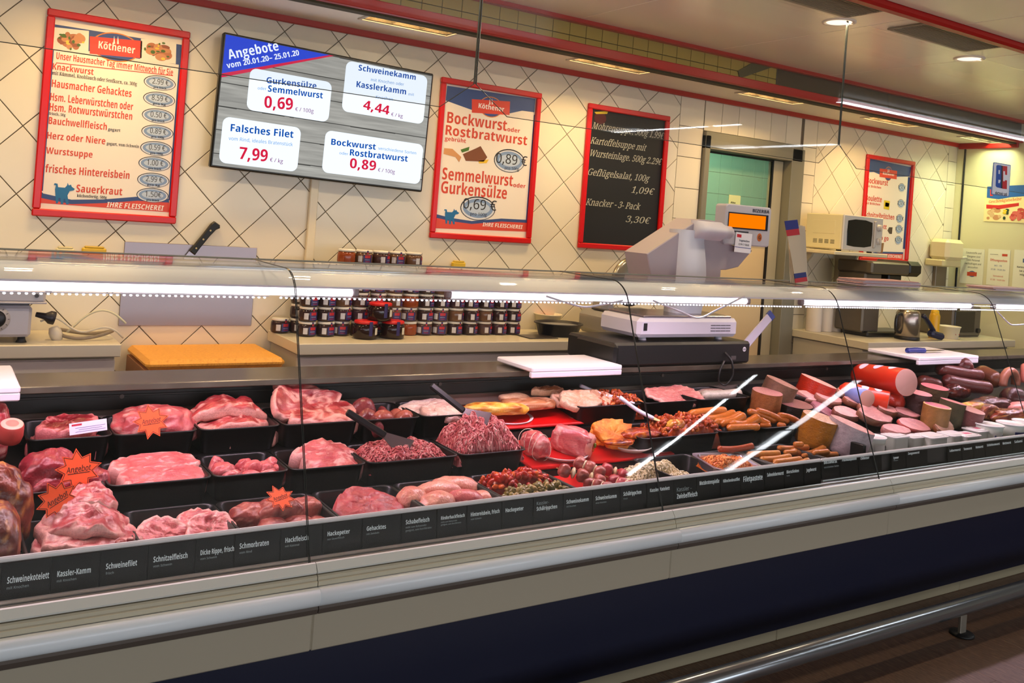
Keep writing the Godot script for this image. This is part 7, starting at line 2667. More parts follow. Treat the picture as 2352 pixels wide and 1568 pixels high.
		part("handle", g, mat(Color(0.84, 0.84, 0.92), 0.3), t)
		g = Geo.new()
		g.smooth()
		g.tube([Vector3.ZERO, c * 0.4, c * 0.8, c], 0.022, 10, true, 0.012, 0.3)
		part("bowl", g, mat(Color(0.90, 0.80, 0.55) if z > -3 else Color(0.86, 0.85, 0.90), 0.3), t)
	piece("yellow_sauce", 1532, 1572, 962, -2.83, 0.69, 0.06, 263, "yellow", "blob of yellow sauce at the tip of the white spoon", "sauce", "", 0.2, 0.5, 0.9, 0.15)
	for k in 3:
		slab("ham_slice", [1484, 1500, 1520][k], [1600, 1612, 1610][k], [900, 908, 914][k], -3.16 + 0.035 * k, 0.755 + 0.012 * (2 - k), 0.11, 0.014, 271 + k, "ham", "pink ham slice %s in its tray" % ["lying furthest back", "in the middle", "nearest the front"][k], "ham", 0.1, 0.1, 0.0, Vector3(0.35, 0, 0), 0.7, 0.1)
	sausage(1612, 908, 1702, 902, -3.12, -3.12, 11, 0.02, Color(0.86, 0.82, 0.76), "white sausage in the back row", "", "sausage", 0.35)
	piece("sausage_meat", 1606, 1668, 893, -3.19, 0.71, 0.09, 275, "fat", "white wrapped sausage meat behind the white sausage", "meat", "", 0.06, 0.2, 0.6, 0.2)
	var tan := Color(0.83, 0.48, 0.17)
	var S1 := [[1583, 951, 1668, 943, 9, -0.02, "back left, almost straight"], [1616, 962, 1690, 946, 9, 0.06, "second from the left"], [1640, 968, 1706, 948, 9, 0.10, "third from the left"], [1655, 972, 1712, 950, 9, 0.10, "fourth from the left"], [1676, 971, 1746, 955, 10.5, 0.14, "large and curved at the front"], [1670, 983, 1744, 980, 8, 0.0, "lowest, at the front"]]
	for k in S1.size():
		var q: Array = S1[k]
		sausage(q[0], q[1], q[2], q[3], -2.90 + 0.024 * k, -2.88 + 0.024 * k, q[4], q[5], tan, "thick orange sausage %s of its tray" % q[6], "thick sausages in one tray")
	S1 = [[1716, 944, 1782, 968, 7.5, -0.03, "uppermost"], [1735, 942, 1800, 970, 7, -0.05, "behind the uppermost"], [1772, 957, 1812, 970, 7, -0.05, "right of the uppermost"], [1785, 954, 1838, 973, 7, -0.08, "nearest the cold cuts"], [1742, 962, 1770, 976, 7, 0.0, "under the uppermost"], [1745, 977, 1772, 978, 6, 0.0, "shortest, at the front left"], [1784, 975, 1806, 979, 6, 0.0, "at the front"]]
	for k in S1.size():
		var q: Array = S1[k]
		sausage(q[0], q[1], q[2], q[3], -2.88 + 0.012 * k, -2.84 + 0.012 * k, q[4], q[5], Color(0.80, 0.44, 0.15), "thin orange sausage, %s of its tray" % q[6], "thin sausages in one tray")
	# foil tray with orange salad
	t = thing("foil_tray", "silver foil tray of shredded orange salad in the front row", "tray", pz(1672, 1060, -2.56))
	g = Geo.new()
	var w := 0.26
	var d := 0.185
	var rings := []
	for q in [[0.030, -0.045], [0.012, 0.0], [0.0, 0.002], [0.0, 0.004], [0.014, 0.003], [0.034, -0.042]]:
		var ring := []
		var pg := round_rect(-w / 2 + q[0], -d / 2 + q[0], w / 2 - q[0], d / 2 - q[0], 0.035, 8)
		var n2 := pg.size()
		for m in n2: ring.append(Vector3(pg[m].x, q[1], -pg[m].y) * (1.0 + (0.012 if m % 2 == 0 and q[1] < -0.01 else 0.0)))
		rings.append(ring)
	for i in rings.size() - 1:
		for m in rings[0].size():
			var m2: int = (m + 1) % rings[0].size()
			g.quad(rings[i][m], rings[i][m2], rings[i + 1][m2], rings[i + 1][m])
	part("foil", g, mat(Color(0.80, 0.78, 0.84), 0.22, 0.85), t)
	g = Geo.new()
	heap(g, w - 0.05, d - 0.05, 0.055, 281, "orange_salad", "shred", 0.0026, 600, 4.0)
	var sal := part("salad", g, flesh(0.3), t)
	sal.position.y = -0.040
	t.rotation = Vector3(0.10, -0.12, -0.03)
	S1 = [[1648, 1030, 1732, 1022, 6.5, 0.05, Color(0.66, 0.28, 0.13), "brownish sausage behind the foil tray"], [1714, 1044, 1792, 1041, 7, 0.0, Color(0.86, 0.56, 0.16), "pale yellow sausage, furthest back in its tray"], [1745, 1056, 1818, 1048, 7.5, 0.03, Color(0.84, 0.55, 0.22), "pale yellow sausage, second from the back"], [1776, 1063, 1842, 1055, 7.5, 0.0, Color(0.85, 0.57, 0.26), "pale yellow sausage, second from the front"], [1768, 1070, 1862, 1056, 8, 0.08, Color(0.80, 0.52, 0.20), "pale yellow curved sausage at the front of its tray"]]
	for k in S1.size():
		var q: Array = S1[k]
		sausage(q[0], q[1], q[2], q[3], -2.64 + 0.03 * k, -2.62 + 0.03 * k, q[4], q[5], q[6], q[7], "")
	S1 = [[1786, 1029, 1858, 1026, 6.5, 0.03, "at the back"], [1822, 1020, 1846, 1020, 5.5, 0.0, "shortest, furthest back"], [1818, 1034, 1898, 1026, 8, 0.14, "large and curved on top"], [1800, 1040, 1830, 1038, 6, 0.0, "under the curved one"], [1842, 1048, 1910, 1042, 6, 0.0, "at the front"], [1880, 1040, 1925, 1043, 6, 0.04, "nearest the cold cuts"], [1866, 1041, 1905, 1037, 6, 0.0, "between the curved one and the front"]]
	for k in S1.size():
		var q: Array = S1[k]
		sausage(q[0], q[1], q[2], q[3], -2.66 + 0.018 * k, -2.64 + 0.018 * k, q[4], q[5], Color(0.82, 0.50, 0.20), "short orange-brown sausage %s of the last sausage tray" % q[6], "short sausages in one tray")

# the cold cuts lie on a sloping board; the point of it (or of something so much above it) that a line of sight meets
func slope(u: float, v: float, lift: float) -> Vector3:
	var d := ray(u, v)
	var k := (1.755 - lift) / (-d.y / -d.z + 0.3)
	return EYE + d * (k / -d.z)
func slope_y(z: float) -> float:
	return 0.555 + 0.3 * (-z - 2.5)

# a cut piece of sausage: casing, cut face (and its edge), standing or tipped; u, v = middle of its upper face
func cut_sausage(u: float, v: float, z: float, rpx: float, hpx: float, casing: Color, meat: Color, label: String, tip := Vector3.ZERO, flecks := Color.TRANSPARENT, ring := Color.TRANSPARENT, rough := 0.45, bumps := 0.0) -> Node3D:
	var c := slope(u, v, 0.1)
	for i in 3: c = slope(u, v, hpx * c.distance_to(EYE) / FOCAL)
	var k := c.distance_to(EYE) / FOCAL
	var r := rpx * k
	var h := hpx * k
	var t := thing("cut_sausage", label, "sausage", c, "cut sausages of the cold cut display")
	t.rotation = tip
	var g := Geo.new()
	g.smooth()
	var N := n3(int(u))
	var seg := 36
	var C := casing.srgb_to_linear()
	g.grid(seg, 14, func(a: float, y: float) -> Vector3:
		var w := r * (1.0 + bumps * N.get_noise_3d(cos(TAU * a) * 5, sin(TAU * a) * 5, y * h / r * 5)) * (0.93 if y < 0.05 else 1.0)
		return Vector3(cos(TAU * a) * w, -h * (1.0 - y), -sin(TAU * a) * w), func(a: float, y: float, p: Vector3) -> Color:
		return C.lerp(C.darkened(0.35), clampf(0.4 + 0.9 * N.get_noise_3dv(p * 60), 0, 1)))
	part("casing", g, flesh(rough), t)
	g = Geo.new()
	g.smooth()
	var r0 := r * (0.90 if ring.a > 0 else 0.985)
	var Mt := meat.srgb_to_linear()
	var F := flecks.srgb_to_linear()
	g.grid(seg, 14, func(a: float, y: float) -> Vector3:
		var w := r0 * (1.0 - y)
		return Vector3(cos(TAU * a) * w, 0.0008 + 0.0016 * minf(1.0, y * 6.0), -sin(TAU * a) * w), func(a: float, y: float, p: Vector3) -> Color:
		var q := Mt.lerp(Mt.darkened(0.15), clampf(0.5 + N.get_noise_3dv(p * 90), 0, 1))
		if flecks.a > 0: q = q.lerp(F, smoothstep(0.12, 0.3, N.get_noise_3dv(p * 220 + Vector3(9, 0, 0))))
		return q)
	part("cut_face", g, flesh(0.4), t)
	if ring.a > 0:
		g = Geo.new()
		g.smooth()
		g.lathe([Vector2(r, 0.0), Vector2(r * 0.99, 0.0012), Vector2(r0, 0.0014)], seg)
		part("rim", g, mat(ring, 0.4), t)
	g = Geo.new()
	g.lathe([Vector2(0, -h), Vector2(r * 0.93, -h)], seg)
	part("foot_face", g, mat(casing, 0.5), t)
	return t

func half_cut(u: float, v: float, z: float, wpx: float, lz: float, th: float, sd: int, meat: Color, rim: Color, label: String, tilt: Vector3) -> void:   # a flat end piece of sausage with a pale cut top
	var c := slope(u, v, th + 0.018)
	var w := 1.2 * wpx * c.distance_to(EYE) / FOCAL
	var t := thing("cut_sausage", label, "sausage", c, "cut sausages of the cold cut display")
	t.rotation = tilt
	var g := Geo.new()
	PAL_EXTRA(sd, rim)
	cut(g, w, lz, th, sd, "extra%d" % sd, 0.0, 0.05, 0.95, 0.0, 0.06, Transform3D(Basis.IDENTITY, Vector3(0, -th, 0)), 0.001, 40, 12)
	part("casing", g, flesh(0.45), t)
	g = Geo.new()
	PAL_EXTRA(sd + 1000, meat)
	cut(g, w * 0.955, lz * 0.955, 0.002, sd, "extra%d" % (sd + 1000), 0.0, 0.10, 0.95, 0.0, 0.06, Transform3D(Basis.IDENTITY, Vector3(0, 0.0002, 0)), 0.0004, 40, 12)
	part("cut_face", g, flesh(0.4), t)

func on_slope(called: String, u0: float, u1: float, vtop: float, dz: float, sd: int, kind: String, label: String, cat: String, group := "", rough := 0.12, fat := 0.3, sq := 0.8, gloss := 0.34) -> void:
	var c := slope((u0 + u1) / 2.0, vtop, 0.09)
	piece(called, u0, u1, vtop, c.z, slope_y(c.z), dz, sd, kind, label, cat, group, rough, fat, sq, gloss)

func PAL_EXTRA(sd: int, c: Color) -> void:
	var l := c.srgb_to_linear()
	lin["extra%d" % sd] = [l, l.darkened(0.22), l.lightened(0.25)]

func long_sausage(u0: float, v0: float, u1: float, v1: float, z0: float, z1: float, rpx: float, kind: Color, label: String, face := Color.TRANSPARENT, bow := 0.0) -> Node3D:
	if face.a == 0.0:
		return sausage(u0, v0, u1, v1, slope(u0, v0, -z0).z, slope(u1, v1, -z1).z, rpx, bow, kind, label, "whole sausages of the cold cut display")
	var a := slope(u0, v0, -z0)
	var b := slope(u1, v1, -z1)
	var r := rpx * b.distance_to(EYE) / FOCAL
	var t := thing("large_sausage", label, "sausage", b, "large sausages in printed casing")
	var d := (a - b)
	var L := d.length()
	d = d.normalized()
	var s := d.cross(Vector3.UP).normalized()
	var X := Transform3D(Basis(s, -d, s.cross(-d)).orthonormalized(), Vector3.ZERO)
	var g := Geo.new()
	g.smooth()
	g.lathe([Vector2(0, -L - r * 0.3), Vector2(r * 0.5, -L - r * 0.2), Vector2(r * 0.9, -L + r * 0.2), Vector2(r, -L + r * 0.7), Vector2(r, -0.004), Vector2(r * 0.985, 0)], 36, X)
	part("casing", g, mat(kind, 0.3), t)
	g = Geo.new()
	g.smooth()
	g.lathe([Vector2(r * 0.985, 0), Vector2(r * 0.9, 0.002), Vector2(0, 0.003)], 36, X)
	part("cut_face", g, mat(face, 0.45), t)
	for k in 3:   # pale printed fields on the casing
		for m in 2:
			g = Geo.new()
			g.smooth()
			var a0 := 0.55 + m * 1.15 + 0.2 * k
			var y0 := -L * (0.16 + 0.27 * k) - r * 0.35 * m
			var pts := []
			for q in 17:
				var an := TAU * q / 16.0
				var aa := a0 + 0.40 * sin(an)
				pts.append(X * Vector3(cos(aa) * r * 1.012, y0 + r * 0.34 * cos(an), -sin(aa) * r * 1.012))
			var mid := X * Vector3(cos(a0) * r * 1.03, y0, -sin(a0) * r * 1.03)
			for q in 16: g.tri(mid, pts[q + 1], pts[q])
			part("printed_field", g, mat(Color(0.84, 0.78, 0.88), 0.4), t)
	return t

func cup(u: float, v: float, z: float, rpx: float, hpx: float, label: String, word := "", square := false, emblem := Color.TRANSPARENT) -> void:
	var c := py(u, v, 0.640)
	for i in 3: c = py(u, v, 0.572 + hpx * c.distance_to(EYE) / FOCAL)
	var k := c.distance_to(EYE) / FOCAL
	var r := rpx * k
	var h := hpx * k
	var t := thing("salad_cup", label, "cup", c - Vector3(0, h, 0), "plastic cups at the front of the cold cuts")
	var g := Geo.new()
	var wall := mat(Color(0.80, 0.84, 0.80), 0.25)
	if square:
		g.prism(round_rect(-r * 0.92, -r * 0.62, r * 0.92, r * 0.62, r * 0.2), 0.0, h - 0.004, Transform3D(Basis(Vector3.RIGHT, -PI / 2), Vector3.ZERO), 0.002)
		part("wall", g, wall, t)
		g = Geo.new()
		g.prism(round_rect(-r, -r * 0.7, r, r * 0.7, r * 0.22), h - 0.006, h, Transform3D(Basis(Vector3.RIGHT, -PI / 2), Vector3.ZERO), 0.002)
		var ld := part("lid", g, mat(Color(0.90, 0.90, 0.90), 0.2), t)
		g = Geo.new()
		g.prism(round_rect(-r * 0.78, -r * 0.5, r * 0.78, r * 0.5, r * 0.16), h, h + 0.003, Transform3D(Basis(Vector3.RIGHT, -PI / 2), Vector3.ZERO), 0.001)
		part("raised_field", g, mat(Color(0.93, 0.93, 0.92), 0.2), ld)
		if emblem.a > 0:
			g = Geo.new()
			g.prism(PackedVector2Array([Vector2(-r * 0.35, -r * 0.12), Vector2(r * 0.35, -r * 0.22), Vector2(r * 0.4, r * 0.12), Vector2(-r * 0.4, r * 0.2)]), h + 0.003, h + 0.0036, Transform3D(Basis(Vector3.RIGHT, -PI / 2), Vector3.ZERO))
			part("emblem", g, mat(emblem, 0.4), ld)
	else:
		g.smooth()
		g.lathe([Vector2(0, 0), Vector2(r * 0.80, 0), Vector2(r * 0.94, h - 0.006), Vector2(0, h - 0.006)], 28)
		part("wall", g, wall, t)
		g = Geo.new()
		g.smooth()
		g.lathe([Vector2(r * 0.95, h - 0.008), Vector2(r, h - 0.007), Vector2(r, h - 0.001), Vector2(r * 0.95, h), Vector2(r * 0.88, h - 0.003), Vector2(0, h - 0.003)], 32)
		part("lid", g, mat(Color(0.92, 0.93, 0.93), 0.2), t)
		g = Geo.new()
		g.smooth()
		patch(g, r * 0.905, -0.75, 0.35, h * 0.15, h * 0.62)
		part("label_field", g, mat(Color(0.10, 0.16, 0.45) if label.contains("dark blue") else Color(0.84, 0.87, 0.84), 0.35), t)
		if word != "":
			g = Geo.new()
			letters(g, word, -r * 0.62, r * 0.10, h * 0.36, h * 0.14, Transform3D(Basis(Vector3.UP, -0.25), Vector3(0, 0, r * 0.90)), "Droid Sans*", 0.2)
			part("lettering", g, mat(Color(0.12, 0.20, 0.52), 0.5), t)

func cold_cuts() -> void:
	var pk := Color(0.92, 0.70, 0.66)
	var no := Color.TRANSPARENT
	var T := Vector3(0.12, 0, 0.0)
	cut_sausage(1797, 878, -3.16, 35, 62, Color(0.58, 0.43, 0.33), Color(0.66, 0.47, 0.40), "brownish sausage stump with a coarse top at the back", Vector3(0.25, 0, -0.22), Color(0.78, 0.62, 0.55))
	cut_sausage(1881, 875, -3.16, 38, 38, Color(0.78, 0.20, 0.10), Color(0.90, 0.68, 0.62), "short bright red sausage stump with slanting pale top", Vector3(0.22, 0, -0.22), no, no, 0.3)
	cut_sausage(1763, 899, -3.08, 32, 52, Color(0.72, 0.43, 0.22), Color(0.88, 0.62, 0.58), "tan sausage stump with flat pink top beside the sausages", T, no, no, 0.5)
	cut_sausage(1825, 926, -3.02, 38, 32, Color(0.17, 0.15, 0.13), Color(0.58, 0.38, 0.36), "dark ribbed sausage stump with brown top", T, no, no, 0.6, 0.04)
	half_cut(1845, 905, -3.10, 75, 0.10, 0.030, 301, Color(0.60, 0.38, 0.36), Color(0.25, 0.13, 0.11), "dark slanting sausage half between the tan and red stumps", Vector3(0.35, 0.1, -0.18))
	half_cut(1861, 908, -3.12, 70, 0.10, 0.030, 302, pk, Color(0.80, 0.55, 0.48), "pale pink sausage half before the red stump", Vector3(0.35, 0, -0.05))
	half_cut(1905, 912, -3.06, 72, 0.12, 0.035, 303, Color(0.88, 0.66, 0.62), Color(0.70, 0.44, 0.36), "broad pale sausage half in the middle of the heap", Vector3(0.30, 0.2, -0.10))
	half_cut(1955, 900, -3.16, 70, 0.10, 0.03, 304, Color(0.84, 0.60, 0.54), Color(0.62, 0.38, 0.30), "pale sausage half below the printed red sausages", Vector3(0.30, 0, -0.12))
	half_cut(1894, 940, -2.93, 72, 0.12, 0.022, 305, Color(0.66, 0.36, 0.42), Color(0.58, 0.30, 0.36), "round salami half with light flecks", Vector3(0.55, 0.1, -0.22))
	half_cut(1945, 945, -2.98, 66, 0.11, 0.03, 306, pk, Color(0.52, 0.30, 0.22), "pink sausage half with brown edge before the salami half", Vector3(0.35, 0, -0.08))
	half_cut(1967, 922, -3.04, 66, 0.10, 0.03, 307, Color(0.88, 0.64, 0.58), Color(0.58, 0.33, 0.22), "pink sausage half with a white spot", Vector3(0.30, 0, -0.22))
	half_cut(2005, 935, -3.04, 76, 0.11, 0.03, 308, Color(0.90, 0.68, 0.64), Color(0.62, 0.38, 0.28), "pale marbled sausage half near the red sausages", Vector3(0.35, 0, -0.14))
	half_cut(2012, 952, -2.96, 90, 0.13, 0.035, 309, Color(0.80, 0.56, 0.52), Color(0.52, 0.34, 0.24), "large coarse sausage half in the middle front", Vector3(0.40, 0, -0.12))
	half_cut(2040, 938, -3.02, 45, 0.09, 0.04, 310, Color(0.84, 0.60, 0.55), Color(0.46, 0.25, 0.15), "smoked meat stump with brown cut side", Vector3(0.3, 0, -0.08))
	half_cut(2085, 946, -2.98, 62, 0.10, 0.03, 311, Color(0.84, 0.58, 0.56), Color(0.42, 0.22, 0.17), "dark-edged ham half beside the yellow-rimmed stump", Vector3(0.35, 0, -0.10))
	half_cut(2100, 974, -2.90, 80, 0.12, 0.02, 312, Color(0.88, 0.62, 0.60), Color(0.78, 0.30, 0.28), "flat pink sausage half with a red rim before the cups", Vector3(0.40, 0, -0.10))
	half_cut(2060, 984, -2.86, 66, 0.10, 0.035, 313, Color(0.86, 0.62, 0.60), Color(0.76, 0.50, 0.48), "pale pink block of sausage behind the white cups", Vector3(0.25, 0, -0.05))
	half_cut(2168, 975, -2.93, 58, 0.10, 0.030, 314, Color(0.90, 0.70, 0.60), Color(0.50, 0.30, 0.14), "ham half with golden brown rind before the yellow stump", Vector3(0.55, 0.3, 0.12))
	# aspic stumps at the front
	cut_sausage(1886, 958, -2.80, 38, 62, Color(0.72, 0.47, 0.15), Color(0.90, 0.74, 0.60), "golden aspic stump with pale top, first of the front cold cuts", Vector3(0.20, 0, -0.10), Color(0.70, 0.48, 0.26), no, 0.2)
	cut_sausage(1958, 975, -2.72, 46, 62, Color(0.76, 0.70, 0.72), Color(0.86, 0.68, 0.64), "wide aspic stump wrapped in white paper at the front", Vector3(0.22, 0, -0.22), Color(0.72, 0.36, 0.30), no, 0.5)
	# printed red sausages
	long_sausage(1972, 862, 2082, 878, -0.06, -0.20, 28, Color(0.70, 0.15, 0.07), "upper red printed sausage with pale cut end", Color(0.82, 0.62, 0.58))
	long_sausage(1932, 898, 2040, 924, -0.045, -0.08, 22, Color(0.82, 0.22, 0.10), "lower red printed sausage with pale cut end", Color(0.80, 0.60, 0.56))
	long_sausage(1945, 900, 1992, 915, -0.05, -0.10, 18, Color(0.50, 0.58, 0.82), "blue-striped sausage in front of the lower red one", Color(0.78, 0.58, 0.52))
	long_sausage(2020, 905, 2076, 934, -0.05, -0.05, 20, Color(0.80, 0.20, 0.12), "glossy red sausage end behind the dark knobbly stump")
	# stumps on the right
	cut_sausage(2147, 888, -3.08, 26, 45, Color(0.38, 0.29, 0.17), Color(0.87, 0.44, 0.48), "herb-coated sausage stump with bright pink top", T, no, no, 0.7, 0.08)
	cut_sausage(2112, 902, -3.02, 24, 52, Color(0.27, 0.16, 0.15), Color(0.84, 0.52, 0.54), "dark knobbly sausage stump with pink top", T, no, no, 0.5, 0.16)
	cut_sausage(2153, 931, -2.94, 26, 50, Color(0.62, 0.45, 0.22), Color(0.78, 0.42, 0.50), "sausage stump with yellow rim and pink top", Vector3(0.10, 0, -0.04), no, Color(0.86, 0.74, 0.46), 0.4)
	cut_sausage(2190, 922, -3.00, 24, 50, Color(0.34, 0.30, 0.18), Color(0.80, 0.48, 0.48), "olive pepper-coated sausage stump with pink top", Vector3(0.12, 0, -0.14), no, no, 0.7, 0.06)
	cut_sausage(2230, 940, -2.97, 26, 42, Color(0.52, 0.28, 0.28), Color(0.72, 0.46, 0.40), "reddish sausage stump behind the printed cups", Vector3(0.2, 0, -0.05))
	# long dark sausages, hams and bacon at the far end
	var LS := [[2150, 845, 2258, 862, -0.13, -0.13, 13, Color(0.40, 0.17, 0.15), "uppermost long dark sausage at the far end", 0.02], [2165, 872, 2278, 892, -0.09, -0.09, 14, Color(0.38, 0.15, 0.13), "middle long dark sausage at the far end", 0.02], [2192, 830, 2236, 842, -0.17, -0.17, 17, Color(0.36, 0.13, 0.12), "thick dark sausage end on top, against the ledge", 0.1], [2105, 872, 2165, 890, -0.06, -0.06, 14, Color(0.34, 0.14, 0.11), "film-wrapped dark sausage with a white sticker", 0.0], [2240, 850, 2300, 880, -0.10, -0.10, 17, Color(0.42, 0.22, 0.13), "brown sausage beside the uppermost dark ones", 0.0], [2300, 905, 2360, 920, -0.06, -0.06, 22, Color(0.27, 0.12, 0.12), "very dark thick sausage under the white glass joint", 0.05]]
	for q in LS: long_sausage(q[0], q[1], q[2], q[3], q[4], q[5], q[6], q[7], q[8], no, q[9])
	var ring := thing("ring_sausage", "pale brown ring sausage at the far end of the case", "sausage", slope(2318, 880, 0.10))
	var g := Geo.new()
	g.smooth()
	var pts := []
	for k in 17:
		var a := PI * (1.05 - 1.1 * k / 16.0)
		pts.append(Vector3(cos(a) * 0.075, sin(a) * 0.075, 0.0))
	g.tube(pts, 0.026, 14)
	part("body", g, mat(Color(0.62, 0.38, 0.30), 0.35), ring)
	ring = thing("ring_sausage", "pinkish ring sausage cut by the picture edge at the far end", "sausage", slope(2352, 870, 0.11))
	ring.rotation.y = 0.5
	part("body", Geo_tube(pts, 0.024), mat(Color(0.66, 0.36, 0.33), 0.35), ring)
	on_slope("smoked_ham", 2172, 2222, 882, 0.10, 331, "cured", "film-wrapped dark ham between the stumps and long sausages", "smoked meat", "", 0.12, 0.3, 0.9, 0.14)
	on_slope("smoked_ham", 2232, 2312, 912, 0.12, 332, "cured", "flat dark smoked meat before the very dark sausage", "smoked meat", "", 0.16, 0.2, 0.8, 0.3)
	on_slope("bacon_block", 2212, 2256, 924, 0.08, 333, "yellow", "small bacon block with golden fat, left of two", "bacon", "", 0.12, 0.7, 0.6)
	on_slope("bacon_block", 2250, 2288, 930, 0.08, 334, "smoked", "small brown bacon block with golden edge, right of two", "bacon", "", 0.12, 0.6, 0.6)
	on_slope("smoked_ham", 2280, 2372, 938, 0.12, 335, "smoked", "glossy brown smoked ham in film behind the last cups", "smoked meat", "", 0.12, 0.5, 0.8, 0.12)
	on_slope("smoked_ham", 2318, 2380, 922, 0.10, 336, "ham", "pink ham with a white rim at the picture edge", "smoked meat", "", 0.08, 0.3, 0.8)
	# cups along the rail
	var cups := [[2005, 1000, -2.62, 27, 36, "frosted round cup first in the row of cups", "", false, no], [2056, 998, -2.60, 26, 32, "frosted square cup next to the first round cup", "", true, no], [2098, 1000, -2.56, 22, 28, "frosted square cup third in the row", "", true, no], [2140, 998, -2.58, 30, 30, "white square cup in the middle of the row", "", true, no], [2188, 994, -2.58, 28, 28, "clear square cup right of the white one", "", true, no], [2220, 996, -2.56, 26, 28, "square cup with a red and blue emblem, nearer of two", "", true, Color(0.78, 0.22, 0.42)], [2246, 984, -2.64, 28, 26, "square cup with a red and blue emblem, behind the nearer one", "", true, Color(0.80, 0.24, 0.40)], [2215, 968, -2.74, 22, 14, "square cup with a plain lid behind the emblem cups", "", true, no], [2272, 972, -2.66, 27, 36, "round white cup lettered in blue, left of the pair", "Apfel", false, no], [2322, 970, -2.64, 26, 36, "round white cup with a dark blue field, right of the pair", "", false, no], [2356, 966, -2.66, 24, 36, "round white cup at the picture edge", "Kräuter", false, no]]
	for q in cups: cup(q[0], q[1], q[2], q[3], q[4], q[5], q[6], q[7], q[8])
	g = Geo.new()
	g.box(Vector3(3.65, 0.62, -2.87), Vector3(0.02, 0.10, 0.78), 0.004)
	solo("divider_panel", g, mat(Color(0.05, 0.05, 0.05), 0.4), "dark divider panel between the sausage trays and the cold cuts", "divider")
	g = Geo.new()
	g.box(Vector3(0, -0.010, 0), Vector3(2.7, 0.018, 0.66), 0.003, Transform3D(Basis(Vector3.RIGHT, atan(0.3)), Vector3.ZERO))
	solo("display_board", g, mat(Color(0.10, 0.095, 0.09), 0.4), "dark sloping board under the heap of cold cuts", "board", "", Vector3(5.03, slope_y(-2.955), -2.955))
	g = Geo.new()
	g.box(Vector3.ZERO, Vector3(2.7, 0.02, 0.16), 0.003)
	solo("display_board", g, mat(Color(0.62, 0.62, 0.62), 0.4), "pale narrow board under the row of salad cups", "board", "", Vector3(5.03, 0.561, -2.54))

func Geo_tube(pts: Array, r: float) -> Geo:
	var g := Geo.new()
	g.smooth()
	g.tube(pts, r, 14)
	return g

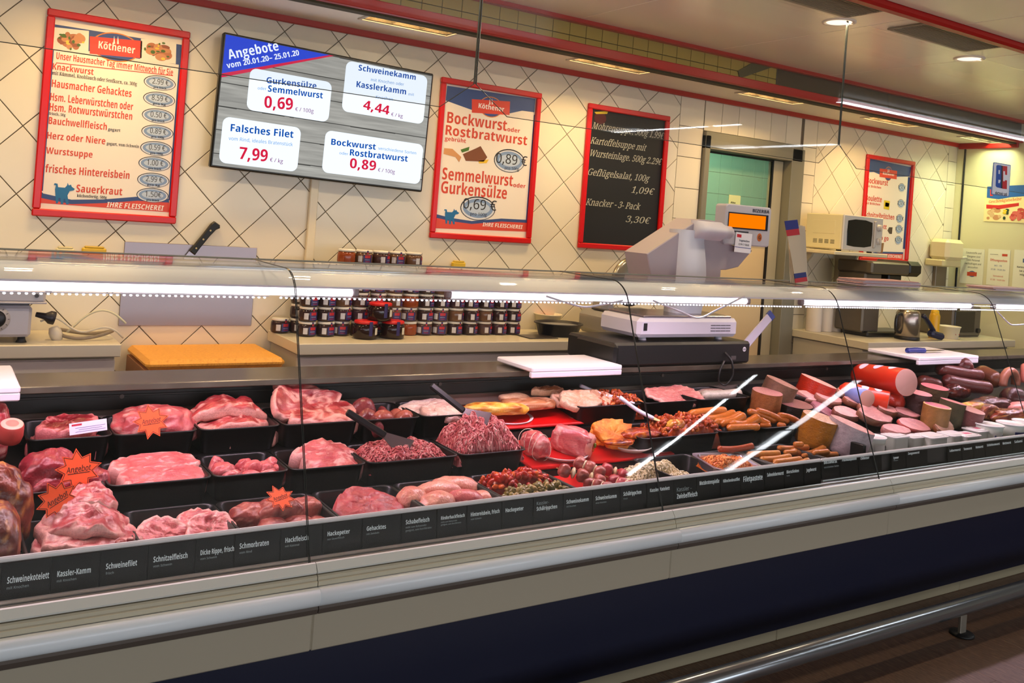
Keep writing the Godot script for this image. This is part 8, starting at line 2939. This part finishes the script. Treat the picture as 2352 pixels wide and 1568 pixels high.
func small_things() -> void:
	# on the glass top: paper bags, newspapers
	var t := thing("paper_bags", "sheaf of paper carrier bags with blue and red ends standing on the glass top", "paper bag", pz(1842, 655, -2.86))
	var top := pz(1815, 506, -2.92) - t.position
	var g := Geo.new()
	var X := Transform3D(Basis(Vector3(0.97, 0.16, 0.15).normalized(), top.normalized(), Vector3(0, 0, 1)).orthonormalized(), Vector3.ZERO)
	var L := top.length()
	for k in 4:
		g = Geo.new()
		g.box(Vector3(0.0, L * 0.46, -0.006 * k), Vector3(0.072 + 0.012 * k, L * 0.92, 0.002), 0.0004, X * Transform3D(Basis(Vector3(0, 0, 1), -0.05 * k), Vector3.ZERO))
		part("bag", g, mat(Color(0.80, 0.73, 0.62), 0.7), t)
	for q in [[0.86, 1.0, Color(0.15, 0.18, 0.48), 0.080], [0.765, 0.86, Color(0.72, 0.14, 0.18), 0.078], [0.115, 0.19, Color(0.17, 0.20, 0.45), 0.074], [0.05, 0.115, Color(0.78, 0.20, 0.22), 0.074]]:
		g = Geo.new()
		g.box(Vector3(0, L * (q[0] + q[1]) / 2, 0.0), Vector3(q[3], L * (q[1] - q[0]), 0.0034), 0.0004, X)
		part("printed_band", g, mat(q[2], 0.6), t)
	for q in [[1968, 2098, 655, "stack of folded newspapers on the glass top before the coffee machine", 6], [2266, 2360, 674, "thin stack of newspapers on the glass top at the picture edge", 4]]:
		var a := pz(q[0], q[2], -2.86)
		var b := pz(q[1], q[2] + 6, -2.86)
		t = thing("newspaper_stack", q[3], "newspapers", Vector3((a.x + b.x) / 2, 1.3615, -2.90), "newspapers on the glass top")
		for k in q[4]:
			g = Geo.new()
			g.box(Vector3(0.004 * sin(k * 2.1), 0.003 + 0.005 * k, 0), Vector3(b.x - a.x - 0.01 * (k % 2), 0.0045, 0.16), 0.0012, Transform3D(Basis(Vector3.UP, 0.03 * sin(k * 1.7)), Vector3.ZERO))
			part("newspaper", g, mat([Color(0.84, 0.76, 0.78), Color(0.76, 0.70, 0.72), Color(0.80, 0.62, 0.60)][k % 3], 0.7), t)
	# small things seen just above the glass top
	for q in [[152, 573, 18, Color(0.88, 0.84, 0.66), "small cream box on the glass top at the near end"], [219, 572, 24, Color(0.85, 0.70, 0.15), "small yellow box on the glass top at the near end"], [1091, 609, 20, Color(0.86, 0.72, 0.18), "small yellow box beside the topmost jars"]]:
		var c := pz(q[0], q[1], -4.3) if q[0] > 1000 else pz(q[0], q[1], -4.45)
		t = thing("wall_switch", String(q[4]).replace("on the glass top at the near end", "fixed on the tiles left of the knife"), "box", Vector3(c.x, c.y, WALL + 0.004))
		var w: float = q[2] * 2 * 4.5 / FOCAL
		g = Geo.new()
		g.box(Vector3(0, -0.012, 0.012), Vector3(w, 0.03, 0.024), 0.005)
		part("box", g, mat(q[3], 0.4), t)
		g = Geo.new()
		g.box(Vector3(0, 0.006, 0.013), Vector3(w * 0.8, 0.01, 0.02), 0.003)
		part("lid", g, mat(q[3].darkened(0.1), 0.4), t)
	# lilac paper strip hanging behind the scale, and a light cable under the canopy
	g = Geo.new()
	var a := pz(1690, 818, -3.30)
	var b := pz(1772, 722, -3.42)
	var mid := (a + b) / 2
	var X2 := Transform3D(Basis((b - a).normalized(), Vector3(0, 0.5, 1).normalized().cross((b - a).normalized()).normalized(), Vector3.ZERO), Vector3.ZERO)
	X2.basis.z = X2.basis.x.cross(X2.basis.y)
	t = thing("paper_bags", "lilac-white paper bag sheaf leaning behind the cash drawer", "paper bag", mid)
	g.box(Vector3.ZERO, Vector3(a.distance_to(b), 0.045, 0.012), 0.003, X2)
	part("bag", g, mat(Color(0.68, 0.66, 0.74), 0.6), t)
	g = Geo.new()
	g.box(Vector3(a.distance_to(b) * 0.47, 0, 0), Vector3(0.045, 0.05, 0.015), 0.003, X2)
	part("printed_band", g, mat(Color(0.16, 0.22, 0.50), 0.6), t)
	for q in [[1255, 680, 1430, 690, 705, "white cable sagging under the canopy left of the second joint"], [1500, 690, 1710, 680, 730, "white cable sagging under the canopy over the scale"], [2290, 715, 2352, 745, 745, "white cable hanging at the last glass joint"]]:
		var p0 := pz(q[0], q[1], -2.80)
		var p2 := pz(q[2], q[3], -2.80)
		var p1 := pz((q[0] + q[2]) / 2.0, q[4], -2.80)
		g = Geo.new()
		g.smooth()
		g.tube(smooth_path([p0, p0.lerp(p1, 0.6) - Vector3(0, 0.003, 0), p1, p1.lerp(p2, 0.4) - Vector3(0, 0.003, 0), p2], 6), 0.004, 7)
		solo("lamp_cable", g, mat(Color(0.88, 0.86, 0.90), 0.4), q[5], "cable", "white lamp cables under the canopy")
